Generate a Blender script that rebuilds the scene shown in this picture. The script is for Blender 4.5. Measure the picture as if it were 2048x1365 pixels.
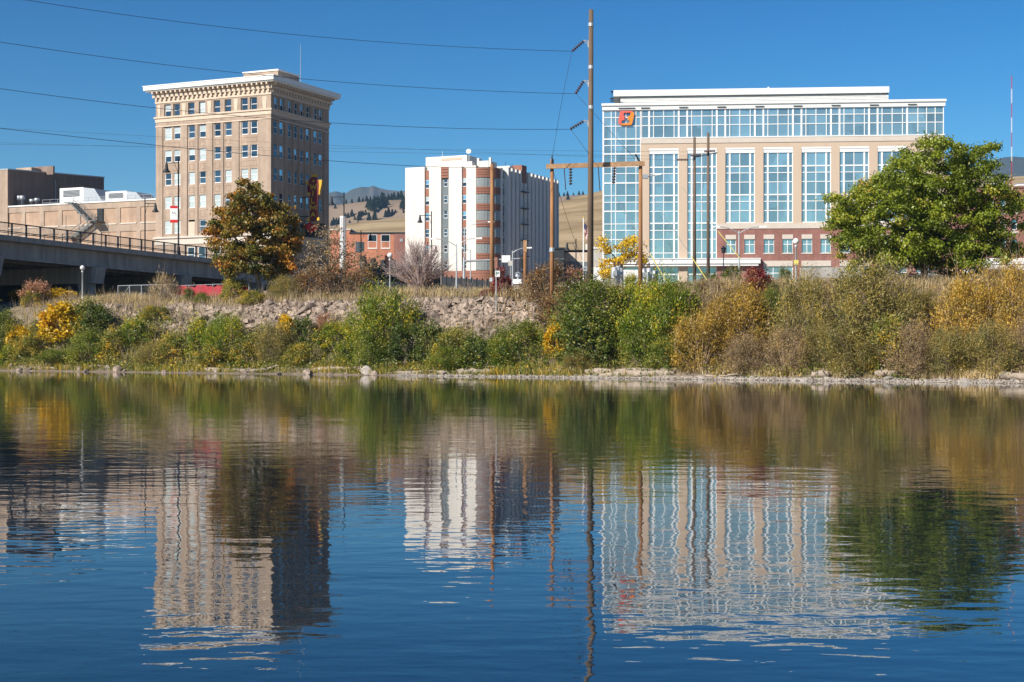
import bpy, bmesh, math, random
import numpy as np
from mathutils import Vector, Matrix
R = math.radians
for o in list(bpy.data.objects):
    bpy.data.objects.remove(o, do_unlink=True)
scene = bpy.context.scene
COL = scene.collection
# ---------------------------------------------------------------- camera
FOC, CXP, HYP, HC = 2900.0, 1024.0, 690.0, 2.2      # focal length and horizon in photograph pixels, eye height over the water
cam_data = bpy.data.cameras.new('camera')
cam_data.sensor_width = 36.0
cam_data.lens = 36.0 * FOC / 2048.0
cam_data.shift_y = (HYP - 682.5) / 2048.0
cam_data.clip_start = 0.1
cam_data.clip_end = 30000
cam = bpy.data.objects.new('camera', cam_data)
COL.objects.link(cam)
cam.location = (0, 0, HC)
cam.rotation_euler = (R(90), 0, 0)
scene.camera = cam
# ---------------------------------------------------------------- sky and sun
SUN_AZ, SUN_EL = R(46), R(33)       # azimuth measured from straight behind the camera towards the left
world = bpy.data.worlds.new('World')
scene.world = world
world.use_nodes = True
wn = world.node_tree
for n in list(wn.nodes):
    wn.nodes.remove(n)
w_out = wn.nodes.new('ShaderNodeOutputWorld')
w_bg = wn.nodes.new('ShaderNodeBackground')
w_sky = wn.nodes.new('ShaderNodeTexSky')
w_sky.sky_type = 'NISHITA'
w_sky.sun_disc = False
w_sky.sun_elevation = SUN_EL
w_sky.sun_rotation = math.pi + SUN_AZ
w_sky.altitude = 900
w_sky.air_density = 1.0
w_sky.dust_density = 0.15
w_sky.ozone_density = 2.2
w_hsv = wn.nodes.new('ShaderNodeHueSaturation')
w_hsv.inputs['Hue'].default_value = 0.49
w_hsv.inputs['Saturation'].default_value = 1.44
w_hsv.inputs['Value'].default_value = 0.70
wn.links.new(w_sky.outputs[0], w_hsv.inputs['Color'])
w_gam = wn.nodes.new('ShaderNodeGamma')          # a deeper, clearer blue over the whole sky
w_gam.inputs['Gamma'].default_value = 1.5
wn.links.new(w_hsv.outputs[0], w_gam.inputs['Color'])
wn.links.new(w_gam.outputs[0], w_bg.inputs['Color'])
w_bg.inputs['Strength'].default_value = 0.053
wn.links.new(w_bg.outputs[0], w_out.inputs['Surface'])
sun_data = bpy.data.lights.new('sun', 'SUN')
sun_data.energy = 5.0
sun_data.angle = R(0.53)
sun_data.color = (1.0, 0.93, 0.82)
sun = bpy.data.objects.new('sun', sun_data)
COL.objects.link(sun)
to_sun = Vector((-math.sin(SUN_AZ) * math.cos(SUN_EL), -math.cos(SUN_AZ) * math.cos(SUN_EL), math.sin(SUN_EL)))
sun.rotation_euler = to_sun.to_track_quat('Z', 'Y').to_euler()
sun.location = to_sun * 300
# ---------------------------------------------------------------- exposure
scene.view_settings.view_transform = 'Standard'
scene.view_settings.look = 'None'
scene.view_settings.exposure = 0.46
scene.view_settings.gamma = 1.0
scene.view_settings.use_curve_mapping = False
scene.cycles.max_bounces = 6
scene.cycles.diffuse_bounces = 3
scene.cycles.glossy_bounces = 4
scene.cycles.transparent_max_bounces = 6
scene.cycles.volume_bounces = 0
scene.cycles.use_denoising = True
# ---------------------------------------------------------------- helpers
random.seed(7)
HAZE = True
RNG = np.random.default_rng(11)

def RX(px): return (px - CXP) / FOC
def PX(px, Y): return RX(px) * Y
def PZ(py, Y): return HC + (HYP - py) / FOC * Y

def tag(o, label=None, cat=None, group=None, kind=None):
    if label: o['label'] = label
    if cat: o['category'] = cat
    if group: o['group'] = group
    if kind: o['kind'] = kind
    return o

def empty(name, loc, rz=0.0, label=None, cat=None, group=None):
    o = bpy.data.objects.new(name, None)
    o.empty_display_size = 0.5
    COL.objects.link(o)
    o.location = loc
    o.rotation_euler = (0, 0, rz)
    return tag(o, label, cat, group)

def place(name, mesh, parent=None, loc=(0, 0, 0), rz=0.0, scale=None):
    o = bpy.data.objects.new(name, mesh)
    COL.objects.link(o)
    o.parent = parent
    o.location = loc
    o.rotation_euler = (0, 0, rz)
    if scale is not None:
        o.scale = (scale, scale, scale) if isinstance(scale, (int, float)) else scale
    return o

def copy_tree(o, parent=None):
    c = o.copy()
    COL.objects.link(c)
    c.parent = parent
    for ch in [x for x in o.children]:
        copy_tree(ch, c)
    return c

class MB:
    def __init__(s):
        s.v, s.f, s.mi = [], [], []
        s.cur = 0
    def face(s, pts):
        b = len(s.v)
        s.v += [tuple(p) for p in pts]
        s.f.append(tuple(range(b, b + len(pts))))
        s.mi.append(s.cur)
    def box(s, x0, x1, y0, y1, z0, z1, T=None):
        P = [(x0, y0, z0), (x1, y0, z0), (x1, y1, z0), (x0, y1, z0), (x0, y0, z1), (x1, y0, z1), (x1, y1, z1), (x0, y1, z1)]
        if T: P = [T(*p) for p in P]
        b = len(s.v)
        s.v += P
        for q in ((0, 3, 2, 1), (4, 5, 6, 7), (0, 1, 5, 4), (1, 2, 6, 5), (2, 3, 7, 6), (3, 0, 4, 7)):
            s.f.append(tuple(b + i for i in q))
            s.mi.append(s.cur)
        return s
    def hexa(s, bottom, top):
        b = len(s.v)
        n = len(bottom)
        s.v += [tuple(p) for p in bottom] + [tuple(p) for p in top]
        s.f.append(tuple(b + i for i in reversed(range(n))))
        s.f.append(tuple(b + n + i for i in range(n)))
        s.mi += [s.cur, s.cur]
        for i in range(n):
            j = (i + 1) % n
            s.f.append((b + i, b + j, b + n + j, b + n + i))
            s.mi.append(s.cur)
        return s
    def prism_y(s, poly, y0, y1):
        """polygon in x-z (counter-clockwise seen from -y) extruded along y"""
        return s.hexa([(x, y1, z) for x, z in poly][::-1], [(x, y0, z) for x, z in poly][::-1])
    def tube(s, pts, rad, n=8, closed_ends=True):
        pts = [Vector(p) for p in pts]
        if isinstance(rad, (int, float)): rad = [rad] * len(pts)
        b = len(s.v)
        for i, p in enumerate(pts):
            d = (pts[min(i + 1, len(pts) - 1)] - pts[max(i - 1, 0)]).normalized()
            ref = Vector((0, 0, 1)) if abs(d.z) < 0.9 else Vector((1, 0, 0))
            a = d.cross(ref).normalized()
            c = d.cross(a).normalized()
            for k in range(n):
                t = 2 * math.pi * k / n
                q = p + (a * math.cos(t) + c * math.sin(t)) * rad[i]
                s.v.append((q.x, q.y, q.z))
        for i in range(len(pts) - 1):
            for k in range(n):
                k2 = (k + 1) % n
                s.f.append((b + i * n + k, b + i * n + k2, b + (i + 1) * n + k2, b + (i + 1) * n + k))
                s.mi.append(s.cur)
        if closed_ends:
            s.f.append(tuple(b + k for k in reversed(range(n))))
            e = b + (len(pts) - 1) * n
            s.f.append(tuple(e + k for k in range(n)))
            s.mi += [s.cur, s.cur]
        return s
    def lathe(s, prof, n=12, o=(0, 0, 0)):
        b = len(s.v)
        for r, z in prof:
            for k in range(n):
                t = 2 * math.pi * k / n
                s.v.append((o[0] + r * math.cos(t), o[1] + r * math.sin(t), o[2] + z))
        for i in range(len(prof) - 1):
            for k in range(n):
                k2 = (k + 1) % n
                s.f.append((b + i * n + k, b + i * n + k2, b + (i + 1) * n + k2, b + (i + 1) * n + k))
                s.mi.append(s.cur)
        s.f.append(tuple(b + k for k in reversed(range(n))))
        e = b + (len(prof) - 1) * n
        s.f.append(tuple(e + k for k in range(n)))
        s.mi += [s.cur, s.cur]
        return s
    def plate(s, xs, zs, fill, y0, y1, T=None):
        """a slab in x-z from depth y0 (front) to y1, cells given by fill(xm, zm); shared vertices so it is one piece"""
        xs = sorted(set(round(x, 4) for x in xs)); zs = sorted(set(round(z, 4) for z in zs))
        nx, nz = len(xs) - 1, len(zs) - 1
        F = [[bool(fill((xs[i] + xs[i + 1]) / 2, (zs[j] + zs[j + 1]) / 2)) for j in range(nz)] for i in range(nx)]
        idx = {}
        def V(i, j, k):
            key = (i, j, k)
            if key not in idx:
                p = (xs[i], (y0, y1)[k], zs[j])
                if T: p = T(*p)
                idx[key] = len(s.v)
                s.v.append(p)
            return idx[key]
        def q(*a):
            s.f.append(a); s.mi.append(s.cur)
        for i in range(nx):
            for j in range(nz):
                if not F[i][j]: continue
                q(V(i, j, 0), V(i + 1, j, 0), V(i + 1, j + 1, 0), V(i, j + 1, 0))
                q(V(i, j, 1), V(i, j + 1, 1), V(i + 1, j + 1, 1), V(i + 1, j, 1))
                if i == 0 or not F[i - 1][j]: q(V(i, j, 0), V(i, j + 1, 0), V(i, j + 1, 1), V(i, j, 1))
                if i == nx - 1 or not F[i + 1][j]: q(V(i + 1, j, 0), V(i + 1, j, 1), V(i + 1, j + 1, 1), V(i + 1, j + 1, 0))
                if j == 0 or not F[i][j - 1]: q(V(i, j, 0), V(i, j, 1), V(i + 1, j, 1), V(i + 1, j, 0))
                if j == nz - 1 or not F[i][j + 1]: q(V(i, j + 1, 0), V(i + 1, j + 1, 0), V(i + 1, j + 1, 1), V(i, j + 1, 1))
        return s
    def mesh(s, name, mats, smooth=False):
        me = bpy.data.meshes.new(name)
        me.from_pydata(s.v, [], s.f)
        for m in (mats if isinstance(mats, (list, tuple)) else [mats]):
            me.materials.append(m)
        if any(s.mi): me.polygons.foreach_set('material_index', s.mi)
        if smooth: me.polygons.foreach_set('use_smooth', [True] * len(s.f))
        me.update()
        return me
    def build(s, name, mats, parent=None, smooth=False, loc=(0, 0, 0), rz=0.0):
        return place(name, s.mesh(name, mats, smooth), parent, loc, rz)

def box_part(name, m, parent, x0, x1, y0, y1, z0, z1, T=None):
    return MB().box(x0, x1, y0, y1, z0, z1, T).build(name, m, parent)

def fast_mesh(name, verts, faces_n, mats, tint=None, smooth=False):
    """verts (F*k,3) numpy, k vertices per face, faces not shared"""
    verts = np.asarray(verts, dtype=np.float32).reshape(-1, 3)
    nv = len(verts); nf = nv // faces_n
    me = bpy.data.meshes.new(name)
    me.vertices.add(nv); me.vertices.foreach_set('co', verts.ravel())
    me.loops.add(nv); me.loops.foreach_set('vertex_index', np.arange(nv, dtype=np.int32))
    me.polygons.add(nf)
    me.polygons.foreach_set('loop_start', np.arange(0, nv, faces_n, dtype=np.int32))
    if tint is not None:
        a = me.attributes.new('tint', 'FLOAT', 'FACE')
        a.data.foreach_set('value', np.asarray(tint, dtype=np.float32))
    for m in (mats if isinstance(mats, (list, tuple)) else [mats]):
        me.materials.append(m)
    me.update(calc_edges=True)
    me.validate()
    return me

# ---------------------------------------------------------------- materials
def nodes_of(name):
    m = bpy.data.materials.new(name)
    m.use_nodes = True
    nt = m.node_tree
    b = nt.nodes['Principled BSDF']
    return m, nt, b

def mat(name, col, rough=0.8, var=0.15, scale=1.2, metal=0.0, spec=0.3, bump=0.0, bscale=None, streak=False, rand=0.0):
    m, nt, b = nodes_of(name)
    b.inputs['Roughness'].default_value = rough
    b.inputs['Metallic'].default_value = metal
    b.inputs['Specular IOR Level'].default_value = spec
    tc = nt.nodes.new('ShaderNodeTexCoord')
    no = nt.nodes.new('ShaderNodeTexNoise')
    no.inputs['Scale'].default_value = scale
    no.inputs['Detail'].default_value = 5
    no.inputs['Roughness'].default_value = 0.65
    src = tc.outputs['Object']
    if streak:
        mp = nt.nodes.new('ShaderNodeMapping')
        mp.inputs['Scale'].default_value = (1.6, 1.6, 0.18)
        nt.links.new(src, mp.inputs['Vector']); src = mp.outputs[0]
    nt.links.new(src, no.inputs['Vector'])
    mr = nt.nodes.new('ShaderNodeMapRange')
    mr.inputs['From Min'].default_value = 0.3; mr.inputs['From Max'].default_value = 0.7
    mr.inputs['To Min'].default_value = 1 - var; mr.inputs['To Max'].default_value = 1 + var
    nt.links.new(no.outputs['Fac'], mr.inputs['Value'])
    val = mr.outputs[0]
    if rand:
        oi = nt.nodes.new('ShaderNodeObjectInfo')
        m2 = nt.nodes.new('ShaderNodeMapRange')
        m2.inputs['To Min'].default_value = 1 - rand; m2.inputs['To Max'].default_value = 1 + rand
        nt.links.new(oi.outputs['Random'], m2.inputs['Value'])
        mu = nt.nodes.new('ShaderNodeMath'); mu.operation = 'MULTIPLY'
        nt.links.new(val, mu.inputs[0]); nt.links.new(m2.outputs[0], mu.inputs[1])
        val = mu.outputs[0]
    hs = nt.nodes.new('ShaderNodeHueSaturation')
    hs.inputs['Color'].default_value = (*col, 1)
    nt.links.new(val, hs.inputs['Value'])
    nt.links.new(hs.outputs[0], b.inputs['Base Color'])
    if bump:
        nb = nt.nodes.new('ShaderNodeTexNoise'); nb.inputs['Scale'].default_value = bscale or scale * 4; nb.inputs['Detail'].default_value = 4
        nt.links.new(tc.outputs['Object'], nb.inputs['Vector'])
        bp = nt.nodes.new('ShaderNodeBump'); bp.inputs['Strength'].default_value = 0.6; bp.inputs['Distance'].default_value = bump
        nt.links.new(nb.outputs['Fac'], bp.inputs['Height']); nt.links.new(bp.outputs[0], b.inputs['Normal'])
    return m

def brick_mat(name, c1, c2, mortar, bw=0.24, bh=0.08):
    m, nt, b = nodes_of(name)
    b.inputs['Roughness'].default_value = 0.9
    b.inputs['Specular IOR Level'].default_value = 0.15
    tc = nt.nodes.new('ShaderNodeTexCoord')
    sx = nt.nodes.new('ShaderNodeSeparateXYZ'); nt.links.new(tc.outputs['Object'], sx.inputs[0])
    ad = nt.nodes.new('ShaderNodeMath'); ad.operation = 'ADD'
    nt.links.new(sx.outputs['X'], ad.inputs[0]); nt.links.new(sx.outputs['Y'], ad.inputs[1])
    cb = nt.nodes.new('ShaderNodeCombineXYZ')
    nt.links.new(ad.outputs[0], cb.inputs['X']); nt.links.new(sx.outputs['Z'], cb.inputs['Y'])
    br = nt.nodes.new('ShaderNodeTexBrick')
    br.inputs['Scale'].default_value = 1.0
    br.inputs['Brick Width'].default_value = bw; br.inputs['Row Height'].default_value = bh
    br.inputs['Mortar Size'].default_value = 0.012
    br.inputs['Color1'].default_value = (*c1, 1); br.inputs['Color2'].default_value = (*c2, 1); br.inputs['Mortar'].default_value = (*mortar, 1)
    nt.links.new(cb.outputs[0], br.inputs['Vector'])
    no = nt.nodes.new('ShaderNodeTexNoise'); no.inputs['Scale'].default_value = 0.55; no.inputs['Detail'].default_value = 6; no.inputs['Roughness'].default_value = 0.7
    nt.links.new(tc.outputs['Object'], no.inputs['Vector'])
    mr = nt.nodes.new('ShaderNodeMapRange'); mr.inputs['From Min'].default_value = 0.3; mr.inputs['From Max'].default_value = 0.7
    mr.inputs['To Min'].default_value = 0.84; mr.inputs['To Max'].default_value = 1.14
    nt.links.new(no.outputs['Fac'], mr.inputs['Value'])
    mp = nt.nodes.new('ShaderNodeMapping'); mp.inputs['Scale'].default_value = (1.3, 1.3, 0.09); nt.links.new(tc.outputs['Object'], mp.inputs['Vector'])
    ns = nt.nodes.new('ShaderNodeTexNoise'); ns.inputs['Scale'].default_value = 0.8; ns.inputs['Detail'].default_value = 4; nt.links.new(mp.outputs[0], ns.inputs['Vector'])
    ms = nt.nodes.new('ShaderNodeMapRange'); ms.inputs['From Min'].default_value = 0.35; ms.inputs['From Max'].default_value = 0.65; ms.inputs['To Min'].default_value = 0.88; ms.inputs['To Max'].default_value = 1.08
    nt.links.new(ns.outputs['Fac'], ms.inputs['Value'])
    ml = nt.nodes.new('ShaderNodeMath'); ml.operation = 'MULTIPLY'; nt.links.new(mr.outputs[0], ml.inputs[0]); nt.links.new(ms.outputs[0], ml.inputs[1])
    hs = nt.nodes.new('ShaderNodeHueSaturation'); nt.links.new(br.outputs['Color'], hs.inputs['Color']); nt.links.new(ml.outputs[0], hs.inputs['Value'])
    nt.links.new(hs.outputs[0], b.inputs['Base Color'])
    return m

def glass_mat(name, col, metal, rough=0.04, rand=0.12, wav=0.0):
    m, nt, b = nodes_of(name)
    b.inputs['Roughness'].default_value = rough
    b.inputs['Metallic'].default_value = metal
    b.inputs['Specular IOR Level'].default_value = 0.6
    oi = nt.nodes.new('ShaderNodeObjectInfo')
    m2 = nt.nodes.new('ShaderNodeMapRange')
    m2.inputs['To Min'].default_value = 1 - rand; m2.inputs['To Max'].default_value = 1 + rand
    nt.links.new(oi.outputs['Random'], m2.inputs['Value'])
    hs = nt.nodes.new('ShaderNodeHueSaturation'); hs.inputs['Color'].default_value = (*col, 1)
    nt.links.new(m2.outputs[0], hs.inputs['Value']); nt.links.new(hs.outputs[0], b.inputs['Base Color'])
    if wav:                                     # patchy brightness painted in for reflections, and a bump for uneven panes
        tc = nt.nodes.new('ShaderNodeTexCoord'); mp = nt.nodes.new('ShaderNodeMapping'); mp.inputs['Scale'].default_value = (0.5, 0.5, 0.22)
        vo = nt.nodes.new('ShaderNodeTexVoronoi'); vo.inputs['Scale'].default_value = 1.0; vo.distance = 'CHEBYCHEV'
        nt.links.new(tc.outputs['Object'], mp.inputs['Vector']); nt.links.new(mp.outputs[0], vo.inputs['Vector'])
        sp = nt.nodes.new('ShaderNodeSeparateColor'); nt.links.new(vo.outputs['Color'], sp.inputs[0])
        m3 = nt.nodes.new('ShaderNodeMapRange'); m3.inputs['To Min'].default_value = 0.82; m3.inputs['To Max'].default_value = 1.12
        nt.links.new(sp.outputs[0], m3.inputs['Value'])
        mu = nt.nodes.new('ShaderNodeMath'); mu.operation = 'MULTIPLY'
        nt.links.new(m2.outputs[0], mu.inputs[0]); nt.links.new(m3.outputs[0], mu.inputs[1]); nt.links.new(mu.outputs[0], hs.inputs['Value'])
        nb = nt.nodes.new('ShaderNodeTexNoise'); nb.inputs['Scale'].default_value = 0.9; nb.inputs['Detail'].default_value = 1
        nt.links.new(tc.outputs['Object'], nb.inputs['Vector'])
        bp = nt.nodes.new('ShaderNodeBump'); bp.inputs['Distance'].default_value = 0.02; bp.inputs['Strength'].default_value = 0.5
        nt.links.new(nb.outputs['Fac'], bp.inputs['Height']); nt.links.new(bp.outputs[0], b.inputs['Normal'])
    return m

def leaf_mat(name, stops, trans=0.35, rand=0.12):
    m = bpy.data.materials.new(name); m.use_nodes = True
    nt = m.node_tree
    for n in list(nt.nodes): nt.nodes.remove(n)
    out = nt.nodes.new('ShaderNodeOutputMaterial')
    at = nt.nodes.new('ShaderNodeAttribute'); at.attribute_name = 'tint'
    cr = nt.nodes.new('ShaderNodeValToRGB')
    el = cr.color_ramp.elements
    while len(el) < len(stops): el.new(0.5)
    for e, (p, c) in zip(el, stops):
        e.position = p; e.color = (*c, 1)
    nt.links.new(at.outputs['Fac'], cr.inputs['Fac'])
    oi = nt.nodes.new('ShaderNodeObjectInfo')
    mr = nt.nodes.new('ShaderNodeMapRange'); mr.inputs['To Min'].default_value = 1 - rand; mr.inputs['To Max'].default_value = 1 + rand
    nt.links.new(oi.outputs['Random'], mr.inputs['Value'])
    hs = nt.nodes.new('ShaderNodeHueSaturation')
    nt.links.new(cr.outputs[0], hs.inputs['Color']); nt.links.new(mr.outputs[0], hs.inputs['Value'])
    di = nt.nodes.new('ShaderNodeBsdfDiffuse'); tr = nt.nodes.new('ShaderNodeBsdfTranslucent')
    nt.links.new(hs.outputs[0], di.inputs['Color']); nt.links.new(hs.outputs[0], tr.inputs['Color'])
    mx = nt.nodes.new('ShaderNodeMixShader'); mx.inputs[0].default_value = trans
    nt.links.new(di.outputs[0], mx.inputs[1]); nt.links.new(tr.outputs[0], mx.inputs[2])
    gl = nt.nodes.new('ShaderNodeBsdfGlossy'); gl.inputs['Roughness'].default_value = 0.45
    gl.inputs['Color'].default_value = (1, 1, 1, 1)
    m2 = nt.nodes.new('ShaderNodeMixShader'); m2.inputs[0].default_value = 0.03
    nt.links.new(mx.outputs[0], m2.inputs[1]); nt.links.new(gl.outputs[0], m2.inputs[2])
    nt.links.new(m2.outputs[0], out.inputs['Surface'])
    return m

MT = {}
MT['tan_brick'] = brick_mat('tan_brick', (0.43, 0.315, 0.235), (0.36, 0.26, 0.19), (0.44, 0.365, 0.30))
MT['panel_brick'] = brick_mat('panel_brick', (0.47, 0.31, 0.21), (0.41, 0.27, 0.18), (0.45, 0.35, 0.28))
MT['brown_brick'] = brick_mat('brown_brick', (0.27, 0.19, 0.15), (0.23, 0.165, 0.13), (0.26, 0.21, 0.18))  # on the stage house side this brown stands in for shade
MT['red_brick'] = brick_mat('red_brick', (0.30, 0.105, 0.085), (0.25, 0.085, 0.07), (0.34, 0.24, 0.20))
MT['orange_brick'] = brick_mat('orange_brick', (0.56, 0.20, 0.11), (0.50, 0.18, 0.10), (0.5, 0.28, 0.2))
MT['hotel_brick'] = mat('hotel_brick', (0.31, 0.14, 0.095), 0.75, 0.10, 0.8)
MT['cream_stone'] = mat('cream_stone', (0.62, 0.50, 0.39), 0.85, 0.10, 1.0)
MT['limestone'] = mat('limestone', (0.60, 0.53, 0.46), 0.85, 0.07, 0.8)
MT['white_paint'] = mat('white_paint', (0.80, 0.79, 0.76), 0.6, 0.05, 0.7)
MT['white_trim'] = mat('white_trim', (0.82, 0.82, 0.81), 0.45, 0.03, 0.7)
MT['white_stucco'] = mat('white_stucco', (0.74, 0.70, 0.64), 0.85, 0.09, 0.45, streak=True)
MT['tan_stucco'] = mat('tan_stucco', (0.56, 0.44, 0.335), 0.85, 0.05, 0.35, streak=True)
MT['grey_metal'] = mat('grey_metal', (0.42, 0.44, 0.46), 0.45, 0.10, 1.5, metal=0.3)
MT['galvanised'] = mat('galvanised', (0.50, 0.52, 0.54), 0.4, 0.12, 3.0, metal=0.5)
MT['dark_metal'] = mat('dark_metal', (0.022, 0.026, 0.032), 0.5, 0.15, 2.0)
MT['charcoal'] = mat('charcoal', (0.035, 0.04, 0.045), 0.8, 0.2, 1.0)
MT['concrete'] = mat('concrete', (0.31, 0.295, 0.275), 0.9, 0.30, 0.9, streak=True)
MT['pale_concrete'] = mat('pale_concrete', (0.50, 0.48, 0.45), 0.9, 0.12, 0.7)
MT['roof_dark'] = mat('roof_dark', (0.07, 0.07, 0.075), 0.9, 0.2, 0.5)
MT['grey_siding'] = mat('grey_siding', (0.16, 0.19, 0.20), 0.7, 0.12, 0.8)
MT['new_pole'] = mat('new_pole', (0.33, 0.16, 0.07), 0.85, 0.35, 2.2, streak=True)
MT['old_pole'] = mat('old_pole', (0.15, 0.105, 0.075), 0.9, 0.3, 2.2, streak=True)
MT['cross_arm'] = mat('cross_arm', (0.42, 0.25, 0.14), 0.85, 0.25, 2.5)
MT['insulator'] = mat('insulator', (0.06, 0.03, 0.025), 0.3, 0.1, 4.0, spec=0.5)
MT['wire'] = mat('wire', (0.03, 0.035, 0.05), 0.6, 0.05, 1.0)
MT['yellow_guard'] = mat('yellow_guard', (0.75, 0.66, 0.18), 0.5, 0.08, 2.0)
MT['pane_dark'] = glass_mat('pane_dark', (0.055, 0.095, 0.13), 0.5, 0.05, 0.5)
MT['pane_blind'] = glass_mat('pane_blind', (0.50, 0.56, 0.55), 0.1, 0.15, 0.12)
MT['pane_sky'] = glass_mat('pane_sky', (0.38, 0.52, 0.58), 0.8, 0.05, 0.2)
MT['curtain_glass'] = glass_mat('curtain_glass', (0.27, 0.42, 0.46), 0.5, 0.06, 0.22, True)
MT['glass_block'] = mat('glass_block', (0.27, 0.30, 0.29), 0.25, 0.25, 5.0, spec=0.6)
MT['bark'] = mat('bark', (0.13, 0.10, 0.075), 0.95, 0.3, 5.0, bump=0.03)
MT['pale_bark'] = mat('pale_bark', (0.30, 0.255, 0.21), 0.95, 0.25, 5.0, bump=0.02)
MT['twig'] = mat('twig', (0.30, 0.225, 0.16), 0.95, 0.2, 3.0)
MT['red_twig'] = mat('red_twig', (0.39, 0.27, 0.18), 0.95, 0.2, 3.0)
MT['mauve_twig'] = mat('mauve_twig', (0.36, 0.27, 0.245), 0.95, 0.2, 3.0)
MT['driftwood'] = mat('driftwood', (0.34, 0.275, 0.215), 0.95, 0.3, 2.5, bump=0.03)
MT['boulder'] = mat('boulder', (0.275, 0.215, 0.170), 0.95, 0.55, 1.6, bump=0.12, rand=0.4)
MT['pale_stone'] = mat('pale_stone', (0.33, 0.29, 0.25), 0.95, 0.3, 2.5, bump=0.03, rand=0.25)
MT['asphalt'] = mat('asphalt', (0.05, 0.05, 0.052), 0.9, 0.2, 1.0)
# ================================================================ the lie of the land
S0 = np.array((-43.3, 122.7)); E1 = np.array((0.872, -0.4895)); E2 = np.array((0.4895, 0.872))   # shore line: along and inland
_ph = RNG.uniform(0, 6.28, (14, 2)); _fr = RNG.uniform(0.15, 1.3, (14, 2))
def wobble(u, v):
    t = np.zeros_like(np.asarray(u, dtype=float) + np.asarray(v, dtype=float))
    for (a, b), (f, g) in zip(_ph, _fr):
        t = t + np.sin(u * f + a + 1.3 * np.sin(v * g * 0.5 + b)) * np.sin(v * g + b) / (1 + 1.5 * f)
    return t / 5.0
def ground_uv(u, v):
    u = np.asarray(u, dtype=float); v = np.asarray(v, dtype=float)
    vv = v + 0.5 * np.sin(u * 0.21 + 1.0) + 0.3 * np.sin(u * 0.63)
    vv = np.where(v < 1.0, v + (vv - v) * np.clip(v, 0, 1) * 0.3, vv)
    z = np.interp(vv, [-200, -6, 0, 1.4, 3.0, 9.2, 11.5, 14, 60, 117, 168, 260, 12000],
                  [-1.6, -1.6, -0.02, 0.30, 0.85, 5.6, 6.1, 6.3, 8.6, 11.4, 15.0, 17.0, 17.0])
    w = np.clip((v - 0.3) / 2.0, 0, 1) * np.clip((60 - v) / 30, 0.0, 1)
    z = z - 0.4 * np.clip((u - 80) / 10, 0, 1) * np.clip((v - 8) / 3, 0, 1) * np.clip((60 - v) / 20, 0, 1)
    return z + wobble(u, v) * 0.32 * w
def uv_of(x, y):
    d0, d1 = x - S0[0], y - S0[1]
    return d0 * E1[0] + d1 * E1[1], d0 * E2[0] + d1 * E2[1]
def gz(x, y):
    u, v = uv_of(x, y)
    return float(ground_uv(u, v))
def at_v(px, v):
    """the spot v metres inland on the line of sight of photograph column px"""
    r = RX(px)
    bx, by = S0[0] + v * E2[0], S0[1] + v * E2[1]
    u = (r * by - bx) / (E1[0] - r * E1[1])
    return bx + u * E1[0], by + u * E1[1]

us = np.concatenate([[-9000, -3000, -900, -400, -220], np.arange(-140, 161, 0.9), [220, 400, 900, 3000, 9000]])
vs = np.concatenate([[-230, -60, -20, -8, -4, -2, -1], np.arange(0, 16.01, 0.55), [18, 21, 25, 30, 36, 44, 57, 72, 90, 115, 140, 180, 220, 400, 900, 2500, 9500]])
U, V_ = np.meshgrid(us, vs, indexing='ij')
Zg = ground_uv(U, V_)
Xg = S0[0] + U * E1[0] + V_ * E2[0]; Yg = S0[1] + U * E1[1] + V_ * E2[1]
verts = np.stack([Xg, Yg, Zg], -1).reshape(-1, 3)
nu, nv_ = len(us), len(vs)
faces = [(i * nv_ + j, (i + 1) * nv_ + j, (i + 1) * nv_ + j + 1, i * nv_ + j + 1) for i in range(nu - 1) for j in range(nv_ - 1)]
me = bpy.data.meshes.new('ground'); me.from_pydata(verts.tolist(), [], faces); me.update()
gm, nt, b = nodes_of('bank_soil')
b.inputs['Roughness'].default_value = 1.0; b.inputs['Specular IOR Level'].default_value = 0.1
tc = nt.nodes.new('ShaderNodeTexCoord')
n1 = nt.nodes.new('ShaderNodeTexNoise'); n1.inputs['Scale'].default_value = 0.35; n1.inputs['Detail'].default_value = 6; n1.inputs['Roughness'].default_value = 0.7
n2 = nt.nodes.new('ShaderNodeTexNoise'); n2.inputs['Scale'].default_value = 3.0; n2.inputs['Detail'].default_value = 5
nt.links.new(tc.outputs['Object'], n1.inputs['Vector']); nt.links.new(tc.outputs['Object'], n2.inputs['Vector'])
cr = nt.nodes.new('ShaderNodeValToRGB')
cr.color_ramp.elements[0].position = 0.3; cr.color_ramp.elements[0].color = (0.15, 0.118, 0.09, 1)
cr.color_ramp.elements[1].position = 0.7; cr.color_ramp.elements[1].color = (0.30, 0.245, 0.19, 1)
e = cr.color_ramp.elements.new(0.5); e.color = (0.225, 0.18, 0.135, 1)
nt.links.new(n1.outputs['Fac'], cr.inputs['Fac'])
mr = nt.nodes.new('ShaderNodeMapRange'); mr.inputs['From Min'].default_value = .3; mr.inputs['From Max'].default_value = .7; mr.inputs['To Min'].default_value = .7; mr.inputs['To Max'].default_value = 1.25
nt.links.new(n2.outputs['Fac'], mr.inputs['Value'])
hs = nt.nodes.new('ShaderNodeHueSaturation'); nt.links.new(cr.outputs[0], hs.inputs['Color']); nt.links.new(mr.outputs[0], hs.inputs['Value'])
nt.links.new(hs.outputs[0], b.inputs['Base Color'])
bp = nt.nodes.new('ShaderNodeBump'); bp.inputs['Distance'].default_value = 0.12; nt.links.new(n2.outputs['Fac'], bp.inputs['Height']); nt.links.new(bp.outputs[0], b.inputs['Normal'])
me.materials.append(gm)
tag(place('ground', me), kind='structure')

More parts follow.
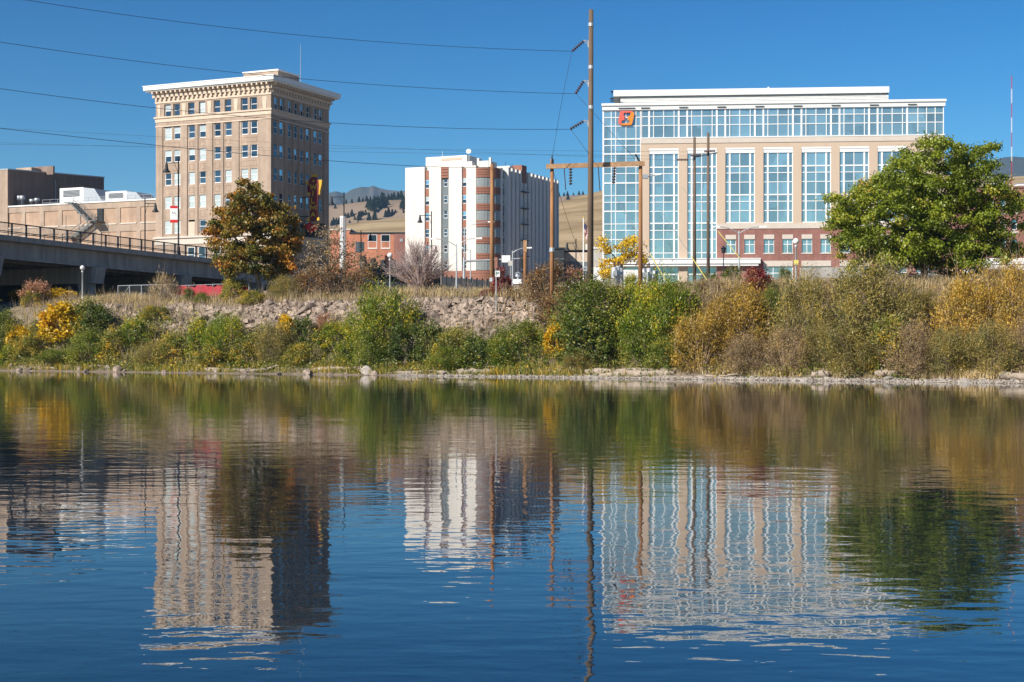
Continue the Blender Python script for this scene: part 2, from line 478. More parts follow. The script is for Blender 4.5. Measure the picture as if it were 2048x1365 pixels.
# the river
wm, nt, b = nodes_of('river_water')
b.inputs['Base Color'].default_value = (0.002, 0.012, 0.022, 1)
b.inputs['Roughness'].default_value = 0.0
b.inputs['IOR'].default_value = 1.6
b.inputs['Specular IOR Level'].default_value = 0.5
tc = nt.nodes.new('ShaderNodeTexCoord')
def wave(scale, sx, sy, dist, rot, detail=2.0, distort=0.3):
    mp = nt.nodes.new('ShaderNodeMapping'); mp.inputs['Scale'].default_value = (sx, sy, 1); mp.inputs['Rotation'].default_value = (0, 0, R(rot))
    nt.links.new(tc.outputs['Object'], mp.inputs['Vector'])
    no = nt.nodes.new('ShaderNodeTexNoise'); no.inputs['Scale'].default_value = scale; no.inputs['Detail'].default_value = detail
    no.inputs['Roughness'].default_value = 0.45; no.inputs['Distortion'].default_value = distort
    nt.links.new(mp.outputs[0], no.inputs['Vector'])
    mu = nt.nodes.new('ShaderNodeMath'); mu.operation = 'MULTIPLY'; mu.inputs[1].default_value = dist
    nt.links.new(no.outputs['Fac'], mu.inputs[0])
    return mu.outputs[0]
WAVES = [wave(0.35, 0.5, 1.0, 0.012, 8, 1.0), wave(1.6, 0.5, 1.0, 0.0072, -10, 2.0), wave(4.6, 0.5, 1.0, 0.0026, 14, 2.5)]
# calmer in the lee of the far bank and in drifting patches
vd = nt.nodes.new('ShaderNodeVectorMath'); vd.operation = 'DOT_PRODUCT'; vd.inputs[1].default_value = (E2[0], E2[1], 0)
nt.links.new(tc.outputs['Object'], vd.inputs[0])
shore_v = float(S0[0] * E2[0] + S0[1] * E2[1])
lee = nt.nodes.new('ShaderNodeMapRange'); lee.inputs['From Min'].default_value = shore_v - 75; lee.inputs['From Max'].default_value = shore_v - 5
lee.inputs['To Min'].default_value = 1.0; lee.inputs['To Max'].default_value = 0.42; nt.links.new(vd.outputs['Value'], lee.inputs['Value'])
pn = nt.nodes.new('ShaderNodeTexNoise'); pn.inputs['Scale'].default_value = 0.09; pn.inputs['Detail'].default_value = 2; nt.links.new(tc.outputs['Object'], pn.inputs['Vector'])
pm2 = nt.nodes.new('ShaderNodeMapRange'); pm2.inputs['From Min'].default_value = .3; pm2.inputs['From Max'].default_value = .7; pm2.inputs['To Min'].default_value = .65; pm2.inputs['To Max'].default_value = 1.3
nt.links.new(pn.outputs['Fac'], pm2.inputs['Value'])
calm = nt.nodes.new('ShaderNodeMath'); calm.operation = 'MULTIPLY'; nt.links.new(lee.outputs[0], calm.inputs[0]); nt.links.new(pm2.outputs[0], calm.inputs[1])
ad = nt.nodes.new('ShaderNodeMath'); ad.operation = 'ADD'; nt.links.new(WAVES[0], ad.inputs[0]); nt.links.new(WAVES[1], ad.inputs[1])
ad2 = nt.nodes.new('ShaderNodeMath'); ad2.operation = 'ADD'; nt.links.new(ad.outputs[0], ad2.inputs[0]); nt.links.new(WAVES[2], ad2.inputs[1])
bp = nt.nodes.new('ShaderNodeBump'); bp.inputs['Strength'].default_value = 1.0; bp.inputs['Distance'].default_value = 1.0
wm_ = nt.nodes.new('ShaderNodeMath'); wm_.operation = 'MULTIPLY'; nt.links.new(ad2.outputs[0], wm_.inputs[0]); nt.links.new(calm.outputs[0], wm_.inputs[1])
nt.links.new(wm_.outputs[0], bp.inputs['Height']); nt.links.new(bp.outputs[0], b.inputs['Normal'])
q = MB()
def uvp(u, v, z): return (S0[0] + u * E1[0] + v * E2[0], S0[1] + u * E1[1] + v * E2[1], z)
q.face([uvp(-900, -225, 0), uvp(900, -225, 0), uvp(900, 0.6, 0), uvp(-900, 0.6, 0)])
tag(q.build('river', wm), kind='structure')

# ---------------------------------------------------------------- hills
def fbm(x, y, seed, octs=5):
    r = np.random.default_rng(seed); t = 0
    for o in range(octs):
        for k in range(3):
            a = r.uniform(0, 6.28); f = 2 ** o * r.uniform(0.8, 1.3)
            t = t + np.sin((x * math.cos(a) + y * math.sin(a)) * f + r.uniform(0, 6.28)) / 2 ** o / 3
    return t
HILLS = {}
def hill(name, ridge, Yf, Yr, zf, m, rough, seed, wl, nx=260, ns=46):
    px = np.linspace(-2600, 4600, nx)
    px = np.unique(np.concatenate([px, np.linspace(640, 830, 70), np.linspace(1100, 1215, 40), np.linspace(1940, 2060, 40)]))
    rp = np.interp(px, [r[0] for r in ridge], [r[1] for r in ridge])
    def surf(pxa, rpy, s):
        Y = Yf + (Yr - Yf) * s
        X = (pxa - CXP) / FOC * Y
        zr = HC + (HYP - rpy) / FOC * Yr
        k = np.minimum(s, 1.0)
        z = zf + (zr - zf) * (k ** 1.15)
        z = z - (zr - zf) * np.clip(s - 1, 0, 1) * 0.8
        z = z + fbm(X / wl, Y / wl, seed) * rough * np.clip(s * 4, 0, 1) * np.where(s > 0.9, 0.35, 1)
        return X, Y, z
    s = np.concatenate([np.linspace(0, 1, ns), [1.08, 1.2, 1.5, 1.9]])
    P, Sg = np.meshgrid(px, s, indexing='ij')
    X, Y, Z = surf(P, rp[:, None] + 0 * Sg, Sg)
    v = np.stack([X, Y, Z], -1).reshape(-1, 3); n = len(s)
    f = [(i * n + j, (i + 1) * n + j, (i + 1) * n + j + 1, i * n + j + 1) for i in range(len(px) - 1) for j in range(n - 1)]
    me = bpy.data.meshes.new(name); me.from_pydata(v.tolist(), [], f); me.materials.append(m)
    me.polygons.foreach_set('use_smooth', [True] * len(f)); me.update()
    tag(place(name, me), kind='structure')
    def find(pxq, pyq):
        rq = np.interp(pxq, [r[0] for r in ridge], [r[1] for r in ridge])
        ss = np.linspace(0.02, 1.0, 300)
        X, Y, Z = surf(np.full(300, float(pxq)), np.full(300, rq), ss)
        py = HYP - (Z - HC) / Y * FOC
        i = int(np.argmin(np.abs(py - pyq)))
        return X[i], Y[i], Z[i]
    HILLS[name] = find
def hill_mat(name, stops, sc, stretch=(1, 1, 1), bump=0.0):
    m, nt, b = nodes_of(name)
    b.inputs['Roughness'].default_value = 1.0; b.inputs['Specular IOR Level'].default_value = 0.0
    tc = nt.nodes.new('ShaderNodeTexCoord'); mp = nt.nodes.new('ShaderNodeMapping'); mp.inputs['Scale'].default_value = stretch
    nt.links.new(tc.outputs['Object'], mp.inputs['Vector'])
    no = nt.nodes.new('ShaderNodeTexNoise'); no.inputs['Scale'].default_value = sc; no.inputs['Detail'].default_value = 8; no.inputs['Roughness'].default_value = 0.65
    nt.links.new(mp.outputs[0], no.inputs['Vector'])
    cr = nt.nodes.new('ShaderNodeValToRGB'); el = cr.color_ramp.elements
    while len(el) < len(stops): el.new(0.5)
    for e, (p, c) in zip(el, stops): e.position = p; e.color = (*c, 1)
    nt.links.new(no.outputs['Fac'], cr.inputs['Fac']); nt.links.new(cr.outputs[0], b.inputs['Base Color'])
    if bump:
        bp = nt.nodes.new('ShaderNodeBump'); bp.inputs['Distance'].default_value = bump; nt.links.new(no.outputs['Fac'], bp.inputs['Height']); nt.links.new(bp.outputs[0], b.inputs['Normal'])
    return m
m_gold = hill_mat('dry_grass_hill', [(0.3, (0.20, 0.145, 0.08)), (0.47, (0.33, 0.245, 0.14)), (0.55, (0.40, 0.30, 0.18)), (0.7, (0.46, 0.36, 0.23))], 0.012, (1, 0.5, 14), 3.0)
m_brown = hill_mat('brown_grass_hill', [(0.3, (0.20, 0.15, 0.105)), (0.5, (0.29, 0.215, 0.15)), (0.7, (0.33, 0.25, 0.18))], 0.006, (1, 0.6, 3), 2.0)
m_far = hill_mat('forested_mountain', [(0.35, (0.05, 0.07, 0.065)), (0.52, (0.09, 0.10, 0.09)), (0.6, (0.17, 0.145, 0.125)), (0.72, (0.26, 0.21, 0.18))], 0.0011, (1, 1, 1.5), 8.0)
hill('far_mountain', [(-2600, 440), (-600, 420), (0, 430), (300, 425), (600, 398), (655, 386), (672, 382), (690, 387), (703, 379), (722, 373.5), (738, 374.5), (746, 371), (757, 376), (775, 380), (800, 382), (815, 381), (1000, 385), (1115, 392), (1210, 388), (1500, 400), (1900, 352), (1960, 336), (1985, 326), (2006, 320), (2026, 318), (2050, 320), (2150, 330), (2600, 380), (4600, 430)], 2600, 4300, 40, m_far, 24, 3, 330)
hill('brown_hill', [(-2600, 470), (-300, 455), (300, 440), (560, 424), (655, 411), (700, 404), (735, 399.5), (780, 396), (830, 393), (1000, 392), (1112, 389), (1160, 386), (1210, 383), (1500, 375), (1900, 375), (2050, 372), (2600, 420), (4600, 450)], 900, 1700, 22, m_brown, 9, 5, 160)
hill('golden_hill', [(-2600, 520), (-300, 500), (300, 480), (560, 468), (655, 458), (700, 449), (740, 441.5), (812, 436), (1000, 425), (1112, 407.5), (1140, 400), (1165, 392.5), (1210, 380), (1400, 350), (1700, 345), (1900, 350), (1975, 360), (2000, 356), (2050, 352.5), (2200, 360), (2600, 420), (4600, 480)], 440, 840, 16.5, m_gold, 4.2, 9, 60)

# ---------------------------------------------------------------- street in front of the buildings
GA = math.atan2(-0.416, 0.909)          # street grid: local x = (.909,-.416), local y = (.416,.909)
EX = np.array((math.cos(GA), math.sin(GA))); EY = np.array((-math.sin(GA), math.cos(GA)))

# ================================================================ facade frames
class Facade:
    """local frame of a building: origin, local x along the front, local y inwards; converts photograph columns and rows to local metres"""
    def __init__(s, px, Y, yaw, z0):
        s.ox, s.oy, s.z0, s.yaw = PX(px, Y), Y, z0, yaw
        s.ex = (math.cos(yaw), math.sin(yaw)); s.ey = (-math.sin(yaw), math.cos(yaw))
    def t(s, px, y=0.0):
        r = RX(px); bx, by = s.ox + y * s.ey[0], s.oy + y * s.ey[1]
        return (r * by - bx) / (s.ex[0] - r * s.ex[1])
    def ty(s, px, x=0.0):
        r = RX(px); bx, by = s.ox + x * s.ex[0], s.oy + x * s.ex[1]
        return (r * by - bx) / (s.ey[0] - r * s.ey[1])
    def depth(s, x, y=0.0): return s.oy + x * s.ex[1] + y * s.ey[1]
    def z(s, py, x, y=0.0): return PZ(py, s.depth(x, y)) - s.z0
    def root(s, name, label, cat): return empty(name, (s.ox, s.oy, s.z0), s.yaw, label, cat)
def side(a, d, z): return (-d, a, z)     # turns a plate built for the front on to the right-hand face
TILT = math.pi / 2

def sash_window_meshes(w, h):
    fr = 0.085; mid = h * 0.5
    f = MB().plate([0, fr * 1.3, w - fr * 1.3, w], [0, fr * 1.4, mid - fr * .5, mid + fr * .5, h - fr, h],
                   lambda x, z: x < fr * 1.3 or x > w - fr * 1.3 or z < fr * 1.4 or z > h - fr or abs(z - mid) < fr * .5, 0.0, 0.09)
    f.box(-0.05, w + 0.05, -0.07, 0.05, -0.10, -0.002)
    up = MB().box(0.05, w - 0.05, 0.035, 0.05, mid, h - 0.04).mesh('pane', MT['pane_dark'])
    lo = MB().box(0.05, w - 0.05, 0.065, 0.08, 0.05, mid).mesh('pane', MT['pane_dark'])
    return f.mesh('window', MT['white_trim']), up, lo
def with_mat(me, m):
    c = me.copy(); c.materials[0] = m
    return c
def add_window(parent, ms, loc, rz, kind=None):
    fm, up, lo, up2, lo2, ups, los = ms
    o = place('window', fm, parent, loc, rz)
    k = kind if kind is not None else random.choice('ddddddbu')
    place('pane', up2 if k in 'bu' else (ups if k == 's' else up), o)
    place('pane', lo2 if k == 'b' else lo, o)
    return o
def window_set(w, h):
    f, up, lo = sash_window_meshes(w, h)
    return (f, up, lo, with_mat(up, MT['pane_blind']), with_mat(lo, MT['pane_blind']), with_mat(up, MT['pane_sky']), with_mat(lo, MT['pane_sky']))

# ================================================================ tall brick tower
def build_tower():
    fc = Facade(541.8, 225.0, GA, 9.6)
    root = fc.root('brick_tower', 'tall tan brick tower with white cornice and paired sash windows', 'building')
    x_left = fc.t(311.7); depth = fc.ty(657.8)
    pxs = lambda c: 270 + c / 4.551
    cols = [(265, 328), (348, 408), (483, 540), (580, 640), (715, 775), (815, 875), (962, 1025), (1045, 1110)]
    cols = [(fc.t(pxs(a)), fc.t(pxs(b_))) for a, b_ in cols]
    rows_py = [(209.0, 234.7), (253.6, 280.4), (301.3, 325.5), (347.4, 371.6), (393.6, 418.4), (442.1, 468.0)]
    tx = fc.t(pxs(296))
    rows = [(fc.z(b_, tx), fc.z(a, tx)) for a, b_ in rows_py]
    bays = [(fc.t(pxs(a)), fc.t(pxs(b_))) for a, b_ in [(250, 414), (473, 546), (570, 647), (704, 780), (804, 882), (944, 1118)]]
    scols = [(1270, 1310), (1322, 1360), (1398, 1433), (1454, 1487), (1508, 1542), (1562, 1597), (1634, 1668), (1680, 1713)]
    scols = [(fc.ty(pxs(a)), fc.ty(pxs(b_))) for a, b_ in scols]
    sbays = [(scols[0][0] - .25, scols[1][1] + .25)] + [(c[0] - .12, c[1] + .12) for c in scols[2:6]] + [(scols[6][0] - .25, scols[7][1] + .25)]
    z_top = fc.z(120 + 275 / 4.551, 0.0)
    bay_top = rows[1][1] + 0.22; bay_bot = rows[5][0] - 0.9
    lowz = -1.5
    def holes(cs, bs):
        def front(x, z):
            if any(a < x < b_ for a, b_ in bs) and bay_bot < z < bay_top: return False
            if any(a < x < b_ for a, b_ in cs) and rows[0][0] < z < rows[0][1]: return False
            return True
        def back(x, z):
            return not any(a < x < b_ and l < z < t for a, b_ in cs for l, t in rows)
        xs = [v for c in cs for v in c] + [v for c in bs for v in c]
        zs = [v for r in rows for v in r] + [bay_top, bay_bot]
        return front, back, xs, zs
    f, bk, xs, zs = holes(cols, bays)
    MB().plate(xs + [x_left, 0], zs + [lowz, z_top], f, 0.0, 0.14).build('front_wall', MT['tan_brick'], root)
    MB().plate(xs + [x_left, -.002], zs + [lowz, z_top], bk, 0.142, 0.45).build('front_inner_wall', MT['tan_brick'], root)
    f, bk, xs, zs = holes(scols, sbays)
    MB().plate(xs + [0.46, depth], zs + [lowz, z_top], f, 0.0, 0.14, side).build('side_wall', MT['brown_side'], root)
    MB().plate(xs + [0.46, depth - .002], zs + [lowz, z_top], bk, 0.142, 0.45, side).build('side_inner_wall', MT['brown_side'], root)
    c = MB(); c.box(x_left + .01, x_left + .4, .46, depth - .01, lowz, z_top - .02); c.build('rear_side_wall', MT['tan_brick'], root)
    box_part('core', MT['charcoal'], root, x_left + .5, -0.8, 0.9, depth - .01, lowz, z_top - .05)
    # windows
    w = np.mean([b_ - a for a, b_ in cols]); h = np.mean([t - l for l, t in rows])
    ms = window_set(w, h)
    for ri, (l, t) in enumerate(rows):
        for ci, (a, b_) in enumerate(cols):
            if ri == 5 and ci == 2: continue
            k = 'b' if (ri, ci) in ((1, 0), (3, 6), (3, 7), (3, 5), (2, 3), (5, 0), (5, 1), (4, 0), (4, 1), (4, 2), (4, 3), (4, 4)) else ('u' if (ri, ci) in ((1, 1), (1, 3), (0, 0), (2, 0), (2, 1), (2, 2)) else None)
            if ri in (1, 2, 3) and ci in (4, 5, 7) and k is None: k = 'd'
            add_window(root, ms, ((a + b_) / 2 - w / 2, 0.26, l), 0, k)
    ws = np.mean([b_ - a for a, b_ in scols]); ms2 = window_set(ws, h)
    for ri, (l, t) in enumerate(rows):
        for a, b_ in scols:
            add_window(root, ms2, (-0.26, (a + b_) / 2 - ws / 2, l), TILT, random.choice('ssddd'))
    # raised spandrel panels
    for i in range(1, 5):
        for a, b_ in bays:
            z1, z0 = rows[i][0] - .42, rows[i + 1][1] + .42
            MB().plate([a + .3, a + .38, b_ - .38, b_ - .3], [z0, z0 + .08, z1 - .08, z1], lambda x, z, a=a, b_=b_, z0=z0, z1=z1: x < a + .38 or x > b_ - .38 or z < z0 + .08 or z > z1 - .08, 0.105, 0.14).build('spandrel_panel', MT['panel_brick'], root)
        for a, b_ in sbays:
            z1, z0 = rows[i][0] - .45, rows[i + 1][1] + .45
            box_part('spandrel_panel', MT['brown_side'], root, a + .2, b_ - .2, 0.11, 0.14, z0, z1, side)
    # top-floor plaques between the windows
    tops = [((x_left + .35), (x_left + .95))] + [((cols[i][1] + cols[i + 1][0]) / 2 - .38, (cols[i][1] + cols[i + 1][0]) / 2 + .38) for i in (1, 3, 5)] + [(-1.55, -.75)]
    for a, b_ in tops:
        z0, z1 = rows[0][0] + .1, rows[0][1] - .05
        m = MB(); m.prism_y([(a + .12, z0), (b_ - .12, z0), (b_, z1 - .35), (b_, z1), (a, z1), (a, z1 - .35)], -0.055, 0.0)
        m.build('shield_plaque', MT['cream_stone'], root)
    # string courses
    zsc = fc.z(120 + 540 / 4.551, x_left); zsc1 = fc.z(120 + 575 / 4.551, x_left); zsc0 = zsc
    def band(name, m, za, zb, out):
        bnd = MB()
        bnd.hexa([(x_left - out, -out, za), (out, -out, za), (out, depth + out, za), (x_left - out, depth + out, za)],
                 [(x_left - out, -out, zb), (out, -out, zb), (out, depth + out, zb), (x_left - out, depth + out, zb)])
        return bnd
    def ring(name, m, za, zb, out, inn=0.02):
        bnd = MB()
        bnd.box(x_left - out, out, -out, inn, za, zb)
        bnd.box(-inn, out, inn, depth + out, za, zb)
        bnd.box(x_left - out, x_left + inn, inn, depth + out, za, zb)
        return bnd.build(name, m, root)
    ring('string_course', MT['cream_stone'], zsc1, zsc0, 0.09)
    ring('string_course', MT['cream_stone'], zsc0, zsc0 + .26, 0.26)
    ring('string_course', MT['cream_stone'], zsc1 - .75, zsc1 - .55, 0.06)
    ring('frieze', MT['cream_stone'], z_top - .65, z_top - .3, 0.10)
    # dentils, moulding, modillions, fascia
    zd = z_top - .3
    ring('dentil_band', MT['cream_stone'], zd, zd + .55, 0.06)
    n = 25
    dm = MB().box(-.17, .17, -.30, 0, 0, .42).mesh('dentil', MT['cream_stone'])
    for i in range(n):
        place('dentil', dm, root, (x_left + .3 + (abs(x_left) - .6) * i / (n - 1), -.06, zd + .1))
    n2 = 21
    for i in range(n2):
        place('dentil', dm, root, (.06, .3 + (depth - .6) * i / (n2 - 1), zd + .1), TILT)
    ring('moulding', MT['cream_stone'], zd + .55, zd + .95, 0.42)
    zm = zd + .95
    ring('soffit_band', MT['cream_stone'], zm, zm + .5, 0.30)
    mm = MB().box(-.14, .14, -.8, 0, 0, .36).mesh('modillion', MT['cream_stone'])
    for i in range(n):
        place('modillion', mm, root, (x_left + .1 + (abs(x_left) - .2) * i / (n - 1), -.31, zm + .12))
    for i in range(n2):
        place('modillion', mm, root, (.31, .1 + (depth - .2) * i / (n2 - 1), zm + .12), TILT)
    zf = zm + .5
    band('', None, zf, zf + .22, 1.15).build('cornice_soffit', MT['white_paint'], root)
    band('', None, zf + .22, zf + .82, 1.42).build('cornice_fascia', MT['white_trim'], root)
    band('', None, zf + .82, zf + .95, 1.52).build('cornice_cap', MT['white_trim'], root)
    zr = zf + .95
    # penthouse and mast
    x0, x1 = fc.t(487, 3.0), fc.t(556, 3.0)
    box_part('penthouse', MT['tan_brick'], root, x0, x1, 3.0, 9.0, zr - .02, zr + 1.5)
    box_part('penthouse_cap', MT['white_trim'], root, x0 - .15, x1 + .15, 2.85, 9.15, zr + 1.5, zr + 1.72)
    mx, my = fc.t(601, 8.0), 8.0
    MB().tube([(mx, my, zr), (mx, my, zr + 6.5)], [.06, .03], 6).build('mast', MT['grey_metal'], root)
    # stone base, ledge, door and canopy slab hidden mostly by the bridge
    zl = fc.z(467, -8)
    ring('base_ledge', MT['limestone'], zl - .5, zl - .2, 0.35)
    ring('base_frieze', MT['limestone'], zl - 1.5, zl - .5, 0.12)
    c2 = cols[2]
    box_part('service_door', MT['cream_stone'], root, c2[0], c2[1], 0.1, 0.2, rows[5][0] - .5, rows[5][1] - .3)
    wb = window_set(w * 1.1, 2.4)
    for a, b_ in cols[2:5]:
        add_window(root, wb, (a, -.1, zl - 4.4), 0, 'd')
    return fc, root
MT['brown_side'] = MT['tan_brick']
TW, tower_root = build_tower()

# vertical theatre sign on the tower's side
def build_sign():
    xs_ = 2.45; ys_ = TW.ty(627, xs_)                     # a blade sign standing out from the side wall
    ysgn = TW.depth(xs_, ys_)
    sc = ysgn / FOC
    s = lambda px, py: ((px - 627) * sc / .86, (460 - py) * sc)       # local x outwards from the wall, z up
    root = empty('theatre_sign', (PX(627, ysgn), ysgn, PZ(460, ysgn)), GA, 'tall vertical dark red theatre sign with yellow letters on the tower', 'sign')
    P = lambda c, r: s(560 + c / 9.75, 340 + r / 9.75)
    body = [P(590, 1000), (P(735, 1000)), P(745, 480), P(775, 420), P(775, 230), P(740, 190), P(690, 140), P(630, 140), P(580, 190), P(535, 240), P(545, 420), P(590, 490)]
    MB().prism_y(body, -.16, .16).build('sign_body', MT['sign_red'], root)
    for poly in ([P(620, 142), P(710, 142), P(715, 80), P(690, 105), P(670, 70), P(650, 105), P(625, 80)],):
        MB().prism_y(poly, -.13, .13).build('crown', MT['sign_gold'], root)
    for poly in ([P(765, 500), P(795, 480), P(790, 440), P(825, 280), P(830, 205), P(765, 205), P(776, 300)], [P(545, 480), P(600, 500), P(600, 445), P(560, 440)], [P(515, 280), P(560, 300), P(570, 230), P(515, 205)], [P(540, 1010), P(590, 1010), P(590, 930), P(545, 950)], [P(735, 1000), P(780, 990), P(775, 925), P(735, 950)]):
        MB().prism_y(poly, -.2, .2).build('gold_scroll', MT['sign_gold'], root)
    MB().prism_y([P(600, 1005), P(720, 1005), P(700, 940), P(620, 940)], -.2, .2).build('gold_scroll', MT['sign_red'], root)
    # letters
    def bars(ch):
        if ch == 'W': return [((0, 1), (.22, 0)), ((.22, 0), (.5, .8)), ((.5, .8), (.78, 0)), ((.78, 0), (1, 1))]
        if ch == 'I': return [((.5, 0), (.5, 1))]
        if ch == 'L': return [((.2, 1), (.2, 0)), ((.2, 0), (.85, 0))]
        if ch == 'M': return [((.05, 0), (.05, 1)), ((.05, 1), (.5, .3)), ((.5, .3), (.95, 1)), ((.95, 1), (.95, 0))]
        if ch == 'A': return [((.05, 0), (.5, 1)), ((.5, 1), (.95, 0)), ((.25, .35), (.75, .35))]
    for ch, (r0, r1), (c0, c1) in (('W', (285, 380), (605, 720)), ('I', (415, 510), (600, 705)), ('L', (555, 650), (610, 700)), ('M', (695, 785), (605, 715)), ('A', (835, 910), (612, 702))):
        x0, z1 = P(c0, r0); x1, z0 = P(c1, r1)
        m = MB(); t = .085
        for (a, b0), (c, d) in bars(ch):
            p = Vector((x0 + a * (x1 - x0), 0, z0 + b0 * (z1 - z0))); q_ = Vector((x0 + c * (x1 - x0), 0, z0 + d * (z1 - z0)))
            dv = (q_ - p).normalized(); nn = Vector((-dv.z, 0, dv.x)) * t; p = p - dv * t * .6; q_ = q_ + dv * t * .6
            k = [p - nn, q_ - nn, q_ + nn, p + nn]
            m.hexa([(v.x, -.16, v.z) for v in k], [(v.x, -.21, v.z) for v in k])
        m.build('letter_' + ch, MT['sign_gold'], root)
    star = []
    cx, cz = P(662, 222)
    for i in range(10):
        r = .25 if i % 2 == 0 else .11
        star.append((cx + r * math.sin(i * math.pi / 5), cz + r * math.cos(i * math.pi / 5)))
    MB().prism_y(star[::-1], -.2, -.16).build('star', MT['sign_gold'], root)
    for r in (270, 530, 905):
        a, b0 = P(390, r); c, d = P(560, r); a = -xs_
        box_part('bracket', MT['dark_metal'], root, a, c, -.06, .06, b0 - .07, b0 + .07)
    # the red cluster of flowers under the sign
    ro = np.random.default_rng(4)
    c0, z0 = P(630, 1115)
    m = MB()
    for k in range(26):
        a, e = ro.uniform(0, 6.28), ro.uniform(0, 1) ** .5
        x, z = c0 + math.cos(a) * e * .95, z0 + math.sin(a) * e * .72
        r = ro.uniform(.22, .34)
        m.lathe([(0.02, -r), (r * .75, -r * .6), (r, 0), (r * .75, r * .6), (.02, r)], 7, (x, ro.uniform(-.3, .1), z))
    m.build('rose_cluster', MT['sign_rose'], root, True)
    MB().box(P(390, 1040)[0], P(740, 1040)[0], .3, 2.2, P(0, 1110)[1], P(0, 1040)[1]).build('marquee_roof', MT['charcoal'], root)
    MB().box(P(470, 1200)[0], P(690, 1200)[0], .35, 2.0, P(0, 1300)[1], P(0, 1111)[1]).build('marquee_body', MT['dark_metal'], root)
MT['sign_red'] = mat('sign_red', (0.16, 0.018, 0.020), 0.5, 0.12, 1.0)
MT['sign_gold'] = mat('sign_gold', (0.62, 0.38, 0.035), 0.45, 0.15, 2.0)
MT['sign_rose'] = mat('sign_rose', (0.60, 0.022, 0.025), 0.5, 0.2, 3.0)
build_sign()
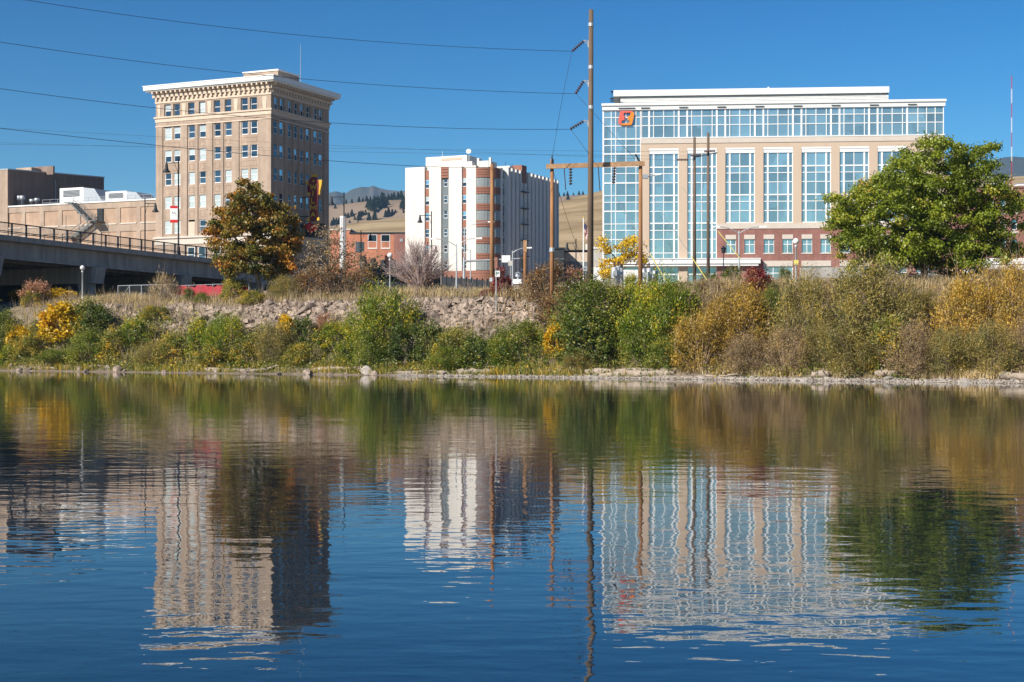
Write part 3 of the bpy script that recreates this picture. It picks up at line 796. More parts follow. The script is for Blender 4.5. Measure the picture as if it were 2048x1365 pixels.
# ================================================================ theatre wing and stage house left of the tower
def build_theatre():
    fc = TW; z0 = fc.z0
    root = fc.root('theatre_wing', 'long low tan brick theatre wing with blind panels and taller dark stage house', 'building')
    xr = fc.t(311.7) - .03; xl = fc.t(14.3); xll = xl - 26
    zt = PZ(399.5, fc.depth(xr)) - z0
    lowz = -1.5
    pxs = lambda c: c / 4.551
    # blind panels: upper and lower rows
    edges = [(62, 187), (217, 347), (388, 522), (553, 690), (720, 870), (912, 1050), (1083, 1232), (1267, 1415)]
    cols = [(fc.t(pxs(a)), fc.t(pxs(b_))) for a, b_ in edges]
    cols[-1] = (cols[-1][0], xr - .15)
    ut = zt - 1.0; ub = ut - 2.55; lt = ub - 1.35; lb = lt - 4.2
    xs = [v for c in cols for v in c]
    fill = lambda x, z: not (any(a < x < b_ for a, b_ in cols) and (ub < z < ut or lb < z < lt))
    MB().plate(xs + [xl, xr], [lowz, lb, lt, ub, ut, zt], fill, 0.3, 0.42).build('front_wall', MT['tan_brick'], root)
    box_part('panel_backing', MT['panel_brick'], root, xl + .01, xr, .422, .7, lowz, zt)
    box_part('coping', MT['white_paint'], root, xl - .05, xr, .15, .9, zt, zt + .22)
    for a, b_ in cols:
        box_part('panel_sill', MT['limestone'], root, a, b_, .2, .421, ub - .16, ub + .04)
    box_part('roof', MT['roof_dark'], root, xl, xr, .9, 24, zt - .6, zt - .3)
    box_part('low_door', MT['white_paint'], root, fc.t(pxs(580)), fc.t(pxs(640)), .25, .41, lb - 1.4, lb + 1.2)
    # stage house: front wall flush with the wing; side wall's shade put into browner brick
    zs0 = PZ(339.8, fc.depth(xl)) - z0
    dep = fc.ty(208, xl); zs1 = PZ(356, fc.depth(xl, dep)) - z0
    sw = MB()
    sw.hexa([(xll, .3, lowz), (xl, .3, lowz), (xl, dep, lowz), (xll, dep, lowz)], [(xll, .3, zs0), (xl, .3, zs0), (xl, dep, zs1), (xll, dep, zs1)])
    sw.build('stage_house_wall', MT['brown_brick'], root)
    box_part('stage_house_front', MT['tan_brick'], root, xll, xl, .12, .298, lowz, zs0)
    cp = MB()
    cp.hexa([(xll, .05, zs0), (xl + .1, .05, zs0), (xl + .1, dep + .1, zs1), (xll, dep + .1, zs1)], [(xll, .05, zs0 + .2), (xl + .1, .05, zs0 + .2), (xl + .1, dep + .1, zs1 + .2), (xll, dep + .1, zs1 + .2)])
    cp.build('stage_house_coping', MT['grey_metal'], root)
    for px in (110, 146, 177):
        yy = fc.ty(px, xl)
        box_part('downpipe', MT['grey_metal'], root, yy, yy + .12, -.12, -.002, zt - 1, zs0 - .6 - (0 if px < 120 else 1.2), lambda a, d, z: (xl - d, a, z))
    a, b_ = fc.t(32, 7), fc.t(63, 7)
    box_part('roof_hatch', MT['tan_brick'], root, a, b_, 7, 9, zs0 + .1, zs0 + 1.25)
    b2 = fc.t(108, 9.2)
    box_part('roof_parapet', MT['brown_brick'], root, a, b2 - .2, 9.2, 9.6, zs0 + .1, zs0 + 1.6)
    # safety rail on the wing roof
    rail = MB()
    xa, xb = fc.t(75), xr - .1
    for dz in (.55, 1.05): rail.tube([(xa, 1.2, zt + dz), (xb, 1.2, zt + dz)], .03, 5)
    for i in range(16):
        x = xa + (xb - xa) * i / 15; rail.tube([(x, 1.2, zt - .3), (x, 1.2, zt + 1.07)], .03, 5)
    rail.build('roof_rail', MT['grey_metal'], root)
    # fire stair: landings, flights and rails
    zz = lambda row, x: PZ(320 + row / 4.551, fc.depth(x)) - z0
    x0, x1 = fc.t(pxs(670), -1), fc.t(pxs(830), -1); x2 = fc.t(pxs(890), -1); x3 = fc.t(pxs(640), -1)
    za, zb, zc = zz(395, x0), zz(560, x1), zz(700, x3)
    st = MB()
    def flight(xa, zA, xb, zB, y):
        for s_ in (y, y + .95):
            st.hexa([(xa, s_, zA - .3), (xb, s_, zB - .3), (xb, s_ + .06, zB - .3), (xa, s_ + .06, zA - .3)], [(xa, s_, zA), (xb, s_, zB), (xb, s_ + .06, zB), (xa, s_ + .06, zA)])
            st.tube([(xa, s_, zA + 1), (xb, s_, zB + 1)], .035, 5); st.tube([(xa, s_, zA + .5), (xb, s_, zB + .5)], .025, 5)
            for k in range(6):
                f_ = k / 5; x = xa + (xb - xa) * f_; z = zA + (zB - zA) * f_
                st.tube([(x, s_, z), (x, s_, z + 1)], .025, 4)
        for k in range(1, 14):
            f_ = k / 14; x = xa + (xb - xa) * f_; z = zA + (zB - zA) * f_
            st.box(x - .13, x + .13, y + .06, y + .95, z - .04, z)
    flight(x0, za, x1, zb, -1.9); flight(x1, zb, x3, zc, -.85)
    st.box(x0 - 1.3, x0, -1.95, .3, za - .12, za); st.box(x1, x2 + .3, -1.95, .3, zb - .12, zb); st.box(x3 - 1.2, x3, -1.95, .3, zc - .12, zc)
    for x in (x1 + .1, x2 + .2, x3 - .1): st.tube([(x, -1.9, lowz), (x, -1.9, zb + 1)], .05, 5)
    for z in (.5, 1.0): st.tube([(x1, -1.93, zb + z), (x2 + .3, -1.93, zb + z), (x2 + .3, .25, zb + z)], .03, 5)
    st.build('fire_stair', MT['grey_siding'], root)
    box_part('stair_door', MT['charcoal'], root, x1 + .2, x2, .18, .29, zb, zb + 2.1)
    return xl, xr, zt
TX_L, TX_R, T_ZT = build_theatre()

def roof_unit(px0, px1, py0, py1, y, dep, label, hood=True):
    x0, x1 = TW.t(px0, y), TW.t(px1, y)
    zb = TW.z0 + T_ZT - .3; zt_ = PZ(py0, TW.depth((x0 + x1) / 2, y))
    h = zt_ - zb; w = x1 - x0
    ox = np.array((TW.ox, TW.oy)) + x0 * np.array(TW.ex) + y * np.array(TW.ey)
    r = empty('rooftop_air_unit', (ox[0], ox[1], zb), GA, label, 'air unit', 'air units on the theatre roof')
    box_part('cabinet', MT['white_trim'], r, 0, w * .55, 0, dep, .3, h)
    box_part('curb', MT['grey_metal'], r, .05, w - .05, .1, dep - .1, 0, .298)
    box_part('louvre', MT['grey_metal'], r, w * .08, w * .47, -.04, -.002, h * .58, h * .9)
    for k in range(5):
        box_part('louvre_slat', MT['dark_metal'], r, w * .09, w * .46, -.07, -.041, h * (.60 + .06 * k), h * (.625 + .06 * k))
    if hood:
        m = MB(); m.hexa([(w * .55, 0, .9), (w, 0, .9), (w, dep, .9), (w * .55, dep, .9)], [(w * .55, 0, h - .1), (w * .8, 0, h - .35), (w * .8, dep, h - .35), (w * .55, dep, h - .1)])
        m.build('intake_hood', MT['galvanised'], r)
    return r
roof_unit(119.5, 206, 375, 408, 5.0, 4, 'larger white air unit with sloped hood on the theatre roof by the stage house')
roof_unit(211, 288, 382, 406, 6.0, 4, 'smaller white air unit on the theatre roof nearest the tower')
for px, py in ((38, 392), (45, 392), (64, 399), (74, 397)):
    y = 2.2; x = TW.t(px, y); zb = TW.z0 + T_ZT - .3
    p = np.array((TW.ox, TW.oy)) + x * np.array(TW.ex) + y * np.array(TW.ey)
    h = PZ(py, p[1]) - zb
    m = MB().lathe([(.28, 0), (.28, h * .7), (.48, h * .72), (.48, h), (.1, h + .05)], 10)
    tag(m.build('roof_vent', MT['galvanised'], None, True, (p[0], p[1], zb)), 'shiny %s vent pipe on the theatre roof against the dark stage house' % {38: 'leftmost big capped', 45: 'second capped', 64: 'third and smallest capped', 74: 'rightmost capped'}[px], 'vent', 'vents on the theatre roof')

# ================================================================ white deco hotel
def build_hotel():
    fc = Facade(985.0, 293.0, GA, 14.8)
    root = fc.root('white_hotel', 'white art deco hotel with brick bands and rounded glass block corner', 'building')
    q = lambda c: 780 + c / 4.266
    rr = lambda c: 280 + c / 4.266
    X = lambda c, y=0: fc.t(q(c), y)
    xL = X(132); xc = X(735)                                  # front runs from xL to the rounded corner
    cr = -xc                                                   # corner radius region
    Z = lambda c, x=None: fc.z(rr(c), X(600) if x is None else x)
    dep = fc.ty(1109, 0)
    low = -1.0
    base = Z(1118)
    rows = [(340, 415), (482, 558), (622, 695), (760, 835), (902, 972), (1040, 1108)]
    rowsL = [(fc.z(rr(b_), X(310)), fc.z(rr(a), X(310))) for a, b_ in rows]
    # white piers (front)
    for nm, a, b_, top in (('pier', 130, 295, 240), ('pier', 334, 436, 235), ('pier', 500, 612, 232), ('pier', 651, 733, 222)):
        box_part(nm, MT['white_stucco'], root, X(a), X(b_), 0, 1.2, base if a > 400 else low, fc.z(rr(top), X(a)))
    # window strips
    strips = [(295, 334, 'b'), (436, 500, 'g'), (612, 651, 'b')]
    for a, b_, kind in strips:
        xa, xb = X(a) + .005, X(b_) - .005
        ztop = fc.z(rr(262 if a < 300 else (236 if kind == 'g' else 246)), X(a))
        m = MT['hotel_brick'] if kind == 'b' else MT['grey_siding']
        w = (xb - xa) * (1 if kind == 'b' else .56)
        x0 = (xa + xb) / 2 - w / 2
        wins = [(z0, z1) for z0, z1 in rowsL]
        if kind == 'g':
            wins = [(fc.z(rr(b2), xa), fc.z(rr(a2), xa)) for a2, b2 in [(335, 400), (474, 542), (606, 670), (752, 824), (894, 962), (1040, 1100)]]
        lo_ = low if a < 400 else base
        MB().plate([xa, x0 + .03, x0 + w - .03, xb] if kind == 'g' else [xa, xb], [lo_, ztop] + [v for z in wins for v in z],
                   lambda x, z: not (any(l < z < t for l, t in wins) and x0 < x < x0 + w), .28, .6).build('window_strip', m, root)
        if kind == 'g':
            zt = fc.z(rr(332), xa)
            for k in range(4):
                box_part('brick_band', MT['hotel_brick'], root, xa, xb, -.12, .279, zt + k * (ztop - zt) / 4 + .1, zt + (k + 1) * (ztop - zt) / 4)
        hh = np.mean([t - l for l, t in wins])
        ms = window_set(w - .02, hh)
        for l, t in wins:
            add_window(root, ms, (x0 + .01, .36, l), 0, random.choice('ssdu') if kind == 'b' else 'd')
        box_part('strip_backing', MT['charcoal'], root, xa, xb, .62, 1.0, lo_, ztop - .05)
    # rounded corner
    cx, cy, rad = xc, cr, cr
    def arc(r, za, zb, n=14, a0=-90, a1=0):
        m = MB()
        ins = .5
        b0, t0 = [], []
        for i in range(n + 1):
            t = R(a0 + (a1 - a0) * i / n)
            b0.append((cx + (r) * math.cos(t), cy + r * math.sin(t)))
        for i in range(n + 1):
            t = R(a1 + (a0 - a1) * i / n)
            b0.append((cx + (rad - ins) * math.cos(t), cy + (rad - ins) * math.sin(t)))
        vb = [(x, y, za) for x, y in b0]; vt = [(x, y, zb) for x, y in b0]
        N = len(b0)
        m.v = vb + vt
        for i in range(N): m.f.append((i, (i + 1) % N, N + (i + 1) % N, N + i))
        for i in range(n):
            m.f.append((i, N - 1 - i, N - 2 - i, i + 1)); m.f.append((N + i, N + i + 1, N + N - 2 - i, N + N - 1 - i))
        m.mi = [0] * len(m.f)
        return m
    zc = lambda c: fc.z(rr(c), -cr * .4, cr * .25)
    bands = [(235, 322), (400, 462), (543, 602), (686, 744), (828, 887), (968, 1033)]
    for a, b_ in bands:
        za, zb = zc(b_), zc(a)
        nrib = 4 if a < 300 else 3
        for k in range(nrib):
            arc(rad + .10, za + (zb - za) * k / nrib + .06, za + (zb - za) * (k + 1) / nrib - .03).build('brick_band', MT['hotel_brick'], root)
        arc(rad, za, zb).build('corner_spandrel', MT['hotel_brick'], root)
    glz = [(325, 396), (463, 541), (603, 684), (745, 826), (888, 966), (1034, 1108)]
    for a, b_ in glz:
        za, zb = zc(b_), zc(a)
        g = arc(rad - .06, za - .1, zb + .1).build('glass_block_window', MT['glass_block'], root)
        for k in range(9):
            t = R(-90 + 90 * (k + .5) / 9)
            MB().box(-.03, .03, -.05, .02, za, zb).build('muntin', MT['grey_metal'], g, False, (cx + (rad - .05) * math.cos(t), cy + (rad - .05) * math.sin(t), 0), t + math.pi / 2)
        for k in (1, 2, 3):
            arc(rad - .02, za + (zb - za) * k / 4 - .025, za + (zb - za) * k / 4 + .025).build('muntin', MT['grey_metal'], g)
    # ground floor brick base
    for k in range(6):
        z0_, z1_ = low + (base - low) * k / 6, low + (base - low) * (k + 1) / 6
        box_part('brick_course', MT['hotel_brick'], root, X(461), xc, -.02 - .05 * (k % 2), 1.2, z0_ + .003, z1_ - .03)
        arc(rad + .03 + .05 * (k % 2), z0_ + .003, z1_ - .03).build('brick_course', MT['hotel_brick'], root)
    # shaded right-hand face: deep piers with window slots between
    zt0 = fc.z(rr(238), 0, cr)
    npier = 14
    y_first = cr + .02; pit = (dep - y_first) / npier
    for i in range(npier + 1):
        y = y_first + pit * i
        wdt = pit * .58
        box_part('pier', MT['white_stucco'], root, y, min(y + wdt, dep + .4), -.9 if i else -.05, .9, low, zt0 + (.28 if i else 0), side)
    box_part('side_wall', MT['grey_siding'], root, y_first + .05, dep, .05, .9, low, zt0 - .25, side)
    wms = None
    for i in range(npier):
        y = y_first + pit * i + pit * .58
        for l, t in rowsL:
            if wms is None: wms = window_set(pit * .40, t - l)
            add_window(root, wms, (.0, y + .01, l), TILT, random.choice('ddsu'))
    box_part('core', MT['charcoal'], root, xL + .3, -1.6, 1.3, dep, low, zt0 - .3)
    # rooftop blocks
    zr = fc.z(rr(235), -8)
    box_part('rooftop_block', MT['white_stucco'], root, X(305, 3), X(655, 3), 3, 10, zr - .3, fc.z(rr(140), X(480, 3), 3))
    box_part('rooftop_block', MT['white_stucco'], root, X(412, 1.5), X(700, 1.5), 1.5, 2.99, zr - .3, fc.z(rr(192), X(550, 1.5), 1.5))
    box_part('rooftop_slot', MT['tan_stucco'], root, X(440, 3), X(610, 3), 2.9, 2.998, fc.z(rr(178), X(480, 3), 3), fc.z(rr(158), X(480, 3), 3))
    box_part('rooftop_block', MT['white_stucco'], root, X(742, 2), X(840, 2), 2, 6, zr - .3, fc.z(rr(180), X(790, 2), 2))
    for c in (748, 850):
        box_part('rooftop_post', MT['white_stucco'], root, X(c, 2) - .12, X(c, 2) + .35, 1.9, 2.4, zr, fc.z(rr(155), X(790, 2), 2))
    yb = fc.ty(q(1075), .3)
    box_part('brick_stair_tower', MT['hotel_brick'], root, yb + 1.6, yb + 4.0, -.95, 1.2, zt0 - 2.2, zt0 + 1.5, side)
    box_part('brick_stair_tower', MT['white_stucco'], root, yb + .2, yb + 3.6, 1.22, 6.2, zt0 - 1.0, zt0 + 1.3, side)
    for i in range(6):
        z = rowsL[i][0] - .3
        box_part('fire_balcony', MT['dark_metal'], root, yb + 1.0, yb + 3.6, -1.9, -.92, z, z + .12, side)
        for dz in (.5, 1.0): box_part('fire_balcony_rail', MT['dark_metal'], root, yb + 1.0, yb + 3.6, -1.9, -1.84, z + dz, z + dz + .05, side)
    m = MB().tube([(X(665, 3), 3.5, zr), (X(665, 3), 3.5, fc.z(rr(115), X(665, 3), 3))], .05, 6)
    m.build('dish_post', MT['white_paint'], root)
    zc_ = fc.z(rr(100), X(665, 3), 3)
    m = MB().lathe([(.02, -.06), (.35, .0), (.55, .16), (.56, .2), (.3, .06), (.02, .02)], 14)
    d = m.build('dish', MT['white_paint'], root, True, (X(665, 3), 3.4, zc_)); d.rotation_euler = (R(70), 0, R(20))
    for c, top in ((448, 100), (985, 190), (1043, 205), (1163, 245)):
        if c < 700: x, y = X(c, 3.5), 3.5
        else: x, y = -3, fc.ty(q(c), -3)
        MB().tube([(x, y, zt0 - .3), (x, y, fc.z(rr(top), x, y))], .045, 5).build('antenna', MT['white_paint' if c < 700 else 'dark_metal'], root)
build_hotel()

# ================================================================ glass-fronted bank office
def build_bank():
    yaw = -R(4.66)
    fc = Facade(1205.0, 225.0, yaw, 11.2)
    root = fc.root('glass_office', 'six storey office building with blue glass walls, tan piers and brick base', 'building')
    X = lambda px, y=0: fc.t(px, y)
    Z = lambda py, px=1500, y=0: fc.z(py, X(px, y), y)
    W = X(1888.5); low = -1.5; D = 26
    c5 = lambda c: 1190 + c / 5.057
    z_par0, z_par1 = Z(221.5, 1204), Z(208.3, 1204)
    z_band0, z_band1 = Z(277.2, 1283), Z(288, 1283)
    z_glass_top = z_par0
    z_hd1, z_hd0 = Z(297.5, 1325), Z(308, 1325)
    z_low = Z(446.5, 1480)
    pier_l = [462 + 385.2 * k for k in range(8)]           # left edges of the piers in crop columns
    pL = [X(c5(c)) for c in pier_l]; pR = [X(c5(c + 86)) for c in pier_l]
    x_end = W
    m_ = .10                                               # mullion half width
    def curtain(name, xs, zs, y, heavy=(), heavyz=(), narrow=1.75 * .42 + .05, parent=root):
        """one connected mullion grid with its panes; panes under ten pixels wide are joined"""
        def hw(x): return .13 if any(abs(x - h) < .02 for h in heavy) else .058
        def hz(z): return .10 if any(abs(z - h) < .02 for h in heavyz) else .058
        cx = [v for x in xs for v in (x - hw(x), x + hw(x))]; cz = [v for z in zs for v in (z - hz(z), z + hz(z))]
        f = MB().plate(cx, cz, lambda x, z: any(abs(x - k) < hw(k) for k in xs) or any(abs(z - k) < hz(k) for k in zs), y, y + .16).build(name, MT['white_trim'], parent)
        thin = MB()
        for i in range(len(xs) - 1):
            for j in range(len(zs) - 1):
                a, b_ = xs[i] + hw(xs[i]) - .02, xs[i + 1] - hw(xs[i + 1]) + .02
                l, t = zs[j] + hz(zs[j]) - .02, zs[j + 1] - hz(zs[j + 1]) + .02
                if b_ - a < .85: thin.box(a, b_, y + .09, y + .12, l, t)
                else:
                    tilt = random.uniform(-.0015, .0015)
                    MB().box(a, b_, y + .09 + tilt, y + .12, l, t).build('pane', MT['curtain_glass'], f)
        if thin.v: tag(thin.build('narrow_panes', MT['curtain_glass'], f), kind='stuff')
        return f
    # floor lines
    fl = [278.5, 334.3, 391.6, 448.4, 506.6]
    rows_full = [222.5, 235.4, 252.8, 278.5, 291.4, 308.2, 334.3, 347.7, 366.5, 391.6, 405, 423, 448.4, 461.4, 479.5, 506.6, 519]
    zf = sorted(Z(p, 1240) for p in rows_full)
    # left glass corner
    curtain('corner_curtain_wall', [X(p) for p in (1206.6, 1222.6, 1231.5, 1251.9, 1272, 1281.0)], zf, .02, heavy=(X(1206.6),), heavyz=[Z(p, 1240) for p in (278.5, 308.2, 366.5, 423)])
    # top band
    xs = []
    for k in range(8):
        b0 = pier_l[k]
        xs += [X(c5(b0 + d)) for d in (0, 86, 131, 233, 338)]
    xs = [x for x in xs if x < X(1822)] + [X(1836), X(1853.4), X(1870.6), X(1887)]
    xs = sorted(set(xs)); xs[0] += .16
    heavy = [X(c5(pier_l[k] + d)) for k in range(8) for d in (0, 86)]
    curtain('top_curtain_wall', xs, [Z(277, 1283) + .02, Z(251.8, 1283), Z(234, 1283), z_par0 - .02], .02, heavy=heavy)
    # tan wall with bay openings
    bays = []
    for k in range(7):
        bays.append((pR[k], pL[k + 1] if k < 7 else W))
    zb = [Z(519, 1300) if k < 2 else z_low for k in range(7)]
    def solid(x, z):
        for k, (a, b_) in enumerate(bays):
            if a < x < b_ and (zb[k] if k > 1 else -99) < z < z_hd1: return False
        if x > pL[2] - 0 and z < Z(458, 1480): return False
        return True
    xsw = [pL[0] + .002, W] + [v for b_ in bays for v in b_] + [pL[2]]
    MB().plate(xsw, [low, z_low, zb[0], z_hd1, z_band1, Z(458, 1480)], solid, 0.0, .45).build('tan_wall', MT['tan_stucco'], root)
    box_part('lintel_band', MT['limestone'], root, pL[0] - .02, W + .06, -.10, .4, z_band1 + .002, z_band0 - .06)
    box_part('lintel_cap', MT['white_trim'], root, pL[0] - .02, W + .1, -.16, .4, z_band0 - .058, z_band0 + .1)
    box_part('lower_band', MT['limestone'], root, pL[2], W + .05, -.08, .3, Z(458, 1480) + .002, z_low - .12)
    for k, (a, b_) in enumerate(bays):
        box_part('spandrel_header', MT['white_trim'], root, a + .002, b_ - .002, .06, .4, z_hd0, z_hd1 - .002)
        box_part('spandrel_rib', MT['white_trim'], root, a + .003, b_ - .003, -.02, .058, z_hd1 - .28, z_hd1 - .004)
        c0 = pier_l[k] + 86
        xb = [a + .06, X(c5(c0 + 45)), X(c5(c0 + 147)), X(c5(c0 + 252)), b_ - .06]
        pys = [307.5, 334.6, 347.6, 366, 391.3, 404.6, 423, 447] + ([461.2, 479.3, 506.4, 519] if k < 2 else [])
        zs = sorted(Z(p, 1325) for p in pys)
        curtain('bay_window', xb, zs, .16, heavy=(X(c5(c0 + 252)), X(c5(c0 + 45))), heavyz=[Z(p, 1325) for p in (334.6, 391.3, 447)])
    # brick storeys
    zbt = Z(458, 1480); zw1, zw0 = Z(478.8, 1480), Z(507, 1480); zl1 = Z(470, 1480)
    zs1, zs0 = Z(533, 1560), low
    wins = []
    for k in range(2, 8):
        m0 = c5(pier_l[k])
        wins += [(X(m0 + 17.6), X(m0 + 38.4)), (X(m0 + 55), X(m0 + 76))]
    wins = [w for w in wins if w[1] < W - .3]
    fronts = [(pR[k], pL[k + 1] if k < 7 else W - 1) for k in range(3, 8)]
    def bsolid(x, z):
        if any(a < x < b_ for a, b_ in wins) and zw0 < z < zw1: return False
        if any(a < x < b_ for a, b_ in fronts) and z < zs1: return False
        return True
    MB().plate([pL[2] + .001, W] + [v for w in wins for v in w] + [v for w in fronts for v in w], [low, zs1, zw0, zw1, zbt], bsolid, .03, .45).build('brick_wall', MT['red_brick'], root)
    fm = None
    for a, b_ in wins:
        w, h = b_ - a, zw1 - zw0
        box_part('window_lintel', MT['limestone'], root, a - .02, b_ + .02, -.03, .028, zw1 + .002, zl1)
        box_part('window_sill', MT['limestone'], root, a - .08, b_ + .08, -.06, .3, zw0 - .16, zw0 - .002)
        if fm is None:
            fr = .06
            fm = MB().plate([0, fr, w / 2 - .05, w / 2 + .05, w - fr, w], [0, fr, h * .62 - .05, h * .62 + .05, h - fr, h], lambda x, z: x < fr or x > w - fr or z < fr or z > h - fr or abs(x - w / 2) < .05 or abs(z - h * .62) < .05, 0, .1).mesh('window', MT['white_trim'])
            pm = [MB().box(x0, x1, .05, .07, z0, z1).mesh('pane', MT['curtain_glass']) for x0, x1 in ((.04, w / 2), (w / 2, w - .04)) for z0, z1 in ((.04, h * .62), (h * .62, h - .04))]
        o = place('window', fm, root, (a, .22, zw0))
        for p in pm: place('pane', p, o)
    for a, b_ in fronts:
        box_part('storefront_header', MT['limestone'], root, a, b_, -.02, .029, zs1, Z(522, 1560))
        w = b_ - a
        fr = MB().plate([a, a + .1, a + w / 3 - .05, a + w / 3 + .05, a + 2 * w / 3 - .05, a + 2 * w / 3 + .05, b_ - .1, b_], [low, zs1 - 1.1, zs1 - .98, zs1 - .1, zs1],
                        lambda x, z: x < a + .1 or x > b_ - .1 or z > zs1 - .1 or abs(z - zs1 + 1.04) < .06 or abs(x - a - w / 3) < .05 or abs(x - a - 2 * w / 3) < .05, .2, .32).build('storefront', MT['white_trim'], root)
        for i in range(3):
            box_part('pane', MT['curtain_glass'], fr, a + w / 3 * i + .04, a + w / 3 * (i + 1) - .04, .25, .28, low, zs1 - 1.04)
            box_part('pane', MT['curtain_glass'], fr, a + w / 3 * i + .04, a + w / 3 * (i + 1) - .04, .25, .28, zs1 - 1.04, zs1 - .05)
    # ground floor behind the canopy
    zc1, zc0 = Z(518.5, 1400), Z(533.5, 1400)
    MB().plate([X(1206), X(1207)] + [X(1290), pR[0], pL[1], pR[1], pL[2]], [low, zc0 - 1.1, zc0 - .1, zc1], lambda x, z: z > zc0 - .1 or not (pR[0] < x < pL[1] or pR[1] < x < pL[2] or x < X(1281)), .5, .7).build('ground_floor_wall', MT['tan_stucco'], root)
    for a, b_ in ((X(1207), X(1281)), (pR[0], pL[1]), (pR[1], pL[2])):
        w = b_ - a
        fr = MB().plate([a, a + .12, a + w / 2 - .07, a + w / 2 + .07, b_ - .12, b_], [low, zc0 - 1.25, zc0 - 1.1, zc0 - .1, zc0 + .2], lambda x, z: x < a + .12 or x > b_ - .12 or z > zc0 - .1 or abs(z - zc0 + 1.17) < .08 or abs(x - a - w / 2) < .07, .3, .42).build('storefront', MT['white_trim'], root)
        for i in range(2):
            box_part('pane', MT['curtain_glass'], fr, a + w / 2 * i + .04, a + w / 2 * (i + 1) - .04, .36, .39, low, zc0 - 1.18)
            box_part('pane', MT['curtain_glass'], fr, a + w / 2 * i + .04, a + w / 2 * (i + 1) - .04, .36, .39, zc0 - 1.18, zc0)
    xa, xb = X(1207, -1.1), X(1521, -1.1)
    zc1b, zc0b = fc.z(518.5, xa, -1.1), fc.z(533, xa, -1.1)
    box_part('canopy', MT['white_trim'], root, xa, xb, -1.1, .25, zc0b + .35, zc1b - .08)
    box_part('canopy_edge', MT['white_trim'], root, xa - .06, xb + .06, -1.22, .24, zc1b - .078, zc1b + .05)
    box_part('canopy_soffit', MT['white_trim'], root, xa + .3, xb - .3, -.9, .2, zc0b, zc0b + .348)
    # parapet, slots, penthouse
    box_part('parapet', MT['white_trim'], root, -.05, W + .12, -.22, .5, z_par0, z_par1 - .35)
    box_part('parapet_cap', MT['white_trim'], root, -.15, W + .24, -.45, .6, z_par1 - .348, z_par1)
    for a, b_ in [(1236.5, 1270)] + [(c5(c), c5(c + 92)) for c in pier_l]:
        s = MB(); s.box(X(a), X(b_), -.40, -.225, Z(217, 1204) - .10, Z(217, 1204) + .0)
        s.box(X(a) + .1, X(b_) - .1, -.30, -.2, Z(217, 1204) - .22, Z(217, 1204) - .102)
        s.build('light_shelf', MT['grey_siding'], root)
    box_part('body', MT['charcoal'], root, .3, W - .1, .9, D, low, z_par1 - .6)
    xp0, xp1 = X(1241, 3), X(1777, 3)
    zp1 = fc.z(181, X(1228, 2.6), 2.6); zp0 = zp1 - .95
    box_part('penthouse_screen', MT['white_paint'], root, xp0, xp1, 3, 16, z_par1 - .6, zp0 - .35)
    for i in range(8):
        box_part('screen_rib', MT['white_trim'], root, xp0, xp1, 2.93, 2.998, z_par1 - .2 + i * .22, z_par1 - .2 + i * .22 + .05)
    box_part('penthouse_recess', MT['grey_metal'], root, xp0 + .2, xp1 - .2, 3.3, 15.7, zp0 - .349, zp0)
    box_part('penthouse_fascia', MT['white_trim'], root, X(1227, 2.6), X(1778.5, 2.6), 2.6, 17, zp0 + .002, zp1)
    st = MB(); sx = X(1537, 5)
    st.tube([(sx, 5, zp1), (sx, 5, zp1 + .6)], .14, 8); st.build('roof_vent_pipe', MT['white_trim'], root)
    x = X(1224, 1.2); zz = z_par1
    wx = MB(); wx.tube([(x, 1.2, zz), (x, 1.2, zz + 2.0)], .05, 6); wx.box(x - .3, x + .3, 1.0, 1.4, zz + .9, zz + 1.1); wx.lathe([(.02, 0), (.18, .05), (.2, .25), (.02, .35)], 8, (x, 1.2, zz + 1.9)); wx.box(x - .25, x + .35, 1.05, 1.3, zz + .55, zz + .7)
    wx.build('roof_camera_mast', MT['dark_metal'], root)
    # emblem: slanted box of two interlocking pieces around a slim capital I
    L = lambda c, r: (X(1225 + c / 30.33), fc.z(215 + r / 30.33, X(1250)))
    left = [(480, 1080), (385, 1000), (345, 880), (455, 330), (500, 255), (1180, 255), (1225, 280), (1090, 345), (690, 345), (650, 500), (740, 560), (715, 760), (690, 800), (570, 815), (520, 1000)]
    right = [(500, 1095), (540, 1000), (960, 985), (1010, 960), (1030, 870), (1030, 810), (920, 800), (915, 690), (960, 560), (1060, 520), (1100, 350), (1225, 282), (1290, 350), (1320, 430), (1200, 980), (1150, 1075), (1080, 1095)]
    for nm, poly, mm in (('emblem_left', left, 'emblem_red'), ('emblem_right', right, 'emblem_orange')):
        bmx = bmesh.new()
        vs_ = [bmx.verts.new((L(c, r)[0], -.30, L(c, r)[1])) for c, r in poly]
        f_ = bmx.faces.new(vs_)
        ex = bmesh.ops.extrude_face_region(bmx, geom=[f_])
        for v in ex['geom']:
            if isinstance(v, bmesh.types.BMVert): v.co.y += .26
        bmesh.ops.recalc_face_normals(bmx, faces=bmx.faces)
        me_ = bpy.data.meshes.new(nm); bmx.to_mesh(me_); bmx.free(); me_.materials.append(MT[mm])
        place(nm, me_, root)
    return fc
MT['emblem_red'] = mat('emblem_red', (0.78, 0.13, 0.09), 0.5, 0.05, 1.0)
MT['emblem_orange'] = mat('emblem_orange', (0.85, 0.25, 0.03), 0.5, 0.05, 1.0)
BK = build_bank()

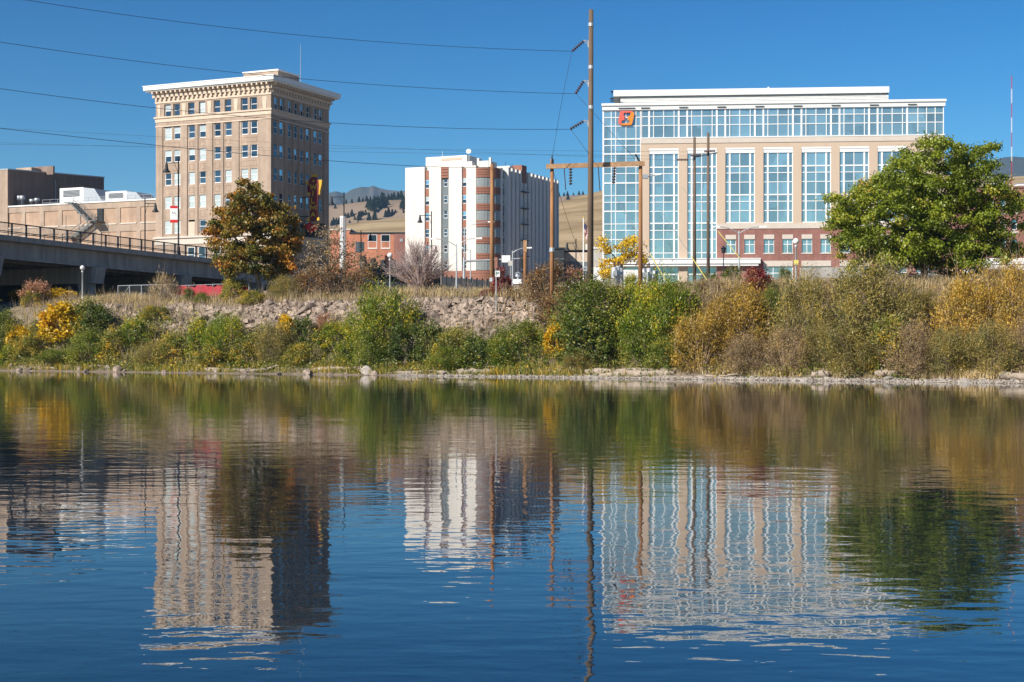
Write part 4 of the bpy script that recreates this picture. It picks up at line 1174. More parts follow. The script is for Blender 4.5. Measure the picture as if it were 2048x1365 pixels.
# ================================================================ other buildings
def simple_block(name, label, px0, px1, py_top, Y, dep, m, yaw=None, cap=None, z_low=None):
    yaw = GA if yaw is None else yaw
    fc = Facade(px1, Y, yaw, gz(PX(px1, Y), Y) - 1)
    root = fc.root(name, label, 'building')
    x0 = fc.t(px0)
    zt = fc.z(py_top, 0)
    box_part('wall', m, root, x0, 0, 0, dep, 0, zt)
    if cap:
        box_part('parapet_cap', cap, root, x0 - .15, .15, -.15, dep + .15, zt, zt + .35)
    return fc, root, x0, zt
# orange brick building with white chimney between tower and hotel
fc, r, x0, zt = simple_block('orange_brick_shop', 'low orange brick building with dark parapet between tower and white hotel', 700, 815, 468, 317, 14, MT['orange_brick'], R(-2), MT['charcoal'])
xx = fc.t(788)
box_part('corner_pier', MT['red_brick'], r, xx, 0.02, -.1, .1, 0, zt - .02)
ms = window_set(2.0, 3.0)
for px in (771, 745):
    add_window(r, ms, (fc.t(px) - 1.0, -.04, fc.z(497, 0)), 0, 'd')
box_part('arched_window', MT['pane_sky'], r, fc.t(711), fc.t(728), -.06, .05, fc.z(505, 0), fc.z(484, 0))
box_part('wall_vent', MT['grey_metal'], r, fc.t(800), fc.t(806), -.22, -.1, fc.z(484, 0), fc.z(478, 0))
fc, r, x0, zt = simple_block('orange_brick_annex', 'taller orange brick annex behind the dry tree beside the tower', 660, 700, 461, 322, 12, MT['orange_brick'], R(-2), MT['limestone'])
m = MB(); fc = Facade(686, 308, R(-2), 14)
w = 10 / FOC * 308 / 2
m.box(-w, w, -.9, .9, 0, PZ(433, 308) - 14)
ch = fc.root('white_pylon', 'slim white pylon standing above the orange brick annex', 'pylon')
m.build('shaft', MT['white_trim'], ch)
for k in range(6):
    box_part('rib', MT['white_trim'], ch, -w + .1 + k * w * 2 / 6, -w + .22 + k * w * 2 / 6, -.95, -.901, 4, PZ(437, 308) - 14)
# dark building, beige building and white building between hotel and bank
fc, r, x0, zt = simple_block('dark_commercial_block', 'near black commercial block just right of the hotel', 1098, 1128, 499, 285, 10, MT['charcoal'], R(-3), MT['dark_metal'])
for k in range(3): box_part('ledge', MT['grey_siding'], r, x0, .05, -.2, -.002, zt - 2 - 1.8 * k, zt - 1.85 - 1.8 * k)
fc, r, x0, zt = simple_block('beige_commercial_block', 'low beige commercial block behind the flagpole', 1128, 1196, 505, 290, 14, MT['cream_stone'], R(-3), None)
box_part('roof_edge', MT['dark_metal'], r, x0, 0, -.2, 14, zt + .3, zt + .5)
box_part('lower_wall', MT['grey_siding'], r, x0, 0, -.15, -.002, 0, zt - 1.9)
box_part('roof_box', MT['white_paint'], r, fc.t(1171), fc.t(1178), 1, 3, zt + .5, zt + 1.7)
fc, r, x0, zt = simple_block('white_low_building', 'low white building tucked against the glass office behind yellow leaves', 1184, 1213, 498, 266, 10, MT['pale_concrete'], R(-3), MT['white_trim'])
box_part('door_band', MT['white_trim'], r, x0, 0, -.3, -.01, 0, zt - 3.4)
# brick building on the right edge
def right_brick():
    fc = Facade(1968, 172, R(-3), 9.5)
    root = fc.root('red_brick_block', 'red brick block with flat roof at the right edge', 'building')
    x1 = fc.t(2230); zt = fc.z(376, fc.t(2010))
    Zr = lambda py: fc.z(py, fc.t(2030))
    rows = [(Zr(423), Zr(400)), (Zr(461), Zr(440)), (Zr(500), Zr(480))]
    cols = [(fc.t(p), fc.t(p + 13)) for p in (1975, 2000, 2022.5, 2045, 2068, 2091, 2114)]
    MB().plate([0, x1] + [v for c in cols for v in c], [-2, zt] + [v for q_ in rows for v in q_], lambda x, z: not (any(a < x < b_ for a, b_ in cols) and any(l < z < t for l, t in rows)), 0, .3).build('front_wall', MT['red_brick'], root)
    box_part('body', MT['red_brick'], root, 0, x1, .5, 18, -2, zt - .02)
    w = cols[0][1] - cols[0][0]; ms = window_set(w, rows[0][1] - rows[0][0])
    for a, b_ in cols:
        for l, t in rows:
            add_window(root, ms, (a, .18, l), 0, 's'); box_part('lintel', MT['limestone'], root, a - .1, b_ + .1, -.05, .1, l - .35, l - .12)
    for a, b_ in cols[::2]:
        box_part('pilaster', MT['red_brick'], root, b_ + .3, b_ + .75, -.12, -.002, -2, zt - 1)
    box_part('coping', MT['red_brick'], root, -.1, x1, -.15, .4, zt, zt + .18)
    return fc, zt
FR, FR_ZT = right_brick()
for i, (px0, px1, py, lab) in enumerate(((1978, 1996, 366, 'wide white flat air unit on the brick block roof beside the tree'), (1992, 2001, 361, 'square grey air unit on the brick block roof, left of the pair'), (2004, 2012, 361, 'square grey air unit on the brick block roof, right of the pair'), (2034, 2060, 368, 'rounded white rooftop unit at the right edge of the brick block'))):
    y = 3.0 + i; x0, x1 = FR.t(px0, y), FR.t(px1, y)
    p = np.array((FR.ox, FR.oy)) + x0 * np.array(FR.ex) + y * np.array(FR.ey)
    h = FR.z(py, x0, y) - FR_ZT
    r = empty('rooftop_unit', (p[0], p[1], FR.z0 + FR_ZT), FR.yaw, lab, 'air unit', 'air units on the brick block roof')
    box_part('cabinet', MT['white_trim' if i in (0, 3) else 'grey_metal'], r, 0, x1 - x0, 0, 1.2, -.03, h)
    box_part('grille', MT['grey_siding'], r, .1, x1 - x0 - .1, -.04, -.002, h * .25, h * .8)
    box_part('lid', MT['galvanised'], r, -.04, x1 - x0 + .04, -.06, 1.25, h, h + .06)
# ================================================================ bridge ramp
BN = -103.0; BY0 = 103.0 / 0.7369
def bridge_pt(a, off=0.0):
    """a metres along the near edge (away from the camera), off metres to the left of that edge"""
    ox = PX(0, BY0); x = ox + a * EY[0] - off * EX[0]; y = BY0 + a * EY[1] - off * EX[1]
    return x, y
def bridge_a(px):
    r = RX(px); Y = BN / (r * EX[0] + EX[1]) if False else BN / (r * 0.909 - 0.416)
    return (Y - BY0) / 0.909
def curb_z(a): return float(np.interp(a, [-60, 0, 34, 66, 81, 95], [13.3, 12.85, 12.35, 11.6, 11.2, 11.0]))
def build_bridge():
    ox, oy = bridge_pt(0)
    root = empty('road_bridge', (ox, oy, 0), GA, 'grey concrete road bridge ramp with dark railing at the left', 'bridge')
    A0, A1 = -52.0, 84.0
    stn = [A0, -40, -27, -13.4, 0, 6, 13.2, 20, 26.5, 33, 40, 46, 53, 60, 66, 72, 78, A1]
    Wd = 20.0
    def strip(name, m, o0, o1, dz0, dz1, st=stn):
        """long box following the grade; o = offsets to the left of the edge"""
        v, f = [], []
        for a in st:
            z = curb_z(a)
            v += [(-o0, a, z + dz0), (-o1, a, z + dz0), (-o1, a, z + dz1), (-o0, a, z + dz1)]
        for i in range(len(st) - 1):
            b0 = i * 4
            for k in range(4): f.append((b0 + k, b0 + 4 + k, b0 + 4 + (k + 1) % 4, b0 + (k + 1) % 4))
        f.append((0, 1, 2, 3)); e = (len(st) - 1) * 4; f.append((e + 3, e + 2, e + 1, e))
        me = bpy.data.meshes.new(name); me.from_pydata(v, [], f); me.materials.append(m); me.update()
        return place(name, me, root)
    strip('deck_slab', MT['concrete'], 0.35, Wd - .35, -.55, -.12)
    strip('road_surface', MT['asphalt'], 2.2, Wd - 2.2, -.118, -.06)
    strip('edge_beam', MT['concrete'], 0.0, .34, -.52, 0.0)
    strip('edge_beam', MT['concrete'], Wd - .34, Wd, -.52, 0.0)
    strip('sidewalk', MT['pale_concrete'], .36, 2.19, -.118, -.02)
    g_end = [a for a in stn if a <= 60]
    for o in (.9, 4.9, 9.0, 13.2, 17.4):
        strip('girder', MT['concrete'], o, o + .5, -2.0, -.56, g_end)
        strip('girder_flange', MT['concrete'], o - .15, o + .65, -2.25, -2.002, g_end)
    strip('underside_shade_wall', MT['roof_dark'], Wd - 1.6, Wd - 1.2, -9.0, -2.3, [a for a in stn if 6 <= a <= 60])  # added dark wall, its colour standing in for deep shade under the deck
    # ground-level retaining wall at the town end
    strip('retaining_wall', MT['concrete'], .12, .5, -5.0, -.525, [a for a in stn if a >= 53])
    for a in (-44.4, -29.6, -14.8, 0.0, 14.8, 29.6, 44.4):
        z = curb_z(a) - 2.26
        x, y = bridge_pt(a, 3); zg = min(gz(x, y), gz(*bridge_pt(a, 16))) - .6
        cap = MB()
        cap.hexa([(-.6, a - .75, z - 1.7), (-.6, a + .75, z - 1.7), (-Wd + .6, a + .75, z - 1.7), (-Wd + .6, a - .75, z - 1.7)][::-1], [(-.2, a - .75, z), (-.2, a + .75, z), (-Wd + .2, a + .75, z), (-Wd + .2, a - .75, z)][::-1])
        cap.build('pier_cap', MT['concrete'], root)
        for o in (2.2, 10, 17.8):
            c = MB(); c.hexa([(-o + .6, a - .5, zg), (-o + .6, a + .5, zg), (-o - .6, a + .5, zg), (-o - .6, a - .5, zg)][::-1], [(-o + .75, a - .55, z - 1.7), (-o + .75, a + .55, z - 1.7), (-o - .75, a + .55, z - 1.7), (-o - .75, a - .55, z - 1.7)][::-1])
            c.build('pier_column', MT['concrete'], root)
    # railing: posts, rails and mesh panels
    pm = MB().box(-.07, .07, -.06, .06, 0, 1.25).mesh('rail_post', MT['dark_metal'])
    a = -8.0; posts = []
    while a < 62:
        posts.append(a); a += 1.95
    for o in (.18, Wd - .18):
        for a in posts: place('rail_post', pm, root, (-o, a, curb_z(a)))
        st = [posts[0]] + [s for s in stn if posts[0] < s < posts[-1]] + [posts[-1]]
        strip('top_rail', MT['dark_metal'], o - .05, o + .05, 1.16, 1.26, st)
        strip('bottom_rail', MT['dark_metal'], o - .03, o + .03, .22, .28, st)
        strip('mid_rail', MT['dark_metal'], o - .03, o + .03, .36, .44, st)
        for i in range(len(posts) - 1):
            b = MB()
            for k in range(1, 12):
                aa = posts[i] + (posts[i + 1] - posts[i]) * k / 12
                b.tube([(-o, aa, curb_z(aa) + .25), (-o, aa, curb_z(aa) + 1.18)], .013, 4)
            b.build('baluster_panel', MT['dark_metal'], root)['kind'] = 'stuff'
    # dark tall screen with rounded posts where the ramp meets the street
    a0, a1 = bridge_a(738), bridge_a(885)
    n = 9
    for i in range(n):
        aa = a0 + (a1 - a0) * i / (n - 1); z = curb_z(aa)
        hgt = 3.2 - .1 * i / n * 4
        MB().box(-.45, .45, -.3, .3, -.5, hgt - .55).lathe([(.34, hgt - .55), (.40, hgt - .35), (.40, hgt - .15), (.22, hgt), (.02, hgt + .04)], 8).build('screen_post', MT['charcoal'], root, False, (-.9, aa, z))
        if i < n - 1:
            a2 = a0 + (a1 - a0) * (i + 1) / (n - 1)
            m = MB(); m.hexa([(-.85, aa + .3, z - .5), (-.85, a2 - .3, curb_z(a2) - .5), (-.95, a2 - .3, curb_z(a2) - .5), (-.95, aa + .3, z - .5)], [(-.85, aa + .3, z + hgt - .9), (-.85, a2 - .3, curb_z(a2) + hgt - .95), (-.95, a2 - .3, curb_z(a2) + hgt - .95), (-.95, aa + .3, z + hgt - .9)])
            m.build('screen_panel', MT['charcoal'], root)
    return root
build_bridge()

# ---------------------------------------------------------------- bell lamps on the bridge
def bell_lamp(px, py_top, off, arm_px, label, banner=False, Y=None, base=None):
    if Y is None:
        r = RX(px); Yb = (BN - off) / (r * 0.909 - 0.416)
        x, y = r * Yb, Yb
        a = (Yb - BY0) / 0.909
        zb = curb_z(min(max(a, -50), 84)) - (.0 if off < 5 else .1)
    else:
        x, y = PX(px, Y), Y; zb = gz(x, y) - .3
    zt = PZ(py_top, y); h = zt - zb
    dx = (arm_px - px) / FOC * y
    root = empty('bell_street_lamp', (x, y, zb), 0, label, 'street lamp', 'bell street lamps along the bridge road')
    m = MB().lathe([(.28, 0), (.28, .12), (.2, .2), (.17, .9), (.12, 1.0), (.095, 1.2), (.075, h - .1), (.09, h - .08), (.09, h)], 10)
    m.build('pole', MT['dark_metal'], root, True)
    zA = h - .62
    MB().tube([(0, 0, zA), (dx, 0, zA - .04)], .055, 6).build('arm', MT['dark_metal'], root)
    MB().tube([(0, 0, zA - 1.5), (dx * .12, 0, zA - .8), (dx * .35, 0, zA - .04)], .03, 5).build('arm_brace', MT['dark_metal'], root)
    sh = MB().lathe([(.06, .08), (.1, .05), (.1, -.12), (.16, -.2), (.2, -.6), (.28, -.85), (.46, -1.05), (.46, -1.1), (.3, -1.08)], 12, (dx, 0, zA))
    lamp = sh.build('bell_shade', MT['dark_metal'], root, True)
    MB().lathe([(.26, -1.07), (.27, -1.11), (.02, -1.2)], 10, (dx, 0, zA)).build('lens', MT['pale_concrete'], lamp, True)
    if banner:
        sx = -1 if dx < 0 else 1
        z1 = PZ(412, y) - zb; z0 = PZ(446, y) - zb; w = 15 / FOC * y
        b = MB().box(min(sx * .1, sx * (w + .1)), max(sx * .1, sx * (w + .1)), -.012, .012, z0 + .35, z1 - .3).build('banner', MT['white_paint'], root)
        for za, zb_ in ((z1 - .298, z1), (z0, z0 + .348)):
            MB().box(min(sx * .1, sx * (w + .1)), max(sx * .1, sx * (w + .1)), -.015, .015, za, zb_).build('banner_stripe', MT['sign_rose'], b)
        c = MB(); c.tube([(sx * .25, -.02, (z0 + z1) / 2 - .1), (sx * .45, -.02, (z0 + z1) / 2 + .25), (sx * .65, -.02, (z0 + z1) / 2 + .05), (sx * .72, -.02, (z0 + z1) / 2 + .32)], .03, 4)
        c.build('banner_print', MT['grey_siding'], b)
    return root
bell_lamp(357, 315, .3, 333, 'nearest tall bell street lamp on the bridge, carrying a red and white banner', True)
bell_lamp(290, 398, 19.6, 311, 'bell street lamp on the far side of the bridge before the theatre wing')
bell_lamp(688, 385, .3, 663, 'bell street lamp with its arm to the left beside the tower')
bell_lamp(722, 461, 19.6, 741, 'small bell street lamp before the orange brick building')
bell_lamp(863, 423, .3, 840, 'bell street lamp in front of the white hotel, arm to the left')
bell_lamp(855, 485, 19.6, 872, 'low bell street lamp in front of the white hotel, arm to the right')
bell_lamp(1152, 478, 0, 1134, 'bell street lamp in front of the beige commercial block', False, 215)

# ---------------------------------------------------------------- globe lamps
MT['globe'] = mat('globe', (0.80, 0.80, 0.78), 0.3, 0.04, 2.0, spec=0.5)
def globe_lamp(px, py, v, label):
    x, y = at_v(px, v); zb = gz(x, y) - .05; zc = PZ(py, y)
    h = zc - zb
    r = empty('globe_lamp', (x, y, zb), 0, label, 'lamp', 'globe lamps along the river path')
    MB().lathe([(.2, 0), (.2, .15), (.1, .3), (.075, .6), (.06, h - .5), (.1, h - .45), (.13, h - .32), (.08, h - .27)], 10).build('post', MT['galvanised'], r, True)
    n = 10; prof = [(.225 * math.sin(math.pi * k / n) + .002, -.225 * math.cos(math.pi * k / n)) for k in range(n + 1)]
    MB().lathe(prof, 14, (0, 0, h)).build('globe', MT['globe'], r, True)
    return r
globe_lamp(165, 536, 12.5, 'globe lamp under the bridge beside its pier')
globe_lamp(780, 511, 13.0, 'globe lamp between the dry tree and the bare shrub')
g = globe_lamp(1592, 483, 14.0, 'globe lamp in front of the brick storeys of the glass office')
MB().box(-.16, .16, -.1, -.08, 1.6, 1.92).build('yellow_notice', MT['yellow_guard'], g)

# ---------------------------------------------------------------- cobra lamps and signal mast
def cobra_lamp(px, py_top, Y, arms, label):
    x, y = PX(px, Y), Y; zb = gz(x, y) - .2; h = PZ(py_top, y) - zb
    r = empty('cobra_street_lamp', (x, y, zb), 0, label, 'street lamp', 'cobra head street lamps')
    MB().tube([(0, 0, 0), (0, 0, h)], [.12, .07], 8).build('pole', MT['galvanised'], r)
    for apx, apy in arms:
        dx = (apx - px) / FOC * y; dz = (py_top - apy) / FOC * y
        MB().tube([(0, 0, h - .3), (dx * .3, 0, h - .3 + dz * .65 + .1), (dx * .65, 0, h - .1 + dz), (dx, 0, h + dz)], .05, 6).build('arm', MT['galvanised'], r)
        s = 1 if dx > 0 else -1
        MB().hexa([(dx, -.14, h + dz - .1), (dx + s * .8, -.16, h + dz - .09), (dx + s * .8, .16, h + dz - .09), (dx, .14, h + dz - .1)], [(dx, -.08, h + dz + .06), (dx + s * .8, -.1, h + dz + .1), (dx + s * .8, .1, h + dz + .1), (dx, .08, h + dz + .06)]).build('lamp_head', MT['white_paint'], r)
    return r
cobra_lamp(913, 488, 165, [(872, 478), (950, 477)], 'double armed street lamp low in front of the white hotel')
cobra_lamp(929, 455, 190, [(976, 444)], 'tall single armed street lamp before the rounded hotel corner')
cobra_lamp(941, 500, 215, [(926, 496)], 'small street lamp behind the signal arm')
cobra_lamp(1025, 502, 200, [(1052, 496)], 'single armed street lamp before the shaded hotel side')
cobra_lamp(1478, 462, 160, [(1440, 454), (1518, 454)], 'double armed street lamp before the brick storeys of the glass office')
def signal_mast():
    Y = 186.0; x, y = PX(928, Y), Y; zb = gz(x, y) - .2
    r = empty('traffic_signal', (x, y, zb), 0, 'grey traffic signal mast arm crossing in front of the hotel base', 'traffic signal')
    h = PZ(523, Y) - zb; L = (1040 - 928) / FOC * Y
    MB().tube([(0, 0, 0), (0, 0, h + .5)], [.2, .14], 8).build('pole', MT['galvanised'], r)
    MB().tube([(0, 0, h), (L, 0, h + .35)], [.16, .08], 8).build('mast_arm', MT['galvanised'], r)
    for px, w in ((1012, .55), (960, .0)):
        if not w: continue
        dx = (px - 928) / FOC * Y
        box_part('street_sign', MT['white_paint'], r, dx - w, dx + w, -.2, -.16, h - .15, h + .75)
    for px in (993, 1044):
        dx = (px - 928) / FOC * Y
        hd = MB().box(dx - .24, dx + .24, -.2, .16, h - .9, h + .35).build('signal_head', MT['charcoal'], r)
        for k in range(3): MB().lathe([(.1, 0), (.13, .05), (.13, .2)], 8, (0, 0, 0)).build('lens_hood', MT['dark_metal'], hd, False, (dx, -.2, h + .12 - .4 * k)).rotation_euler = (R(90), 0, 0)
signal_mast()

# ---------------------------------------------------------------- utility poles
def pole(name, px, py_top, v_or_Y, r0, r1, m, label, is_Y=False, lean=0.0):
    x, y = (PX(px, v_or_Y), v_or_Y) if is_Y else at_v(px, v_or_Y)
    zb = gz(x, y) - .4; h = PZ(py_top, y) - zb
    root = empty(name, (x, y, zb), 0, label, 'utility pole', 'wooden utility poles')
    MB().tube([(0, 0, 0), (lean * .5, 0, h * .5), (lean, 0, h)], [r0, (r0 + r1) / 2, r1], 12).build('shaft', m, root, True)
    return root, Vector((x + lean, y, zb + h)), zb, h
def insulator(root, p, q, n=6, rad=.13):
    p, q = Vector(p), Vector(q); d = q - p; L = d.length
    prof = [(.03, 0)]
    for k in range(n):
        t = L * (k + .5) / n; dt = L / n
        prof += [(.035, t - dt * .4), (rad, t - dt * .12), (rad * .95, t + dt * .1), (.035, t + dt * .3)]
    prof += [(.03, L)]
    m = MB().lathe(prof, 9); o = m.build('insulator_string', MT['insulator'], root, True, p)
    o.rotation_mode = 'QUATERNION'; o.rotation_quaternion = d.to_track_quat('Z', 'Y')
    return o
WIRES = []
vp = 8.0
rt, top, zb, h = pole('utility_pole', 1180.5, 20, vp, .24, .16, MT['old_pole'], 'tallest dark weathered utility pole with three insulator brackets', lean=.06)
TPy = top.y
for k, (py, pys, px_e, py_e) in enumerate(((83, 93, 1144, 103), (163, 172, 1151, 188), (243, 252, 1140, 259))):
    L = lambda px, py_, dy=0.0: (PX(px, TPy) - rt.location.x, dy, PZ(py_, TPy) - zb)
    b = MB(); b.tube([L(1179, py), L(1167, py - 2)], .045, 5); b.tube([L(1179, pys), L(1167, py - 2)], .035, 5); b.tube([L(1177, py - 1), L(1177, pys + 2)], .05, 5)
    b.build('bracket', MT['galvanised'], rt)
    insulator(rt, L(1167, py), L(px_e, py_e), 6, .14)
for py in (50, 135, 215): MB().lathe([(.205, -.12), (.205, .12)], 12, (.05, 0, PZ(py, TPy) - zb)).build('pole_band', MT['galvanised'], rt)
# H-frame: two poles and a crossarm
ra, ta, za, ha = pole('utility_pole', 1104, 319, vp, .165, .13, MT['new_pole'], 'orange brown pole holding the left end of the long crossarm')
HFy = ta.y
rb, tb, zb2, hb = pole('utility_pole', 1281, 323, HFy, .165, .13, MT['new_pole'], 'orange brown pole holding the right end of the long crossarm', True)
x0 = PX(1092, HFy); cr = empty('crossarm', (x0, HFy - .2, PZ(339, HFy)), 0, 'long squared timber crossarm spanning two orange brown poles', 'crossarm')
Lc = PX(1289, HFy) - x0; dz = (339 - 333) / FOC * HFy
MB().hexa([(0, -.13, 0), (Lc, -.13, dz), (Lc, .02, dz), (0, .02, 0)], [(0, -.13, .34), (Lc, -.13, dz + .34), (Lc, .02, dz + .34), (0, .02, .34)]).build('beam', MT['cross_arm'], cr)
for px in (1141, 1229):
    dx = PX(px, HFy) - x0
    insulator(cr, (dx, -.06, dx / Lc * dz), (dx + (0 if px < 1200 else -.1), -.06, dx / Lc * dz - 1.25), 6, .14)
for px in (1128, 1196):
    dx = PX(px, HFy) - x0
    MB().tube([(dx, -.06, dx / Lc * dz), (dx + .12, -.06, dx / Lc * dz - 1.6)], .035, 5).build('arrester', MT['insulator'], cr)
MB().tube([(PX(1104, HFy) - x0, 0, .3), (PX(1104, HFy) - x0, 0, 1.0)], [.12, .04], 6).build('pole_pin', MT['dark_metal'], cr)
MB().tube([(PX(1281, HFy) - x0, 0, dz + .2), (PX(1270, HFy) - x0, 0, dz + .85)], [.07, .07], 6).build('arrester', MT['dark_metal'], cr)
rc, tc_, zc, hc_ = pole('utility_pole', 984, 329, 12.0, .17, .13, MT['new_pole'], 'orange brown pole in front of the rounded hotel corner')
rd, td, zd, hd = pole('utility_pole', 1050, 481, 138.0, .17, .15, MT['new_pole'], 'short pale topped pole left of the brown shrub', True)
box_part('pole_top', MT['cross_arm'], rd, -.17, .17, -.17, .17, hd - 1.1, hd - .01)
re_, te, ze, he = pole('utility_pole', 1389, 275, 172.0, .21, .15, MT['old_pole'], 'left of two grey brown poles before the glass office', True)
rf, tf, zf_, hf = pole('utility_pole', 1416.5, 266, 172.0, .21, .15, MT['old_pole'], 'right of two grey brown poles before the glass office', True)
LE = lambda px, py, dy=0: (PX(px, 172.0) - re_.location.x, dy, PZ(py, 172.0) - ze)
a_ = MB(); a_.tube([LE(1388, 316, -.3), LE(1436, 304, .6)], .07, 6); a_.build('cross_arm', MT['grey_siding'], re_)
for p, q_ in (((1375, 320.5), (1352, 321)), ((1402, 312), (1380, 312.5)), ((1430, 303), (1407, 304.5))):
    insulator(re_, LE(*p, -.25), LE(*q_, -.5), 8, .16)
MB().tube([LE(1376, 319.5, -.25), LE(1388, 319, -.2)], .05, 5).build('link', MT['galvanised'], re_)
for r_, zz in ((rc, PZ(560, rc.location.y) - zc), (ra, PZ(500, HFy) - za)):
    MB().lathe([(.205, -.15), (.205, .15)], 12, (0, 0, zz)).build('pole_band', MT['galvanised'], r_)
box_part('meter_box', MT['galvanised'], rb, .16, .55, -.25, .1, PZ(358, HFy) - zb2, PZ(350, HFy) - zb2)
MB().tube([(.2, -.1, PZ(357, HFy) - zb2), (PX(1312, HFy) - rb.location.x, -.1, PZ(350, HFy) - zb2)], .05, 6).build('lamp_arm', MT['grey_metal'], rb)
MB().hexa([(PX(1310, HFy) - rb.location.x, -.2, PZ(352, HFy) - zb2), (PX(1322, HFy) - rb.location.x, -.2, PZ(350, HFy) - zb2), (PX(1322, HFy) - rb.location.x, 0, PZ(350, HFy) - zb2), (PX(1310, HFy) - rb.location.x, 0, PZ(352, HFy) - zb2)], [(PX(1310, HFy) - rb.location.x, -.16, PZ(349, HFy) - zb2), (PX(1322, HFy) - rb.location.x, -.16, PZ(348, HFy) - zb2), (PX(1322, HFy) - rb.location.x, -.04, PZ(348, HFy) - zb2), (PX(1310, HFy) - rb.location.x, -.04, PZ(349, HFy) - zb2)]).build('lamp_head', MT['white_paint'], rb)
# ---------------------------------------------------------------- wires
def wire(pts, r, label, n=24, name='power_line'):
    """pts: (px, py, depth); a smooth curve through them"""
    P = [Vector((PX(p, Y), Y, PZ(q_, Y))) for p, q_, Y in pts]
    if len(P) == 2: P = [P[0], (P[0] + P[1]) / 2, P[1]]
    if len(P) == 3:
        ts = [0, (P[1] - P[0]).length / ((P[1] - P[0]).length + (P[2] - P[1]).length), 1]
        C = []
        for k in range(n + 1):
            t = k / n
            w0 = (t - ts[1]) * (t - 1) / ((0 - ts[1]) * (0 - 1)); w1 = t * (t - 1) / (ts[1] * (ts[1] - 1)); w2 = t * (t - ts[1]) / (1 - ts[1])
            C.append(P[0] * w0 + P[1] * w1 + P[2] * w2)
    else: C = P
    o = P[0].copy()
    tag(MB().tube([c - o for c in C], r, 5).build(name, MT['wire'], None, False, o), label, 'cable', 'overhead lines')
YL = 84.0
wire([(-60, -18, YL), (485, 59, 94), (1144, 103, TPy)], .016, 'highest power line running left from the tallest pole')
wire([(-60, 75, YL), (485, 147, 94), (1151, 188, TPy)], .016, 'second power line down from the tallest pole, crossing above the tower roof')
wire([(-60, 169, YL), (659, 246, 96), (1140, 259, TPy)], .016, 'third power line down from the tallest pole, crossing the tower upper windows')
wire([(-60, 250, YL), (659, 322, 96), (982, 335, rc.location.y)], .016, 'power line running left from the pole at the hotel corner')
wire([(1144, 103, TPy), (1128, 180, TPy), (1105, 312, HFy)], .013, 'thin jumper wire dropping left from the top insulator', 14, 'jumper_wire')
wire([(1152, 188, TPy), (1195, 235, TPy - .6), (1270, 318, HFy)], .013, 'thin jumper wire slanting right from the middle insulator', 14, 'jumper_wire')
wire([(1141, 259, TPy), (1160, 284, TPy - .6), (1192, 330, HFy)], .013, 'short jumper wire slanting right from the lowest insulator', 14, 'jumper_wire')
YW = 168.0
for k, (pa, pm_, pe, ex) in enumerate(((252, 290, 321, 1352), (283, 303, 312.5, 1380), (288, 297, 304.5, 1407))):
    wire([(-80, pa, 190), (640, pm_, 180), (ex, pe, 171.5)], .013, ['lowest', 'middle', 'upper'][k] + ' of three thin lines reaching the paired poles', 24)
wire([(1105, 336, HFy), (1135, 440, HFy + 4), (1165, 520, HFy + 8)], .014, 'thin wire falling from the left end of the crossarm', 12, 'jumper_wire')
wire([(1412, 310, 172), (1398, 470, 172), (1392, 545, 172)], .013, 'thin wire running down between the paired poles', 12, 'jumper_wire')
# yellow guy guards
for i, (a_, b_, lab) in enumerate((((1300, 508), (1343, 580), 'yellow guy wire guard beside the transformers'), ((1383, 514), (1432, 588), 'yellow guy wire guard below the paired poles'), ((1436, 463), (1481, 518), 'upper yellow guy wire guard left of the street lamp'))):
    Yg_ = 126.0
    p, q_ = Vector((PX(a_[0], Yg_), Yg_, PZ(a_[1], Yg_))), Vector((PX(b_[0], Yg_), Yg_, PZ(b_[1], Yg_)))
    if i == 2: p.y = q_.y = 158; p, q_ = Vector((PX(a_[0], 158), 158, PZ(a_[1], 158))), Vector((PX(b_[0], 158), 158, PZ(b_[1], 158)))
    d_ = (q_ - p)
    r = empty('guy_wire', p, 0, lab, 'guy wire', 'yellow guy guards')
    MB().tube([(0, 0, 0), d_], .05, 6).build('guard', MT['yellow_guard'], r)
    MB().tube([-d_ * 1.6, (0, 0, 0)], .02, 5).build('strand', MT['galvanised'], r)
# ---------------------------------------------------------------- flag
def flag():
    Y = 175.0; x = PX(1167, Y); zb = gz(x, Y) - .3; h = PZ(436, Y) - zb
    r = empty('flagpole', (x, Y, zb), 0, 'white flagpole with a limp striped flag beside the tallest pole', 'flagpole')
    MB().tube([(0, 0, 0), (0, 0, h)], [.1, .06], 8).build('pole', MT['white_paint'], r)
    MB().lathe([(.02, -.12), (.12, 0), (.02, .12)], 8, (0, 0, h + .1)).build('finial', MT['sign_gold'], r, True)
    zt = PZ(446, Y) - zb; zl = PZ(478, Y) - zb
    def cloth(u, v):
        x_ = .08 + u * .42 * (1 - .15 * v) + .04 * math.sin(v * 9 + u * 4); y_ = .12 * math.sin(u * 9 + v * 3); z_ = zt - v * (zt - zl) * (.55 + .45 * u) - u * .45
        return (x_, y_, z_)
    n = 13
    for k in range(n):
        m = MB()
        for j in range(8):
            for i in range(2):
                pass
        rows = [(k / n, (k + 1) / n)]
        u0s = np.linspace(0, 1, 10)
        v_, f_ = [], []
        for u in u0s:
            v_ += [cloth(u, k / n), cloth(u, (k + 1) / n)]
        for i in range(9): m.face([v_[2 * i], v_[2 * i + 1], v_[2 * i + 3], v_[2 * i + 2]])
        m.build('flag_stripe', MT['flag_red'] if k % 2 == 0 else MT['white_paint'], r)
    m = MB()
    for i in range(5):
        for j in range(6):
            c = lambda u, v: (cloth(u, v)[0], cloth(u, v)[1] - .02, cloth(u, v)[2])
            m.face([c(i * .09, j * .085), c(i * .09, (j + 1) * .085), c((i + 1) * .09, (j + 1) * .085), c((i + 1) * .09, j * .085)])
    m.build('flag_canton', MT['flag_blue'], r)
